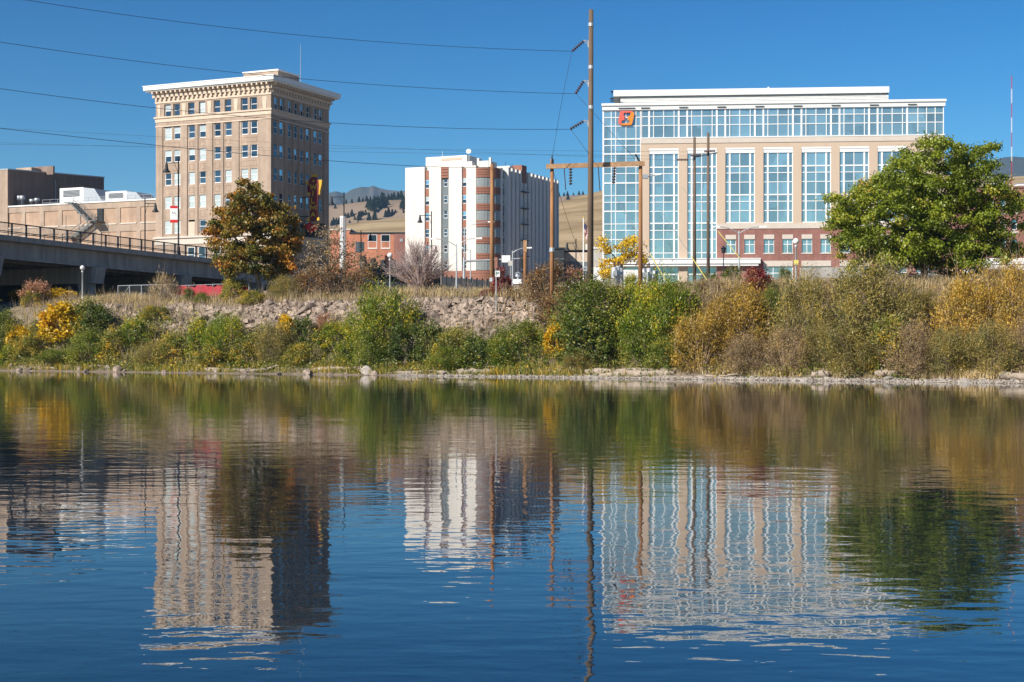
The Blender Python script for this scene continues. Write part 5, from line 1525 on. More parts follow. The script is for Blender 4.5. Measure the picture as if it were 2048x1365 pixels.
MT['flag_red'] = mat('flag_red', (0.45, 0.03, 0.04), 0.8, 0.1, 1.0)
MT['flag_blue'] = mat('flag_blue', (0.03, 0.05, 0.16), 0.8, 0.1, 1.0)
flag()
# ---------------------------------------------------------------- transformers behind the shrubs
for i, (px, py0, py1, w) in enumerate(((1229, 534, 578, 11), (1236, 532, 578, 8), (1241.5, 536, 577, 9), (1287.5, 537, 576, 9), (1298, 536, 577, 10), (1310, 541, 577, 10))):
    Y = 118.0 + (i % 3) * .9; x = PX(px, Y); zb = gz(x, Y) - .1; h = PZ(py0, Y) - zb; rr_ = w / FOC * Y / 2 * 1.25
    r = empty('transformer_can', (x, Y, zb), 0, ['leftmost', 'second', 'third', 'fourth', 'fifth', 'rightmost'][i] + ' grey cylindrical transformer in the row behind the green shrubs', 'transformer', 'grey transformers on the bank top')
    MB().lathe([(rr_ * .9, .3), (rr_, .35), (rr_, h - .3), (rr_ * .9, h - .25), (rr_ * .92, h - .05), (rr_ * .3, h)], 14).build('tank', MT['grey_metal'], r, True)
    box_part('stand', MT['grey_siding'], r, -rr_ * .8, rr_ * .8, -rr_ * .8, rr_ * .8, 0, .298)
    MB().lathe([(.07, 0), (.1, .1), (.05, .16), (.1, .25), (.04, .4)], 8, (0, 0, h)).build('bushing', MT['insulator'], r, True)
    box_part('control_box', MT['galvanised'], r, -.14, .16, -rr_ - .22, -rr_ * .9, h - .75, h - .35)
x = PX(1262, 122); tag(box_part('utility_cabinet', MT['white_paint'], None, PX(1247, 122), PX(1276, 122), 122, 123.5, gz(x, 122) - .2, PZ(540, 122)), 'white utility cabinet wall between the two transformer groups', 'cabinet')
# ---------------------------------------------------------------- fences, banner, bench, signs
def fence(px0, px1, v0, v1, py0, n, label, banner=False):
    p0, p1 = np.array(at_v(px0, v0)), np.array(at_v(px1, v1))
    z0 = gz(*p0) - .05
    L = np.linalg.norm(p1 - p0); ang = math.atan2(p1[1] - p0[1], p1[0] - p0[0])
    h = PZ(py0, p0[1]) - z0
    r = empty('chain_link_fence' if not banner else 'banner_fence', (p0[0], p0[1], z0), ang, label, 'fence')
    for i in range(n + 1):
        x = L * i / n; dz = gz(*(p0 + (p1 - p0) * i / n)) - z0 - .1
        MB().tube([(x, 0, dz), (x, 0, h + min(dz + .1, 0) * .0)], .035, 6).build('post', MT['galvanised'], r)
    MB().tube([(0, 0, h), (L, 0, h)], .03, 6).build('top_rail', MT['galvanised'], r)
    if not banner:
        MB().tube([(0, 0, .1), (L, 0, .1)], .02, 5).build('bottom_rail', MT['galvanised'], r)
        MB().tube([(L * .05, -.05, .1), (L * .2, -.05, h * .95)], .03, 5).build('gate_brace', MT['galvanised'], r)
        m = MB(); k = 0.0
        while k < L:
            for s in (1, -1):
                xa = k if s > 0 else k + h * .0
                m.tube([(k, .02, 0.1 if s > 0 else h), (min(k + h, L), .02, (0.1 + min(h, L - k)) if s > 0 else h - min(h, L - k))], .006, 3)
            k += .22
        tag(m.build('wire_mesh', MT['galvanised'], r), kind='stuff')
    else:
        v_, f_ = [], []
        N = 40
        for i in range(N + 1):
            x = L * i / N; sag = .10 * math.sin(i * .55) + .06 * math.sin(i * 1.7)
            top = h - .08 - .55 * max(0, (i / N - .5)) * 1.4 + sag
            v_ += [(x, -.06 + .05 * math.sin(i * .9), top - .85), (x, -.06 - .05 * math.sin(i * 1.1), top)]
            if i: f_.append((2 * i - 2, 2 * i, 2 * i + 1, 2 * i - 1))
        me = bpy.data.meshes.new('red_cloth'); me.from_pydata(v_, [], f_); me.materials.append(MT['red_cloth']); place('red_cloth', me, r)
    return r
MT['red_cloth'] = mat('red_cloth', (0.36, 0.04, 0.055), 0.85, 0.15, 1.5)
fence(236, 355, 13.0, 13.0, 572, 5, 'galvanised chain link fence on the bank top under the bridge')
fence(355, 498, 12.9, 11.6, 572, 6, 'fence hung with red cloth left of the orange maple', True)
def bench():
    x, y = at_v(735, 13.0); z = gz(x, y)
    r = empty('park_bench', (x, y, z), R(-4), 'teal green slatted park bench near the globe lamp', 'bench')
    w = 36 / FOC * y / 2
    for k in range(3): box_part('back_slat', MT['teal'], r, -w, w, -.03, .03, .45 + .17 * k, .58 + .17 * k)
    for k in range(3): box_part('seat_slat', MT['teal'], r, -w, w, .06 + .15 * k, .19 + .15 * k, .40, .445)
    for s in (-.85, 0.02, .87): MB().box(s * w - .04, s * w + .04, -.05, .52, 0, .398).build('leg', MT['dark_metal'], r)
MT['teal'] = mat('teal', (0.03, 0.16, 0.14), 0.6, 0.15, 2.0)
bench()
def parking_sign():
    Y = 108.0; x = PX(995, Y); z = gz(x, Y); h = PZ(542, Y) - z
    r = empty('parking_sign', (x, Y, z - .2), 0, 'white parking sign with dark letter P above the crimson shrub', 'sign')
    MB().tube([(-.1, .05, 0), (-.1, .05, h + .2)], .04, 6).build('post', MT['galvanised'], r)
    w = 4.8 / FOC * Y; box_part('panel', MT['white_paint'], r, -w, w, -.02, .02, h - .25, h + .2)
    box_part('letter_P', MT['teal'], r, -w * .7, -w * .5, -.035, -.021, h - .18, h + .13)
    MB().plate([-w * .5, -w * .28, -w * .05], [h - .04, h, h + .09, h + .13], lambda a, b: a > -w * .28 or b > h + .09 or b < h, -.035, -.021).build('letter_P_bowl', MT['teal'], r)
    m = MB(); m.hexa([(w * .1, -.035, h - .1), (w * .7, -.035, h + .1), (w * .7, -.021, h + .1), (w * .1, -.021, h - .1)], [(w * .1, -.035, h - .02), (w * .5, -.035, h + .14), (w * .5, -.021, h + .14), (w * .1, -.021, h - .02)])
    m.build('arrow_mark', MT['teal'], r)
parking_sign()
def post_sign(px, py0, py1, w, Y, m, label):
    x = PX(px, Y); z = gz(x, Y) - .2
    r = empty('post_sign', (x, Y, z), 0, label, 'sign', 'small street signs')
    MB().tube([(0, .05, 0), (0, .05, PZ(py0, Y) - z)], .04, 6).build('post', MT['galvanised'], r)
    ww = w / FOC * Y / 2; box_part('panel', m, r, -ww, ww, -.02, .02, PZ(py1, Y) - z, PZ(py0, Y) - z)
post_sign(992, 515, 538, 6, 150, MT['hotel_brick'], 'narrow red and cream street sign right of the hotel corner pole')
post_sign(1021, 522, 532, 9, 150, MT['pale_concrete'], 'square pale notice before the shaded hotel side')
post_sign(1172, 533, 543, 11, 150, MT['galvanised'], 'pale blue grey sign panel left of the tallest pole')
for px, lab in ((1036, 'brick pillar with pale cap and lantern left of the short pole'), (1153, 'brick pillar with pale cap and lantern left of the tallest pole')):
    Y = 150.0; x = PX(px, Y); z = gz(x, Y) - .3
    r = empty('lantern_pillar', (x, Y, z), R(-10), lab, 'pillar', 'lantern pillars by the street')
    h = PZ(559, Y) - z; box_part('shaft', MT['brown_brick'], r, -.36, .36, -.36, .36, 0, h - .5); box_part('cap', MT['white_paint'], r, -.46, .46, -.46, .46, h - .498, h)
    MB().lathe([(.1, 0), (.12, .2), (.3, .28), (.26, .55), (.4, .6), (.06, .78)], 8, (0, 0, h)).build('lantern', MT['galvanised'], r)
# black mesh fence below the hotel
p0, p1 = (PX(884, 172), 172.0), (PX(986, 160), 160.0)
L = math.hypot(p1[0] - p0[0], p1[1] - p0[1]); zb = min(gz(*p0), gz(*p1)) - .5
r = empty('black_screen_fence', (p0[0], p0[1], zb), math.atan2(p1[1] - p0[1], p1[0] - p0[0]), 'black screen fence along the street below the hotel', 'fence')
za, zb_ = PZ(553, 172) - zb, PZ(563, 160) - zb
for i in range(10):
    x0, x1 = L * i / 10, L * (i + 1) / 10; t0, t1 = za + (zb_ - za) * i / 10, za + (zb_ - za) * (i + 1) / 10
    MB().hexa([(x0, 0, 0), (x1 - .06, 0, 0), (x1 - .06, .05, 0), (x0, .05, 0)], [(x0, 0, t0), (x1 - .06, 0, t1), (x1 - .06, .05, t1), (x0, .05, t0)]).build('screen_panel', MT['charcoal'], r)
    MB().box(x0 - .06, x0 + .02, -.05, .1, 0, t0 + .2).build('post', MT['dark_metal'], r)
# low walls: concrete barrier blocks, brick planter, screen wall, white yard fence, canopy
def wall_run(name, px0, px1, Y0, Y1, py_top0, py_top1, thick, m, label, cat='wall', zlow=None):
    p0, p1 = (PX(px0, Y0), Y0), (PX(px1, Y1), Y1)
    L = math.hypot(p1[0] - p0[0], p1[1] - p0[1]); zb = (min(gz(*p0), gz(*p1)) - .4) if zlow is None else zlow
    r = empty(name, (p0[0], p0[1], zb), math.atan2(p1[1] - p0[1], p1[0] - p0[0]), label, cat)
    return r, L, PZ(py_top0, Y0) - zb, PZ(py_top1, Y1) - zb
r, L, h0, h1 = wall_run('concrete_barrier', 1018, 1055, 122, 122, 576, 577, .5, None, 'pale concrete barrier behind the crimson shrub', 'barrier')
MB().hexa([(0, 0, 0), (L, 0, 0), (L, .6, 0), (0, .6, 0)], [(0, .18, h0), (L, .18, h1), (L, .42, h1), (0, .42, h0)]).build('block', MT['pale_concrete'], r)
box_part('base', MT['concrete'], r, -.1, L + .1, -.1, .7, -.3, .1)
r, L, h0, h1 = wall_run('brick_planter', 1312, 1605, 178, 176, 567, 568, .5, None, 'low brick planter wall with stone cap before the glass office')
box_part('wall', MT['red_brick'], r, 0, L, 0, .6, 0, h0 - .2); box_part('cap', MT['limestone'], r, -.05, L + .05, -.08, .7, h0 - .198, h0)
r, L, h0, h1 = wall_run('concrete_screen_wall', 1597, 1702, 118, 116, 536, 536, .5, None, 'plain grey concrete screen wall right of the globe lamp')
box_part('panel', MT['concrete'], r, 0, L, .4, .8, 0, h0)
zs = PZ(566, 118) - r.location.z; box_part('shelf', MT['roof_dark'], r, -.05, L * .85, -.15, .398, zs, zs + .14)
box_part('base', MT['cream_stone'], r, 0, L * .8, -.05, .396, 0, zs - .002)
r, L, h0, h1 = wall_run('white_yard_fence', 1856, 2120, 108, 105, 554, 556, .2, None, 'white panelled yard fence behind the green maple', 'fence')
for i in range(9):
    x0, x1 = L * i / 9, L * (i + 1) / 9
    box_part('panel', MT['white_paint'], r, x0 + .06, x1 - .06, 0, .08, .2, h0 - .05); box_part('post', MT['white_trim'], r, x0 - .06, x0 + .055, -.04, .12, 0, h0 + .05)
box_part('top_rail', MT['white_trim'], r, 0, L, -.03, .11, h0 - .048, h0 + .02)
def canopy():
    Y = 150.0; x0 = PX(1966, Y); z = gz(x0, Y)
    r = empty('station_canopy', (x0, Y, z), R(-3), 'flat white canopy roof at the right edge beyond the green maple', 'canopy')
    L = PX(2150, Y) - x0; zt, zm, zb = PZ(517, Y) - z, PZ(530, Y) - z, PZ(540, Y) - z
    box_part('roof_fascia', MT['white_trim'], r, 0, L, 0, 8, zm + .05, zt); box_part('shadow_gap', MT['roof_dark'], r, .1, L, .1, 7.9, zm - .05, zm + .048); box_part('lower_fascia', MT['white_paint'], r, 0, L, .05, 7.95, zb, zm - .052)
    box_part('vent', MT['grey_siding'], r, PX(2016, Y) - x0, PX(2028, Y) - x0, -.02, .048, zb + .2, zb + .4)
    for i in range(4): box_part('column', MT['red_brick'], r, L * (i + .1) / 4, L * (i + .1) / 4 + .6, 1, 1.6, 0, zb - .002)
canopy()
# dark lantern post in front of the brick windows
Y = 168.0; x = PX(1447, Y); z = gz(x, Y); h = PZ(507, Y) - z
r = empty('lantern_post', (x, Y, z), 0, 'thin dark lantern post before the brick windows of the glass office', 'street lamp')
MB().tube([(0, 0, 0), (0, 0, h)], [.08, .05], 8).build('post', MT['dark_metal'], r)
MB().lathe([(.05, 0), (.22, .1), (.28, .5), (.34, .55), (.1, .8), (.02, .9)], 8, (0, 0, h)).build('lantern', MT['dark_metal'], r)
# radio mast on the hill
Y = 780.0; x = PX(2023, Y)
r = empty('radio_mast', (x, Y, 60), 0, 'thin red and white radio mast rising beyond the brick block', 'mast')
pys = [(152, 178, 'flag_red'), (178, 207, 'white_paint'), (207, 236, 'flag_red'), (236, 266, 'white_paint'), (266, 294, 'flag_red'), (294, 324, 'white_paint'), (324, 400, 'flag_red')]
for a_, b_, m in pys:
    z1, z0 = PZ(a_, Y) - 60, PZ(b_, Y) - 60 + .003
    mm = MB(); w = .22
    for sx, sy in ((-w, -w), (w, -w), (0, w)): mm.tube([(sx, sy, z0), (sx, sy, z1)], .07, 4)
    n = max(3, int((z1 - z0) / 1.3))
    for k in range(n):
        za, zc2 = z0 + (z1 - z0) * k / n, z0 + (z1 - z0) * (k + 1) / n
        mm.tube([(-w, -w, za), (w, -w, zc2)], .04, 3); mm.tube([(w, -w, za), (0, w, zc2)], .04, 3); mm.tube([(0, w, za), (-w, -w, zc2)], .04, 3)
    mm.build('mast_section', MT[m], r)
# ================================================================ plants
LEAF = {
 'green': leaf_mat('leaf_green', [(0.0, (0.07, 0.11, 0.012)), (0.4, (0.145, 0.20, 0.02)), (0.75, (0.25, 0.29, 0.035)), (1.0, (0.48, 0.42, 0.06))]),
 'dark': leaf_mat('leaf_dark_green', [(0.0, (0.055, 0.085, 0.016)), (0.5, (0.105, 0.155, 0.025)), (0.85, (0.19, 0.235, 0.045)), (1.0, (0.36, 0.32, 0.05))]),
 'bright': leaf_mat('leaf_bright_green', [(0.0, (0.085, 0.14, 0.012)), (0.5, (0.19, 0.27, 0.018)), (0.8, (0.37, 0.39, 0.03)), (1.0, (0.75, 0.55, 0.03))]),
 'ygreen': leaf_mat('leaf_yellow_green', [(0.0, (0.131, 0.16, 0.029)), (0.45, (0.275, 0.275, 0.0508)), (0.8, (0.478, 0.392, 0.058)), (1.0, (0.797, 0.478, 0.0435))]),
 'yellow': leaf_mat('leaf_yellow', [(0.0, (0.42, 0.30, 0.02)), (0.35, (0.80, 0.53, 0.02)), (0.75, (0.85, 0.60, 0.02)), (1.0, (0.80, 0.38, 0.015))]),
 'gold': leaf_mat('leaf_gold_willow', [(0.0, (0.23, 0.17, 0.04)), (0.4, (0.46, 0.32, 0.065)), (0.8, (0.62, 0.39, 0.055)), (1.0, (0.72, 0.47, 0.075))]),
 'olive': leaf_mat('leaf_olive_willow', [(0.0, (0.15, 0.15, 0.04)), (0.45, (0.32, 0.275, 0.08)), (0.8, (0.45, 0.35, 0.10)), (1.0, (0.60, 0.43, 0.085))]),
 'brown': leaf_mat('leaf_brown', [(0.0, (0.20, 0.14, 0.07)), (0.5, (0.38, 0.275, 0.145)), (0.85, (0.50, 0.36, 0.19)), (1.0, (0.55, 0.35, 0.09))]),
 'rust': leaf_mat('leaf_rust', [(0.0, (0.117, 0.091, 0.052)), (0.5, (0.26, 0.163, 0.078)), (0.85, (0.416, 0.221, 0.078)), (1.0, (0.546, 0.286, 0.065))]),
 'crimson': leaf_mat('leaf_crimson', [(0.0, (0.112, 0.0168, 0.021)), (0.5, (0.28, 0.042, 0.0448)), (0.85, (0.42, 0.077, 0.063)), (1.0, (0.392, 0.196, 0.07))]),
 'pink': leaf_mat('leaf_pinkish', [(0.0, (0.208, 0.156, 0.052)), (0.5, (0.468, 0.221, 0.143)), (1.0, (0.585, 0.312, 0.182))]),
 'straw': leaf_mat('leaf_straw', [(0.0, (0.33, 0.25, 0.12)), (0.5, (0.56, 0.42, 0.21)), (1.0, (0.70, 0.55, 0.30))], 0.3),
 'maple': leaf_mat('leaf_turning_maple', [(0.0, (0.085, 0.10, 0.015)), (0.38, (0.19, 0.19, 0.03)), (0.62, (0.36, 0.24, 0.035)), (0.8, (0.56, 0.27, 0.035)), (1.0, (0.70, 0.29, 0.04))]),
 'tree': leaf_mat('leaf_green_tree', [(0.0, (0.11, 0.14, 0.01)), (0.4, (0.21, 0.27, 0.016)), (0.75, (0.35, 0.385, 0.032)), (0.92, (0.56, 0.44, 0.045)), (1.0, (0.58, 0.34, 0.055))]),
 'pine': leaf_mat('needle_pine', [(0.0, (0.025, 0.045, 0.028)), (1.0, (0.06, 0.09, 0.05))], 0.1, 0.25),
}
def leaf_quads(P, L, Wd, rng, N0=None, bend=0.35, along=None, along_mix=0.0):
    """diamond leaves of random direction; N0 preferred normals"""
    n = len(P)
    nrm = rng.normal(size=(n, 3)); nrm /= np.linalg.norm(nrm, axis=1)[:, None]
    if N0 is not None: nrm = nrm * (1 - bend) + N0 * bend; nrm /= np.linalg.norm(nrm, axis=1)[:, None] + 1e-9
    t = rng.normal(size=(n, 3))
    if along is not None: t = t * (1 - along_mix) * .6 + along * along_mix
    t -= nrm * np.sum(t * nrm, 1)[:, None]; t /= np.linalg.norm(t, axis=1)[:, None] + 1e-9
    b = np.cross(nrm, t)
    l = (L * rng.uniform(.5, 1.5, n))[:, None] * .5; w = (Wd * rng.uniform(.7, 1.3, n))[:, None] * .5
    fold = nrm * (w * .5)
    V = np.stack([P - t * l, P + b * w + fold, P + t * l, P - b * w + fold], 1)
    return V.reshape(-1, 3)
def twig_prisms(segs):
    """segs (n,8): p0, p1, r0, r1 -> three-sided prisms as quads"""
    S = np.asarray(segs, dtype=float); p0, p1 = S[:, :3], S[:, 3:6]; r0, r1 = S[:, 6:7], S[:, 7:8]
    d = p1 - p0; d /= np.linalg.norm(d, axis=1)[:, None] + 1e-9
    ref = np.where(np.abs(d[:, 2:3]) < .9, np.array([[0, 0, 1.]]), np.array([[1., 0, 0]]))
    a = np.cross(d, ref); a /= np.linalg.norm(a, axis=1)[:, None] + 1e-9
    b = np.cross(d, a); out = []
    ang = [0, 2.094, 4.189]
    ring = [(a * math.cos(t) + b * math.sin(t)) for t in ang]
    for k in range(3):
        q, w = ring[k], ring[(k + 1) % 3]
        out.append(np.stack([p0 + q * r0, p0 + w * r0, p1 + w * r1, p1 + q * r1], 1))
    return np.concatenate(out, 0).reshape(-1, 3)
def make_bush(kind, W0, H0, nclump, per, L, Wd, seed, upright=0.0, stem='twig', spread=.16, nstem=26, bottom=.06, hair=0):
    """returns foliage mesh and stem mesh of a bush about W0 wide and H0 tall"""
    rng = np.random.default_rng(seed)
    P, T, A = [], [], []
    segs = []
    lob = rng.uniform(0, 6.28, 4)
    for c in range(nclump):
        th = rng.uniform(0, 6.28); u = rng.uniform(bottom, 1.0)
        prof = math.sqrt(max(.02, 1 - ((u - .38) / .66) ** 2))            # a rounded dome
        prof *= 1 + .15 * math.sin(3 * th + lob[0] + 2 * u) + .12 * math.sin(5 * th + lob[1] + 4 * u) + .08 * math.sin(9 * u + lob[2] + th)
        rr = W0 * .5 * prof * math.sqrt(rng.uniform(.25, 1.0))
        cen = np.array((rr * math.cos(th), rr * math.sin(th), H0 * u * rng.uniform(.86, 1.03)))
        sg = np.array((spread * W0 * .55, spread * W0 * .55, spread * H0 * (.55 + upright * .5))) * rng.uniform(.35, 1.3)
        k = int(per * rng.uniform(.6, 1.4))
        pts = cen + rng.normal(size=(k, 3)) * sg
        base_t = rng.uniform(.02, .98)
        P.append(pts); T.append(np.clip(base_t + rng.normal(0, .16, k), 0, 1))
        out = pts - np.array((0, 0, H0 * .25)); A.append(out / (np.linalg.norm(out, axis=1)[:, None] + 1e-6))
        if c < nstem:
            b0 = np.array((cen[0] * .12, cen[1] * .12, -.25)); mid = b0 * .5 + cen * .5 + np.array((0, 0, H0 * .06))
            segs.append((*b0, *mid, .035, .024)); segs.append((*mid, *cen, .024, .010))
            for _ in range(5):
                e = cen + rng.normal(size=3) * sg * 1.3 + np.array((0, 0, sg[2] * .5)); segs.append((*(cen * .8 + mid * .2), *e, .011, .005))
    for _ in range(hair):                                                     # loose sprays beyond the outline
        th = rng.uniform(0, 6.28); u = rng.uniform(.35, 1); rr = W0 * .5 * math.sin(math.pi * min(1, u * .8 + .22)) ** .7
        b0 = np.array((rr * .7 * math.cos(th), rr * .7 * math.sin(th), H0 * u * .85)); e = b0 * np.array((1.45, 1.45, 1.18)) + rng.normal(size=3) * .12
        segs.append((*b0, *e, .010, .004))
        k = int(per * .14); tt = rng.uniform(.2, 1.05, k)[:, None]
        pts = b0 + (e - b0) * tt + rng.normal(size=(k, 3)) * .05
        P.append(pts); T.append(np.clip(rng.uniform(.2, .8) + rng.normal(0, .14, k), 0, 1)); A.append(np.repeat(((e - b0) / np.linalg.norm(e - b0))[None], k, 0))
    P = np.concatenate(P); T = np.concatenate(T); A = np.concatenate(A)
    keep = P[:, 2] > -.05; P, T, A = P[keep], T[keep], A[keep]
    up = A * .5 + np.array((0, 0, .8))
    V = leaf_quads(P, L, Wd, rng, up / np.linalg.norm(up, axis=1)[:, None], .35, A * .6 + np.array((0, 0, .5)), upright)
    return fast_mesh('foliage', V, 4, LEAF[kind], T), fast_mesh('stems', twig_prisms(segs), 4, MT[stem]), W0, H0
PROTO = {}
def proto(key, var):
    k = (key, var)
    if k in PROTO: return PROTO[k]
    s = hash_seed(key) + var * 17
    B = dict(
        green=lambda: make_bush('green', 4.5, 4.6, 85, 150, .18, .08, s, .35, hair=26),
        willow=lambda: make_bush('bright', 4.8, 5.2, 95, 165, .22, .06, s, .75, hair=46, spread=.15),
        dark=lambda: make_bush('dark', 3.4, 3.6, 60, 110, .2, .11, s, .2, hair=12),
        bright=lambda: make_bush('bright', 3.0, 3.4, 50, 85, .2, .10, s, .35, hair=14),
        ygreen=lambda: make_bush('ygreen', 3.4, 3.2, 60, 115, .18, .09, s, .25, hair=18),
        yellow=lambda: make_bush('yellow', 2.6, 3.0, 40, 110, .22, .15, s, .1, hair=6, spread=.15),
        gold=lambda: make_bush('gold', 4.6, 4.8, 85, 165, .20, .06, s, .65, 'red_twig', hair=60, nstem=60),
        olive=lambda: make_bush('olive', 5.2, 5.6, 105, 165, .21, .06, s, .65, hair=70, nstem=60),
        brown=lambda: make_bush('brown', 4.4, 4.6, 80, 125, .18, .05, s, .6, 'red_twig', hair=70, nstem=40, spread=.17),
        rust=lambda: make_bush('rust', 3.4, 3.2, 55, 70, .15, .09, s, .2, 'bark', hair=30, nstem=55, spread=.16),
        crimson=lambda: make_bush('crimson', 2.0, 2.6, 34, 85, .16, .11, s, .1, 'red_twig', hair=10),
        pink=lambda: make_bush('pink', 2.6, 2.2, 34, 75, .16, .08, s, .3, 'red_twig', hair=16),
        straw=lambda: make_bush('straw', 2.0, 2.0, 22, 50, .34, .03, s, .9, 'twig', hair=30),
    )[key]()
    PROTO[k] = B
    return B
def hash_seed(t): return sum(ord(c) * (i + 3) for i, c in enumerate(t)) % 1000
_bi = [0]
def shrub(px, v, py_top, w_px, key, label, name='shrub', group=None, wy=1.0):
    x, y = at_v(px, v); z = gz(x, y)
    h = max(PZ(py_top, y) - z, .5); w = w_px / FOC * y
    fm, sm, W0, H0 = proto(key, _bi[0] % 2); _bi[0] += 1
    r = empty(name, (x, y, z), random.uniform(0, 6.28), label, 'shrub', group)
    # scale lives on the meshes so the empty stays clean
    sx, sz = w / W0 * 1.04, h / H0 * 1.05
    place('foliage', fm, r, (0, 0, 0), 0, (sx, sx, sz)); tag(place('stems', sm, r, (0, 0, 0), 0, (sx, sx, sz)), kind='stuff')
    return r
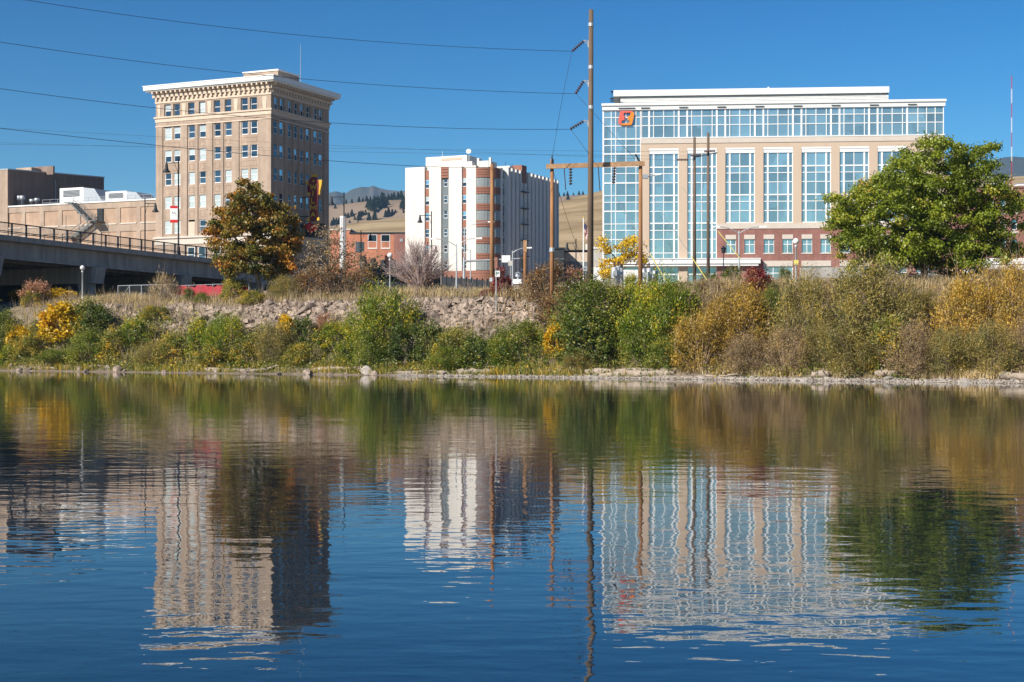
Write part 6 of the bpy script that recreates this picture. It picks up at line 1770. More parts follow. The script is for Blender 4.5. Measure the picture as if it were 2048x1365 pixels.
SHRUBS = [
 # lower slope, left to right
 (6, 3.0, 632, 70, 'green', 'green shrub cut by the left edge of the shore'),
 (38, 3.2, 655, 46, 'yellow', 'small yellow leaved shrub near the left edge above the water'),
 (62, 2.6, 672, 62, 'ygreen', 'low yellow green shrub under the small yellow one at the left'),
 (84, 4.8, 645, 50, 'ygreen', 'olive green shrub just left of the big bright yellow shrub'),
 (128, 4.4, 618, 80, 'yellow', 'big bright golden yellow shrub on the left part of the bank'),
 (120, 2.2, 702, 80, 'green', 'green shrub under the big bright yellow shrub'),
 (185, 5.2, 612, 78, 'dark', 'dark green shrub right of the big yellow shrub'),
 (178, 2.6, 668, 74, 'green', 'mid green shrub at the waterline below the dark green one'),
 (235, 3.0, 660, 72, 'ygreen', 'yellow green shrub between the dark green shrub and the first boulders'),
 (272, 4.0, 640, 60, 'bright', 'fresh green shrub below the yellow one on the upper left bank'),
 (312, 7.4, 614, 62, 'ygreen', 'yellow tinged shrub high on the bank left of the boulders'),
 (305, 2.4, 690, 62, 'olive', 'olive shrub at the waterline below the left boulders'),
 (350, 2.8, 672, 72, 'ygreen', 'pale olive green shrub below the left boulder patch'),
 (396, 3.4, 644, 48, 'bright', 'bright lime shrub with a yellow side below the red cloth fence'),
 (455, 3.6, 640, 96, 'willow', 'feathery green willow shrub below the orange maple'),
 (430, 2.2, 694, 84, 'ygreen', 'low leafy shrub at the feet of the feathery willow'),
 (500, 2.6, 672, 72, 'ygreen', 'yellow green shrub right of the feathery willow'),
 (548, 2.8, 660, 80, 'olive', 'olive gold shrub in the middle of the left bank'),
 (575, 4.6, 640, 46, 'yellow', 'narrow yellow shrub beside the dark green column'),
 (606, 4.2, 640, 44, 'dark', 'dark green column shaped shrub under the boulder ledge'),
 (612, 2.4, 690, 78, 'ygreen', 'low yellow green shrub at the waterline under the dark column'),
 (668, 3.6, 650, 72, 'bright', 'bright green shrub left of the large round willow'),
 (652, 5.6, 632, 44, 'pink', 'dry pinkish shrub above the bright green one'),
 (768, 4.2, 586, 136, 'willow', 'large round green willow in the middle of the bank'),
 (742, 2.4, 665, 70, 'green', 'green shrub at the left foot of the large round willow'),
 (815, 2.6, 655, 70, 'dark', 'dark green shrub at the right foot of the large round willow'),
 (862, 2.8, 656, 58, 'dark', 'dark green shrub left of the central boulder slope'),
 (905, 2.6, 664, 74, 'ygreen', 'yellow flecked green shrub below the central boulder slope'),
 (950, 2.6, 676, 60, 'dark', 'glossy dark shrub right of the yellow flecked one'),
 (905, 1.8, 700, 84, 'green', 'low bright shrub overhanging the pale log'),
 (1042, 3.4, 652, 104, 'green', 'broad green shrub below the brown shrub and central boulders'),
 (1000, 3.0, 680, 60, 'bright', 'small light green shrub left of the broad green shrub'),
 (1112, 3.8, 660, 44, 'yellow', 'small vivid yellow shrub under the tallest pole'),
 (1165, 2.0, 706, 70, 'olive', 'low tan and olive shrub on the sandy shore'),
 (1120, 5.2, 632, 44, 'ygreen', 'slim yellow green shrub above the vivid yellow one'),
 (1190, 4.6, 574, 140, 'green', 'large rounded green shrub under the tallest pole'),
 (1178, 3.0, 640, 112, 'dark', 'shadowy green shrub at the foot of the large rounded one'),
 (1268, 7.0, 570, 52, 'bright', 'yellow green shrub between the two large green shrubs'),
 (1325, 3.8, 574, 146, 'willow', 'large upright green willow left of the golden willows'),
 (1285, 2.8, 640, 84, 'green', 'green shrub at the left foot of the upright willow'),
 (1335, 1.8, 680, 84, 'green', 'leafy green shrub touching the logs'),
 (20, 2.0, 692, 40, 'bright', 'lime green shrub by the water at the left edge'),
 (690, 2.2, 690, 44, 'bright', 'small lime shrub in the gully beside the large round willow'),
 (878, 2.4, 690, 30, 'yellow', 'tiny yellow shrub below the central boulders'),
 (400, 4.6, 668, 26, 'yellow', 'tiny yellow shrub against the bright lime one'),
 # right-hand willows
 (1402, 2.0, 640, 112, 'gold', 'golden willow at the waterline, leftmost of the golden group'),
 (1425, 6.5, 585, 84, 'brown', 'brown twiggy shrub above the leftmost golden willow'),
 (1482, 3.8, 586, 128, 'gold', 'golden brown willow under the upper crimson shrub'),
 (1490, 1.8, 672, 96, 'brown', 'brown bare based shrub at the waterline beside the golden willow'),
 (1543, 4.4, 588, 40, 'green', 'narrow green shrub wedged between golden and brown willows'),
 (1602, 4.0, 568, 110, 'olive', 'tall grey olive willow below the globe lamp'),
 (1570, 1.8, 662, 92, 'brown', 'brown shrub with reddish twigs at the waterline below the grey olive willow'),
 (1640, 2.4, 664, 80, 'olive', 'low olive willow with a yellow patch'),
 (1622, 3.2, 648, 30, 'ygreen', 'small yellow green shrub inside the olive willows'),
 (1738, 4.4, 548, 164, 'olive', 'largest olive green willow in front of the green maple'),
 (1700, 2.0, 664, 110, 'olive', 'grey green shrub at the foot of the largest olive willow'),
 (1770, 2.6, 640, 80, 'ygreen', 'yellow green shrub on the right flank of the largest olive willow'),
 (1812, 5.0, 590, 76, 'olive', 'olive shrub under the trunk of the green maple'),
 (1822, 2.0, 650, 116, 'brown', 'broad brown shrub at the waterline right of the largest olive willow'),
 (1902, 7.0, 568, 60, 'straw', 'pale dry shrub between the olive and the golden willows on the right'),
 (1945, 4.4, 572, 146, 'gold', 'broad golden willow near the right edge'),
 (1900, 2.2, 668, 96, 'olive', 'olive shrub at the foot of the broad golden willow'),
 (2032, 4.6, 546, 104, 'gold', 'tall golden willow cut by the right edge'),
 (1990, 2.0, 660, 104, 'olive', 'olive brown shrub above the pale squared log'),
 (2046, 2.4, 655, 80, 'brown', 'brown shrub in the right corner of the shore'),
 (1998, 11.5, 538, 64, 'gold', 'orange leaved shrub before the white canopy'),
 (1555, 8.0, 584, 84, 'olive', 'grey olive shrub on the upper bank right of the upper crimson shrub'),
 (1662, 8.5, 574, 80, 'brown', 'tan brown shrub on the upper bank before the grey screen wall'),
 (1862, 8.0, 588, 84, 'olive', 'olive shrub on the upper bank right of the maple trunk'),
 (1960, 9.0, 566, 84, 'brown', 'tan shrub on the upper bank behind the broad golden willow'),
 (1440, 4.0, 610, 70, 'gold', 'golden shrub squeezed between the leftmost golden willow and the golden brown one'),
 # crest of the bank
 (72, 11.0, 566, 62, 'pink', 'pinkish autumn shrub on the bank top under the bridge'),
 (66, 10.2, 584, 40, 'ygreen', 'small yellow green shrub under the pinkish one'),
 (124, 13.0, 579, 52, 'yellow', 'yellow flowering shrub on the bank top under the bridge'),
 (34, 26.0, 582, 30, 'yellow', 'sunlit yellow shrub seen beneath the bridge at the left edge'),
 (330, 12.0, 552, 50, 'straw', 'tall straw coloured weed by the chain link fence'),
 (378, 10.8, 580, 24, 'dark', 'small dark shrub before the red cloth'),
 (403, 10.2, 588, 28, 'green', 'small green shrub right of the small dark one'),
 (465, 10.8, 560, 40, 'ygreen', 'upright yellow green shrub beside the orange maple trunk'),
 (505, 10.0, 584, 50, 'ygreen', 'low olive shrub at the foot of the orange maple'),
 (575, 11.6, 560, 64, 'olive', 'straw olive shrub right of the orange maple trunk'),
 (620, 12.6, 540, 64, 'rust', 'rusty brown shrub below the dry tree, left one'),
 (672, 12.4, 532, 72, 'rust', 'rusty brown shrub below the dry tree, middle one'),
 (724, 12.6, 538, 60, 'rust', 'rusty brown shrub left of the park bench'),
 (1002, 11.0, 543, 34, 'crimson', 'upright crimson shrub beside the pole at the hotel corner'),
 (976, 10.6, 590, 34, 'crimson', 'low crimson creeper left of the upright crimson shrub'),
 (1096, 9.5, 528, 84, 'rust', 'tall brown leaved shrub under the left crossarm pole'),
 (1110, 7.0, 585, 70, 'rust', 'lower brown leaved shrub on the slope beneath the tall one'),
 (1072, 13.0, 545, 50, 'rust', 'thin brown shrub between short pole and crossarm pole'),
 (1150, 12.0, 540, 46, 'pink', 'orange tinged shrub left of the tallest pole'),
 (1420, 11.0, 560, 70, 'brown', 'grey brown dry shrub below the paired poles'),
 (1512, 9.0, 540, 56, 'crimson', 'crimson shrub before the ground floor of the glass office'),
 (1360, 12.0, 566, 60, 'brown', 'low dry shrub right of the transformers'),
 (1262, 11.0, 552, 34, 'bright', 'light green sapling between the transformer groups'),
 (1570, 20.0, 540, 26, 'dark', 'small dark evergreen at the storefront left of the globe lamp'),
 (1418, 34.0, 548, 40, 'dark', 'dark hedge plant in the brick planter below the paired poles'),
 (1464, 34.0, 538, 36, 'dark', 'taller dark plant in the brick planter near the lantern post'),
 (1650, 15.0, 556, 84, 'straw', 'thin dry weeds before the grey screen wall'),
]
for s in SHRUBS: shrub(*s)

# ---------------------------------------------------------------- trees
def branchy(segs, p, q, r0, r1, rng, n=4, wob=.12):
    p, q = np.array(p, float), np.array(q, float); L = np.linalg.norm(q - p); prev = p
    for k in range(1, n + 1):
        t = k / n; c = p + (q - p) * t + (rng.normal(size=3) * wob * L * (1 - abs(2 * t - 1)) * .4 if k < n else 0)
        ra, rb = r0 + (r1 - r0) * (k - 1) / n, r0 + (r1 - r0) * t
        segs.append((prev, c, ra, rb)); prev = c
def tubes_mesh(name, segs, m, n=7):
    mb = MB()
    for p, q, ra, rb in segs: mb.tube([p, q], [ra, rb], n, False)
    return mb.mesh(name, m, True)
def tree(name, label, px, Y, py_base_zero, blobs, kind, L, Wd, dens, seed, trunks, bark='bark', flat=.9, clump=.75, holes=.0, tint_top=0.0, droop=.0, mean=.38, fill=3.4):
    """blobs: (px, py, r px) outlines of the crown in the photograph, given depth so the crown is round"""
    rng = np.random.default_rng(seed)
    x0 = PX(px, Y); z0 = gz(x0, Y) - .15
    root = empty(name, (x0, Y, z0), 0, label, 'tree')
    sc = Y / FOC
    cl = []
    W_all = (max(b[0] + b[2] for b in blobs) - min(b[0] - b[2] for b in blobs)) * sc
    midx = (max(b[0] + b[2] for b in blobs) + min(b[0] - b[2] for b in blobs)) / 2
    for bx, by, br in blobs:
        R_ = br * sc; cx = PX(bx, Y) - x0; cz = PZ(by, Y) - z0
        off = abs(bx - midx) * sc / (W_all / 2)
        dmax = W_all * .42 * math.sqrt(max(.05, 1 - off ** 2))
        nn = max(4, int((R_ / clump) ** 2 * fill))
        for _ in range(nn):
            d = rng.normal(size=3); d /= np.linalg.norm(d); rad = R_ * rng.uniform(.35, 1.0)
            dy = rng.uniform(-dmax, dmax)
            cl.append((cx + d[0] * rad, dy + d[1] * rad * .3, cz + d[2] * rad))
    cl = np.array(cl)
    P, T, A = [], [], []
    ztop = cl[:, 2].max(); zbot = cl[:, 2].min()
    for c in cl:
        k = int(dens * rng.uniform(.5, 1.4)); sg = clump * rng.uniform(.42, .75)
        pts = c + rng.normal(size=(k, 3)) * np.array((sg, sg, sg * .62)) * .72
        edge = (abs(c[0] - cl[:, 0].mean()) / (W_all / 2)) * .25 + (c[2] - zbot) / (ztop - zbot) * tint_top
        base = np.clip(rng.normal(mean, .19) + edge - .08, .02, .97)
        P.append(pts); T.append(np.clip(base + rng.normal(0, .11, k), 0, 1))
        out = pts - c + np.array((0, 0, .35 * sg)); A.append(out / (np.linalg.norm(out, axis=1)[:, None] + 1e-6))
    P, T, A = np.concatenate(P), np.concatenate(T), np.concatenate(A)
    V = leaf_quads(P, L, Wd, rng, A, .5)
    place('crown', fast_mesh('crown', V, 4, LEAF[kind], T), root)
    segs = []
    for (bx, by, r0), (tx, ty, r1) in trunks:
        branchy(segs, (PX(bx, Y) - x0, rng.uniform(-.2, .2), PZ(by, Y) - z0 if by < 9000 else 0), (PX(tx, Y) - x0, rng.uniform(-.3, .3), PZ(ty, Y) - z0), r0, r1, rng, 4, .06)
    nodes = np.array([s[1] for s in segs])
    for c in cl[rng.permutation(len(cl))[:int(len(cl) * .6)]]:
        d = np.linalg.norm(nodes - c, axis=1) + np.maximum(0, nodes[:, 2] - c[2]) * 1.5
        j = int(np.argmin(d)); ra = max(.02, min(.09, segs[j][3] * .55))
        branchy(segs, nodes[j], c, ra, .015, rng, 3, .15)
    place('trunk', tubes_mesh('trunk', segs, MT[bark], 6), root)
    return root
def depth_at(px, v): return at_v(px, v)[1]
Ym = depth_at(512, 13.0)
tree('orange_maple', 'maple turning orange and green in front of the brick tower', 515, Ym, 590,
     [(500, 400, 36), (478, 425, 42), (520, 430, 42), (452, 470, 38), (500, 470, 48), (555, 440, 34), (562, 485, 38), (452, 520, 26), (497, 520, 42), (540, 525, 42), (578, 530, 22), (508, 378, 14), (438, 452, 16), (478, 393, 16), (585, 500, 16), (580, 450, 18), (432, 488, 14), (458, 548, 16), (480, 562, 12), (560, 556, 16), (452, 428, 20), (552, 408, 18), (536, 396, 14), (425, 470, 12), (590, 478, 14)],
     'maple', .21, .18, 105, 21, [((520, 9999, .26), (514, 545, .2)), ((514, 545, .2), (505, 440, .08)), ((533, 9999, .2), (541, 540, .14)), ((541, 540, .14), (556, 460, .06)), ((514, 545, .15), (465, 470, .06)), ((505, 440, .08), (500, 390, .03)), ((512, 520, .1), (455, 520, .04))], 'pale_bark', clump=.62, mean=.52)
Yg2 = depth_at(1846, 15.5)
tree('green_maple', 'big spreading green maple in front of the glass office at the right', 1846, Yg2, 578,
     [(1850, 320, 34), (1828, 355, 46), (1890, 345, 48), (1930, 345, 26), (1780, 395, 52), (1850, 405, 62), (1920, 405, 58), (1722, 425, 44), (1690, 420, 26), (1666, 403, 12), (1672, 440, 16), (1700, 465, 34), (1765, 465, 54), (1840, 475, 62), (1915, 475, 58), (1975, 440, 42), (2010, 460, 34), (2015, 415, 22), (1990, 500, 36), (1740, 505, 40), (1795, 508, 42), (1882, 510, 44), (1935, 525, 40), (1770, 540, 24), (1785, 540, 16), (1920, 548, 16), (1848, 292, 14), (1780, 348, 20), (1940, 312, 12), (1890, 305, 20), (2028, 500, 20), (1735, 385, 22), (1955, 385, 28), (1700, 385, 14), (1755, 365, 12), (2000, 395, 12), (1715, 500, 18), (1800, 360, 28), (1962, 362, 26), (1922, 326, 24), (1870, 300, 18), (1830, 305, 16)],
     'tree', .17, .13, 190, 33, [((1849, 9999, .30), (1846, 535, .25)), ((1846, 535, .24), (1838, 440, .15)), ((1846, 530, .17), (1905, 470, .09)), ((1838, 440, .13), (1850, 340, .05)), ((1842, 500, .13), (1770, 440, .07)), ((1770, 440, .06), (1700, 410, .03)), ((1905, 470, .08), (1985, 440, .04)), ((1838, 440, .1), (1900, 370, .05)), ((1770, 440, .06), (1790, 370, .03)), ((1846, 525, .11), (1770, 520, .05)), ((1850, 520, .1), (1930, 525, .05))], 'bark', clump=.66, tint_top=.10, fill=4.4)
Yb = depth_at(660, 14.5)
tree('dry_brown_tree', 'half bare brown leaved tree between the orange maple and the globe lamp', 662, Yb, 590,
     [(660, 470, 22), (640, 500, 30), (680, 505, 34), (712, 520, 28), (630, 535, 26), (668, 545, 34), (715, 550, 26), (742, 525, 18), (648, 462, 14), (612, 520, 14)],
     'brown', .17, .12, 46, 44, [((662, 9999, .12), (660, 530, .09)), ((660, 530, .08), (655, 455, .03)), ((660, 540, .07), (700, 490, .03)), ((660, 545, .06), (625, 490, .03)), ((662, 550, .06), (740, 520, .025)), ((662, 548, .05), (684, 462, .02))], 'twig', clump=.8)
tree('yellow_street_tree', 'yellow leaved street tree behind the right crossarm pole', 1243, 150.0, 575,
     [(1215, 500, 16), (1245, 495, 20), (1272, 505, 18), (1212, 530, 18), (1240, 525, 18), (1285, 520, 12), (1205, 552, 16), (1225, 555, 14), (1258, 512, 14), (1208, 485, 10), (1262, 485, 9)],
     'yellow', .20, .17, 75, 55, [((1243, 9999, .12), (1243, 530, .09)), ((1243, 530, .08), (1215, 500, .04)), ((1243, 530, .08), (1270, 500, .04)), ((1243, 530, .07), (1245, 490, .03)), ((1243, 545, .06), (1208, 540, .03))], 'bark', clump=.7)
# bare fan shaped shrub tree
def bare_tree(name, label, px, Y, py_top, w_px, seed, n=70, m='red_twig', leaves=None):
    rng = np.random.default_rng(seed); x0 = PX(px, Y); z0 = gz(x0, Y) - .1; root = empty(name, (x0, Y, z0), 0, label, 'tree')
    H = PZ(py_top, Y) - z0; Wd = w_px / FOC * Y / 2
    segs = []
    for _ in range(n):
        th = rng.uniform(0, 6.28); e = rng.uniform(.05, 1) ** .7
        tip = np.array((math.cos(th) * Wd * e, math.sin(th) * Wd * e, H * (1.02 - .52 * e ** 1.6) * rng.uniform(.75, 1.03)))
        b0 = np.array((rng.normal(0, .12), rng.normal(0, .12), 0)); mid = np.array((tip[0] * .38, tip[1] * .38, tip[2] * .55))
        segs.append((*b0, *mid, .040, .024)); segs.append((*mid, *tip, .024, .009))
        for _k in range(9):
            t = rng.uniform(.15, .95); s = mid + (tip - mid) * t; d = (tip - mid); L = np.linalg.norm(d) * rng.uniform(.2, .5)
            e2 = s + d / np.linalg.norm(d) * L + rng.normal(size=3) * L * .42; segs.append((*s, *e2, .012, .006))
    place('branches', fast_mesh('branches', twig_prisms(segs), 4, MT[m]), root)
    if leaves:
        P = np.array([s[3:6] for s in segs])[rng.permutation(len(segs))[:leaves]]
        P = P * np.array((.7, .7, .55)); place('last_leaves', fast_mesh('last_leaves', leaf_quads(P, .14, .1, rng), 4, LEAF['rust'], rng.uniform(.5, 1, len(P))), root)
    return root
bare_tree('bare_fan_tree', 'bare fan shaped tree with reddish twigs before the white hotel', 838, depth_at(838, 13.5), 482, 132, 61, 190, 'mauve_twig', 260)
bare_tree('bare_sapling', 'pale bare sapling behind the fan shaped tree', 838, 150.0, 478, 34, 62, 16, 'twig')

# ---------------------------------------------------------------- pines on the brown hill
def pine_mesh(seed):
    rng = np.random.default_rng(seed); P, A = [], []
    H = 1.0
    for k in range(26):
        z = .1 + .88 * k / 26; r = .26 * (1 - (k / 26) ** 1.15) + .015; nb = 9
        for j in range(nb):
            th = rng.uniform(0, 6.28); n = 7; t = np.linspace(.25, 1, n)[:, None] * rng.uniform(.7, 1.15)
            d = np.array((math.cos(th), math.sin(th), -.25 + .2 * rng.normal())); P.append(np.array((0, 0, z)) + d * r * t + rng.normal(size=(n, 3)) * .012); A.append(np.repeat(d[None], n, 0))
    P, A = np.concatenate(P), np.concatenate(A)
    return fast_mesh('crown', leaf_quads(P, .10, .05, rng, np.repeat(np.array([[0, 0, 1.]]), len(P), 0), .5, A, .6), 4, LEAF['pine'], rng.uniform(0, 1, len(P)))
PM = [pine_mesh(i) for i in range(4)]
PT = MB().tube([(0, 0, 0), (0, 0, .55)], [.022, .008], 6).mesh('trunk', MT['bark'])
pines = [(715, 400, 95), (738, 418, 110), (768, 428, 120), (800, 398, 115), (826, 384, 95), (858, 405, 120), (892, 396, 95), (912, 372, 90), (930, 306, 70), (962, 300, 70), (988, 294, 80), (545, 492, 90), (620, 530, 95), (640, 500, 75), (660, 492, 70), (688, 470, 75), (725, 530, 85), (785, 528, 100), (900, 497, 75), (930, 492, 95), (968, 482, 70), (1000, 470, 60), (370, 408, 50), (480, 494, 60), (505, 514, 65), (332, 585, 60), (352, 580, 80), (382, 578, 75), (410, 572, 70), (1030, 300, 80), (1062, 310, 95), (1085, 400, 130), (1088, 460, 55), (820, 296, 55), (860, 320, 90), (880, 310, 80), (700, 325, 60), (660, 330, 45), (620, 330, 60), (520, 560, 35), (575, 525, 45), (610, 555, 25), (780, 300, 55), (740, 310, 50), (545, 338, 45), (485, 345, 45)]
for i, (c, r_, hh) in enumerate(pines):
    px, py = 600 + c / 5.25, 340 + r_ / 5.25
    X_, Y_, Z_ = HILLS['brown_hill'](px, py)
    h = hh / 5.25 / FOC * Y_ * 1.05
    side_ = 'beside the tower' if px < 700 else ('above the orange brick building' if px < 760 else 'next to the white hotel')
    rt_ = empty('pine_tree', (X_, Y_, Z_ - h * .04), random.uniform(0, 6.28), 'dark distant pine on the brown hillside ' + side_, 'tree', 'pines on the hillside ' + side_)
    place('crown', PM[i % 4], rt_, (0, 0, 0), 0, (h * 1.25, h * 1.25, h)); place('trunk', PT, rt_, (0, 0, 0), 0, (h, h, h))
for px, py, hh in ((1118, 390, 9), (1128, 389, 8), (1135, 388, 10), (1147, 387, 6), (1158, 386.5, 9), (1166, 386, 8), (1136, 400, 12), (1200, 384, 9)):
    X_, Y_, Z_ = HILLS['brown_hill'](px, py)
    h = hh / FOC * Y_
    rt_ = empty('pine_tree', (X_, Y_, Z_ - h * .04), random.uniform(0, 6.28), 'tiny pine on the ridge between hotel and glass office', 'tree', 'pines on the ridge right of the hotel')
    place('crown', PM[0], rt_, (0, 0, 0), 0, (h * 1.25, h * 1.25, h)); place('trunk', PT, rt_, (0, 0, 0), 0, (h, h, h))

# ---------------------------------------------------------------- boulders, stones, logs
def rock_mesh(seed, m, flat=.7):
    rng = np.random.default_rng(seed); bm_ = bmesh.new(); bmesh.ops.create_icosphere(bm_, subdivisions=2, radius=1.0)
    dirs = rng.normal(size=(15, 3)); dirs /= np.linalg.norm(dirs, axis=1)[:, None]; cut = rng.uniform(.45, .85, 15)
    for v in bm_.verts:
        c = np.array(v.co)
        for d, k in zip(dirs, cut):
            t = float(c @ d)
            if t > k: c = c - d * (t - k) * .92
        c += rng.normal(size=3) * .035
        v.co = (c[0], c[1], c[2] * flat)
    me = bpy.data.meshes.new('boulder'); bm_.to_mesh(me); bm_.free(); me.materials.append(m); return me
RK = [rock_mesh(i, MT['boulder']) for i in range(7)]; RS = [rock_mesh(40 + i, MT['pale_stone'], .55) for i in range(6)]
rr_ = np.random.default_rng(77)
def rocks(n, pxr, vr, size, meshes, name, label, group, sink=.35):
    for _ in range(n):
        px, v = rr_.uniform(*pxr), rr_.uniform(*vr)
        x, y = at_v(px, v); s = rr_.uniform(*size) * (1.7 if rr_.random() < .14 else 1)
        o = place(name, meshes[int(rr_.integers(len(meshes)))], None, (x, y, gz(x, y) + s * (.5 - sink) - .05), 0, (s * rr_.uniform(.8, 1.3), s * rr_.uniform(.8, 1.2), s * rr_.uniform(.7, 1.1)))
        o.rotation_euler = (rr_.uniform(-.5, .5), rr_.uniform(-.5, .5), rr_.uniform(0, 6.28))
        tag(o, label, 'boulder' if name == 'boulder' else 'stone', group)
rocks(72, (330, 480), (6.2, 9.2), (.16, .5), RK, 'boulder', 'grey riprap boulder in the patch below the red cloth fence', 'riprap below the red cloth fence')
rocks(16, (205, 300), (6.4, 8.8), (.2, .42), RK, 'boulder', 'grey riprap boulder in the small patch left of the yellow tinged shrub', 'riprap at the left')
rocks(60, (500, 720), (7.0, 9.3), (.2, .44), RK, 'boulder', 'grey riprap boulder in the ledge below the dry grass right of the maple', 'riprap right of the maple')
rocks(16, (690, 722), (3.0, 7.2), (.2, .4), RK, 'boulder', 'grey riprap boulder in the gully left of the large round willow', 'riprap in the gully')
rocks(105, (826, 1070), (4.6, 9.0), (.16, .55), RK, 'boulder', 'pinkish grey riprap boulder on the open central slope', 'riprap on the central slope')
rocks(13, (905, 1030), (5.2, 8.0), (.5, .8), RK, 'boulder', 'large slab sided boulder standing out on the central slope', 'large boulders on the central slope')
rocks(9, (345, 470), (6.8, 8.8), (.45, .7), RK, 'boulder', 'large grey boulder standing out below the red cloth fence', 'large boulders below the red cloth fence')
rocks(8, (520, 715), (7.2, 9.0), (.4, .65), RK, 'boulder', 'large grey boulder in the ledge right of the maple', 'large boulders right of the maple')
rocks(16, (1110, 1150), (6.0, 9.6), (.2, .42), RK, 'boulder', 'grey riprap boulder behind the large rounded green shrub', 'riprap by the tallest pole')
rocks(60, (0, 760), (.15, 1.5), (.12, .5), RK + RS[:2], 'shore_boulder', 'grey boulder at the waterline on the left shore', 'boulders along the left waterline')
rocks(95, (1380, 2060), (.15, .9), (.07, .27), RS, 'shore_stone', 'pale stone in the white line along the right waterline', 'stones along the right waterline')
rocks(70, (820, 1390), (.1, .9), (.06, .22), RS, 'shore_stone', 'small pale stone along the central waterline', 'stones along the central waterline')
def rubble(n, pxr, vr, smin, smax, seed):
    rng = np.random.default_rng(seed); P = []
    for _ in range(n):
        x, y = at_v(rng.uniform(*pxr), rng.uniform(*vr)); P.append((x, y, gz(x, y)))
    P = np.array(P); s = (rng.uniform(smin, smax, n) * rng.uniform(.6, 1.2, n))[:, None]
    th = rng.uniform(0, 6.28, n); ax = np.stack([np.cos(th), np.sin(th), rng.normal(0, .25, n)], 1); bx = np.stack([-np.sin(th), np.cos(th), rng.normal(0, .25, n)], 1)
    up = np.stack([rng.normal(0, .35, n), rng.normal(0, .35, n), np.ones(n)], 1)
    low = [P + ax * s * rng.uniform(.7, 1.3, (n, 1)) - up * s * .3, P + bx * s * rng.uniform(.7, 1.3, (n, 1)) - up * s * .3, P - ax * s * rng.uniform(.7, 1.3, (n, 1)) - up * s * .3, P - bx * s * rng.uniform(.7, 1.3, (n, 1)) - up * s * .3]
    top = [q_ * rng.uniform(.5, .8) + (P) * (1 - .65) + up * s * .65 if False else P + (q_ - P) * rng.uniform(.45, .8, (n, 1)) + up * s * rng.uniform(.5, 1.0, (n, 1)) for q_ in low]
    Q = [np.stack([low[k], low[(k + 1) % 4], top[(k + 1) % 4], top[k]], 1) for k in range(4)] + [np.stack(top, 1)]
    return np.concatenate(Q, 0).reshape(-1, 3)
RB = np.concatenate([rubble(620, (325, 485), (6.0, 9.3), .10, .40, 1), rubble(260, (200, 305), (6.2, 8.9), .10, .24, 2), rubble(560, (495, 725), (6.8, 9.4), .10, .38, 3), rubble(260, (688, 724), (3.0, 7.4), .10, .22, 4), rubble(1000, (820, 1075), (4.4, 9.2), .10, .42, 5), rubble(300, (1105, 1155), (6.0, 9.8), .10, .24, 6)])
tag(place('riprap_rubble', fast_mesh('riprap_rubble', RB, 4, MT['boulder'])), 'loose broken rock between the riprap boulders', 'rubble', kind='stuff')
# gravel between the stones, too fine to pick apart
n = 4200
u_ = rr_.uniform(40, 112, n); v_ = rr_.uniform(.02, .75, n); gx = S0[0] + u_ * E1[0] + v_ * E2[0]; gy = S0[1] + u_ * E1[1] + v_ * E2[1]; gzv = ground_uv(u_, v_)
s_ = rr_.uniform(.03, .09, n)[:, None]; C = np.stack([gx, gy, gzv + .015], 1)
th = rr_.uniform(0, 6.28, n); ax = np.stack([np.cos(th), np.sin(th), np.zeros(n)], 1); bx_ = np.stack([-np.sin(th), np.cos(th), np.zeros(n)], 1); top_ = C + np.array([[0, 0, 1.]]) * s_ * .8
cor = [C + ax * s_, C + bx_ * s_ * .8, C - ax * s_, C - bx_ * s_ * .8]
tri = np.concatenate([np.stack([cor[k], cor[(k + 1) % 4], top_], 1) for k in range(4)], 0).reshape(-1, 3)
o = place('shore_gravel', fast_mesh('shore_gravel', tri, 3, MT['pale_stone'])); tag(o, 'pale gravel strip along the waterline', 'gravel', kind='stuff')
def log(pts, r0, r1, label):
    P = []
    for px, v, dz in pts:
        x, y = at_v(px, v); P.append(Vector((x, y, gz(x, y) + dz)))
    o = P[0].copy(); n = 7; C = []
    for k in range(n + 1):
        t = k / n * (len(P) - 1); i = min(int(t), len(P) - 2); c = P[i].lerp(P[i + 1], t - i) - o
        c += Vector((random.uniform(-.06, .06), random.uniform(-.12, .12), random.uniform(-.07, .05))); C.append(c)
    rad = [(r0 + (r1 - r0) * k / n) * random.uniform(.62, .95) * (.6 if k in (0, n) else 1) for k in range(n + 1)]
    m = MB().tube(C, rad, 9)
    d = (C[-1] - C[0]).normalized()
    for t in (.35, .7):
        b = C[int(n * t)]; m.tube([b, b + Vector((random.uniform(-.2, .2), random.uniform(-.3, 0), .35))], [.05, .02], 5)
    tag(m.build('driftwood_log', MT['driftwood'], None, True, o), label, 'log', 'driftwood on the shore')
log([(62, .8, .08), (125, .7, .08)], .13, .09, 'thin driftwood log at the left end of the shore')
log([(400, .9, .1), (465, .8, .12), (520, .8, .12)], .24, .17, 'driftwood log below the feathery willow')
log([(520, .8, .12), (560, 1.4, .3)], .16, .10, 'slanting driftwood log beside the pale boulders on the left shore')
log([(625, .9, .15), (690, 1.1, .18), (752, 1.3, .2)], .24, .15, 'long driftwood log left of the large round willow foot')
log([(775, .7, .08), (860, .9, .12), (925, 1.1, .16)], .12, .22, 'long thin pale driftwood log under the central shrubs')
log([(915, 1.1, .18), (985, 1.2, .2)], .36, .3, 'thick driftwood log in the middle of the shore')
log([(925, 1.9, .2), (1005, 2.2, .25)], .12, .08, 'slim driftwood log lying higher on the middle shore')
log([(1170, 1.1, .15), (1270, 1.2, .15), (1365, 1.3, .15)], .32, .24, 'upper of two long logs below the upright green willow')
log([(1200, .7, .1), (1290, .8, .14), (1350, 1.0, .14)], .24, .36, 'lower of two long logs below the upright green willow')
log([(1412, .6, .1), (1485, .8, .2)], .10, .05, 'thin branch of driftwood at the foot of the golden willow')
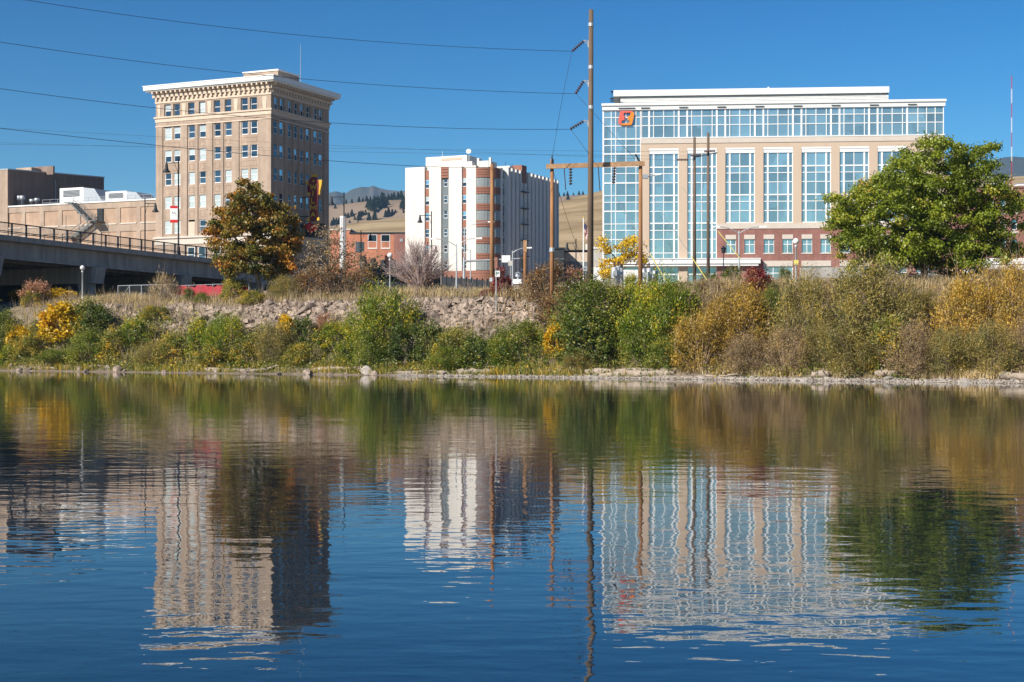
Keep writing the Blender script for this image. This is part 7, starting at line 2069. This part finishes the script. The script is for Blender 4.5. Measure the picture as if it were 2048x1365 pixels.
log([(1622, 1.0, .2), (1658, 1.0, .2)], .30, .28, 'short thick log end under the low olive willow')
log([(1752, 1.4, .25), (1800, 1.4, .25)], .28, .24, 'short brown log under the broad brown shrub')
log([(1995, 1.0, .2), (2080, .9, .2)], .30, .30, 'pale squared log at the right edge of the shore')

# ---------------------------------------------------------------- grass and ground cover
def blades(name, n, ur, vr, h, w, kind, label, seed, mask=None, lean=.35, tint=(0, 1)):
    rng = np.random.default_rng(seed); u, v = rng.uniform(*ur, n), rng.uniform(*vr, n)
    cl_ = np.sin(u * 1.7 + 3 * np.sin(v * .9)) * np.sin(v * 1.9 + u * .4) + np.sin(u * .43 + seed) * .7
    keep = rng.uniform(-1.3, 1.3, n) < cl_ + .55
    if mask is not None: keep &= mask(u, v)
    u, v, cl_ = u[keep], v[keep], cl_[keep]; n = len(u)
    x, y, z = S0[0] + u * E1[0] + v * E2[0], S0[1] + u * E1[1] + v * E2[1], ground_uv(u, v)
    B = np.stack([x, y, z - .03], 1); th = rng.uniform(0, 6.28, n); d = np.stack([np.cos(th), np.sin(th), 0 * th], 1) * (w * rng.uniform(.6, 1.4, n))[:, None] * .5
    hh = (h * rng.uniform(.45, 1.25, n) * (1 + .25 * np.clip(cl_, -1, 1)))[:, None]
    T_ = B + np.concatenate([rng.normal(0, lean, (n, 2)) * hh * .6, hh], 1)
    M_ = (B + T_) / 2 + np.array([[0, 0, 1.]]) * hh * .08
    V = np.stack([B - d, B + d, M_ + d * .7, T_, M_ - d * .7], 1).reshape(-1, 3)
    tv = np.clip(rng.uniform(tint[0], tint[1], n) + cl_ * .12, 0, 1)
    o = place(name, fast_mesh(name, V, 5, LEAF[kind], tv)); tag(o, label, 'grass', kind='stuff')
blades('dry_grass', 36000, (-8, 80), (9.5, 15.5), .62, .035, 'straw', 'tall straw coloured dry grass along the bank top', 101)
blades('short_dry_grass', 9000, (78, 118), (7.5, 16), .30, .035, 'straw', 'short dry grass on the bank top at the right', 107)
blades('dry_grass_lawn', 14000, (-8, 118), (15, 30), .4, .05, 'straw', 'short dry grass behind the bank top', 102)
blades('green_grass', 9000, (24, 62), (11.5, 17), .35, .04, 'ygreen', 'greenish grass strip by the bench and bare tree', 103)
blades('slope_weeds', 13000, (-8, 118), (1.4, 9.5), .55, .05, 'olive', 'thin olive weeds scattered over the bank slope', 104, lambda u, v: ~((u > 50) & (u < 74) & (v > 4.5)) & ~((u > 14) & (u < 46) & (v > 6.2)))
blades('shore_grass', 12000, (50, 118), (.9, 2.2), .42, .04, 'straw', 'straw coloured grass behind the waterline stones', 105)
blades('shore_green_grass', 16000, (-8, 60), (.35, 2.4), .42, .04, 'ygreen', 'yellow green grass behind the left waterline', 106)
def ground_leaves(name, n, ur, vr, hmax, kind, label, seed, mask=None):
    rng = np.random.default_rng(seed); nc = n // 60; cu, cv = rng.uniform(*ur, nc), rng.uniform(*vr, nc)
    if mask is not None:
        k = mask(cu, cv); cu, cv = cu[k], cv[k]; nc = len(cu)
    hh = hmax * rng.uniform(.35, 1.0, nc); u = np.repeat(cu, 60) + rng.normal(0, .55, nc * 60); v = np.repeat(cv, 60) + rng.normal(0, .45, nc * 60)
    v = np.clip(v, .45, 30)
    z = ground_uv(u, v) + np.abs(rng.normal(0, .5, nc * 60)) * np.repeat(hh, 60)
    P = np.stack([S0[0] + u * E1[0] + v * E2[0], S0[1] + u * E1[1] + v * E2[1], z], 1)
    T = np.clip(np.repeat(rng.uniform(.1, .9, nc), 60) + rng.normal(0, .15, nc * 60), 0, 1)
    o = place(name, fast_mesh(name, leaf_quads(P, .19, .10, rng, np.repeat(np.array([[0, -.4, .9]]), len(P), 0), .4), 4, LEAF[kind], T)); tag(o, label, 'weeds', kind='stuff')
rockfree = lambda u, v: ~((u > 50) & (u < 74) & (v > 4.3)) & ~((u > 16) & (u < 46) & (v > 6.0))
ground_leaves('green_undergrowth', 30000, (-8, 78), (.8, 7.0), 1.1, 'green', 'low green undergrowth filling the left and central slope', 111, rockfree)
ground_leaves('yellow_undergrowth', 20000, (-8, 70), (.7, 6.0), 1.0, 'ygreen', 'low yellow green undergrowth on the left slope', 112, rockfree)
ground_leaves('brown_undergrowth', 26000, (76, 118), (1.4, 11), 1.2, 'brown', 'dry brown undergrowth beneath the willows at the right', 113)
ground_leaves('rust_undergrowth', 9000, (44, 80), (6, 12), .7, 'rust', 'thin rusty undergrowth on the upper central slope', 114)
blades('tall_dry_weeds', 9000, (-8, 118), (2.0, 9.5), 1.15, .03, 'straw', 'tall dry straw weeds standing among the bank shrubs', 108, lambda u, v: ~((u > 52) & (u < 72) & (v > 5)) & ~((u > 16) & (u < 44) & (v > 6.6)), .25)
def dead_stems(n, seed):
    rng = np.random.default_rng(seed); segs = []
    for _ in range(n):
        u, v = rng.uniform(-8, 118), rng.uniform(1.6, 12); x, y = S0[0] + u * E1[0] + v * E2[0], S0[1] + u * E1[1] + v * E2[1]
        b0 = np.array((x, y, float(ground_uv(u, v)) - .1)); L = rng.uniform(.8, 2.6) * (1.25 if u > 76 else .8)
        for k in range(4):
            t = b0 + np.array((rng.normal(0, .3), rng.normal(0, .3), 1)) * L * rng.uniform(.6, 1); m = (b0 + t) / 2 + rng.normal(size=3) * .06 * L
            segs.append((*b0, *m, .018, .012)); segs.append((*m, *t, .012, .005))
            for _k in range(2): segs.append((*m, *(m + (t - m) * .6 + rng.normal(size=3) * .18 * L), .008, .004))
    return fast_mesh('dead_stems', twig_prisms(segs), 4, MT['twig'])
tag(place('dead_stems', dead_stems(800, 5)), 'bare dead stems tangled through the bank shrubs', 'dead stems', kind='stuff')
# ================================================================ haze
hz = MB().box(-15000, 15000, -400, 9800, -3, 640)
hm = bpy.data.materials.new('haze'); hm.use_nodes = True
for n_ in list(hm.node_tree.nodes): hm.node_tree.nodes.remove(n_)
ho = hm.node_tree.nodes.new('ShaderNodeOutputMaterial'); hv = hm.node_tree.nodes.new('ShaderNodeVolumePrincipled')
hv.inputs['Color'].default_value = (0.36, 0.64, 1.0, 1); hv.inputs['Density'].default_value = 0.00009; hv.inputs['Anisotropy'].default_value = 0.1
hm.node_tree.links.new(hv.outputs[0], ho.inputs['Volume'])
if HAZE: tag(hz.build('haze', hm), 'thin blue haze over the valley', 'haze', kind='stuff')
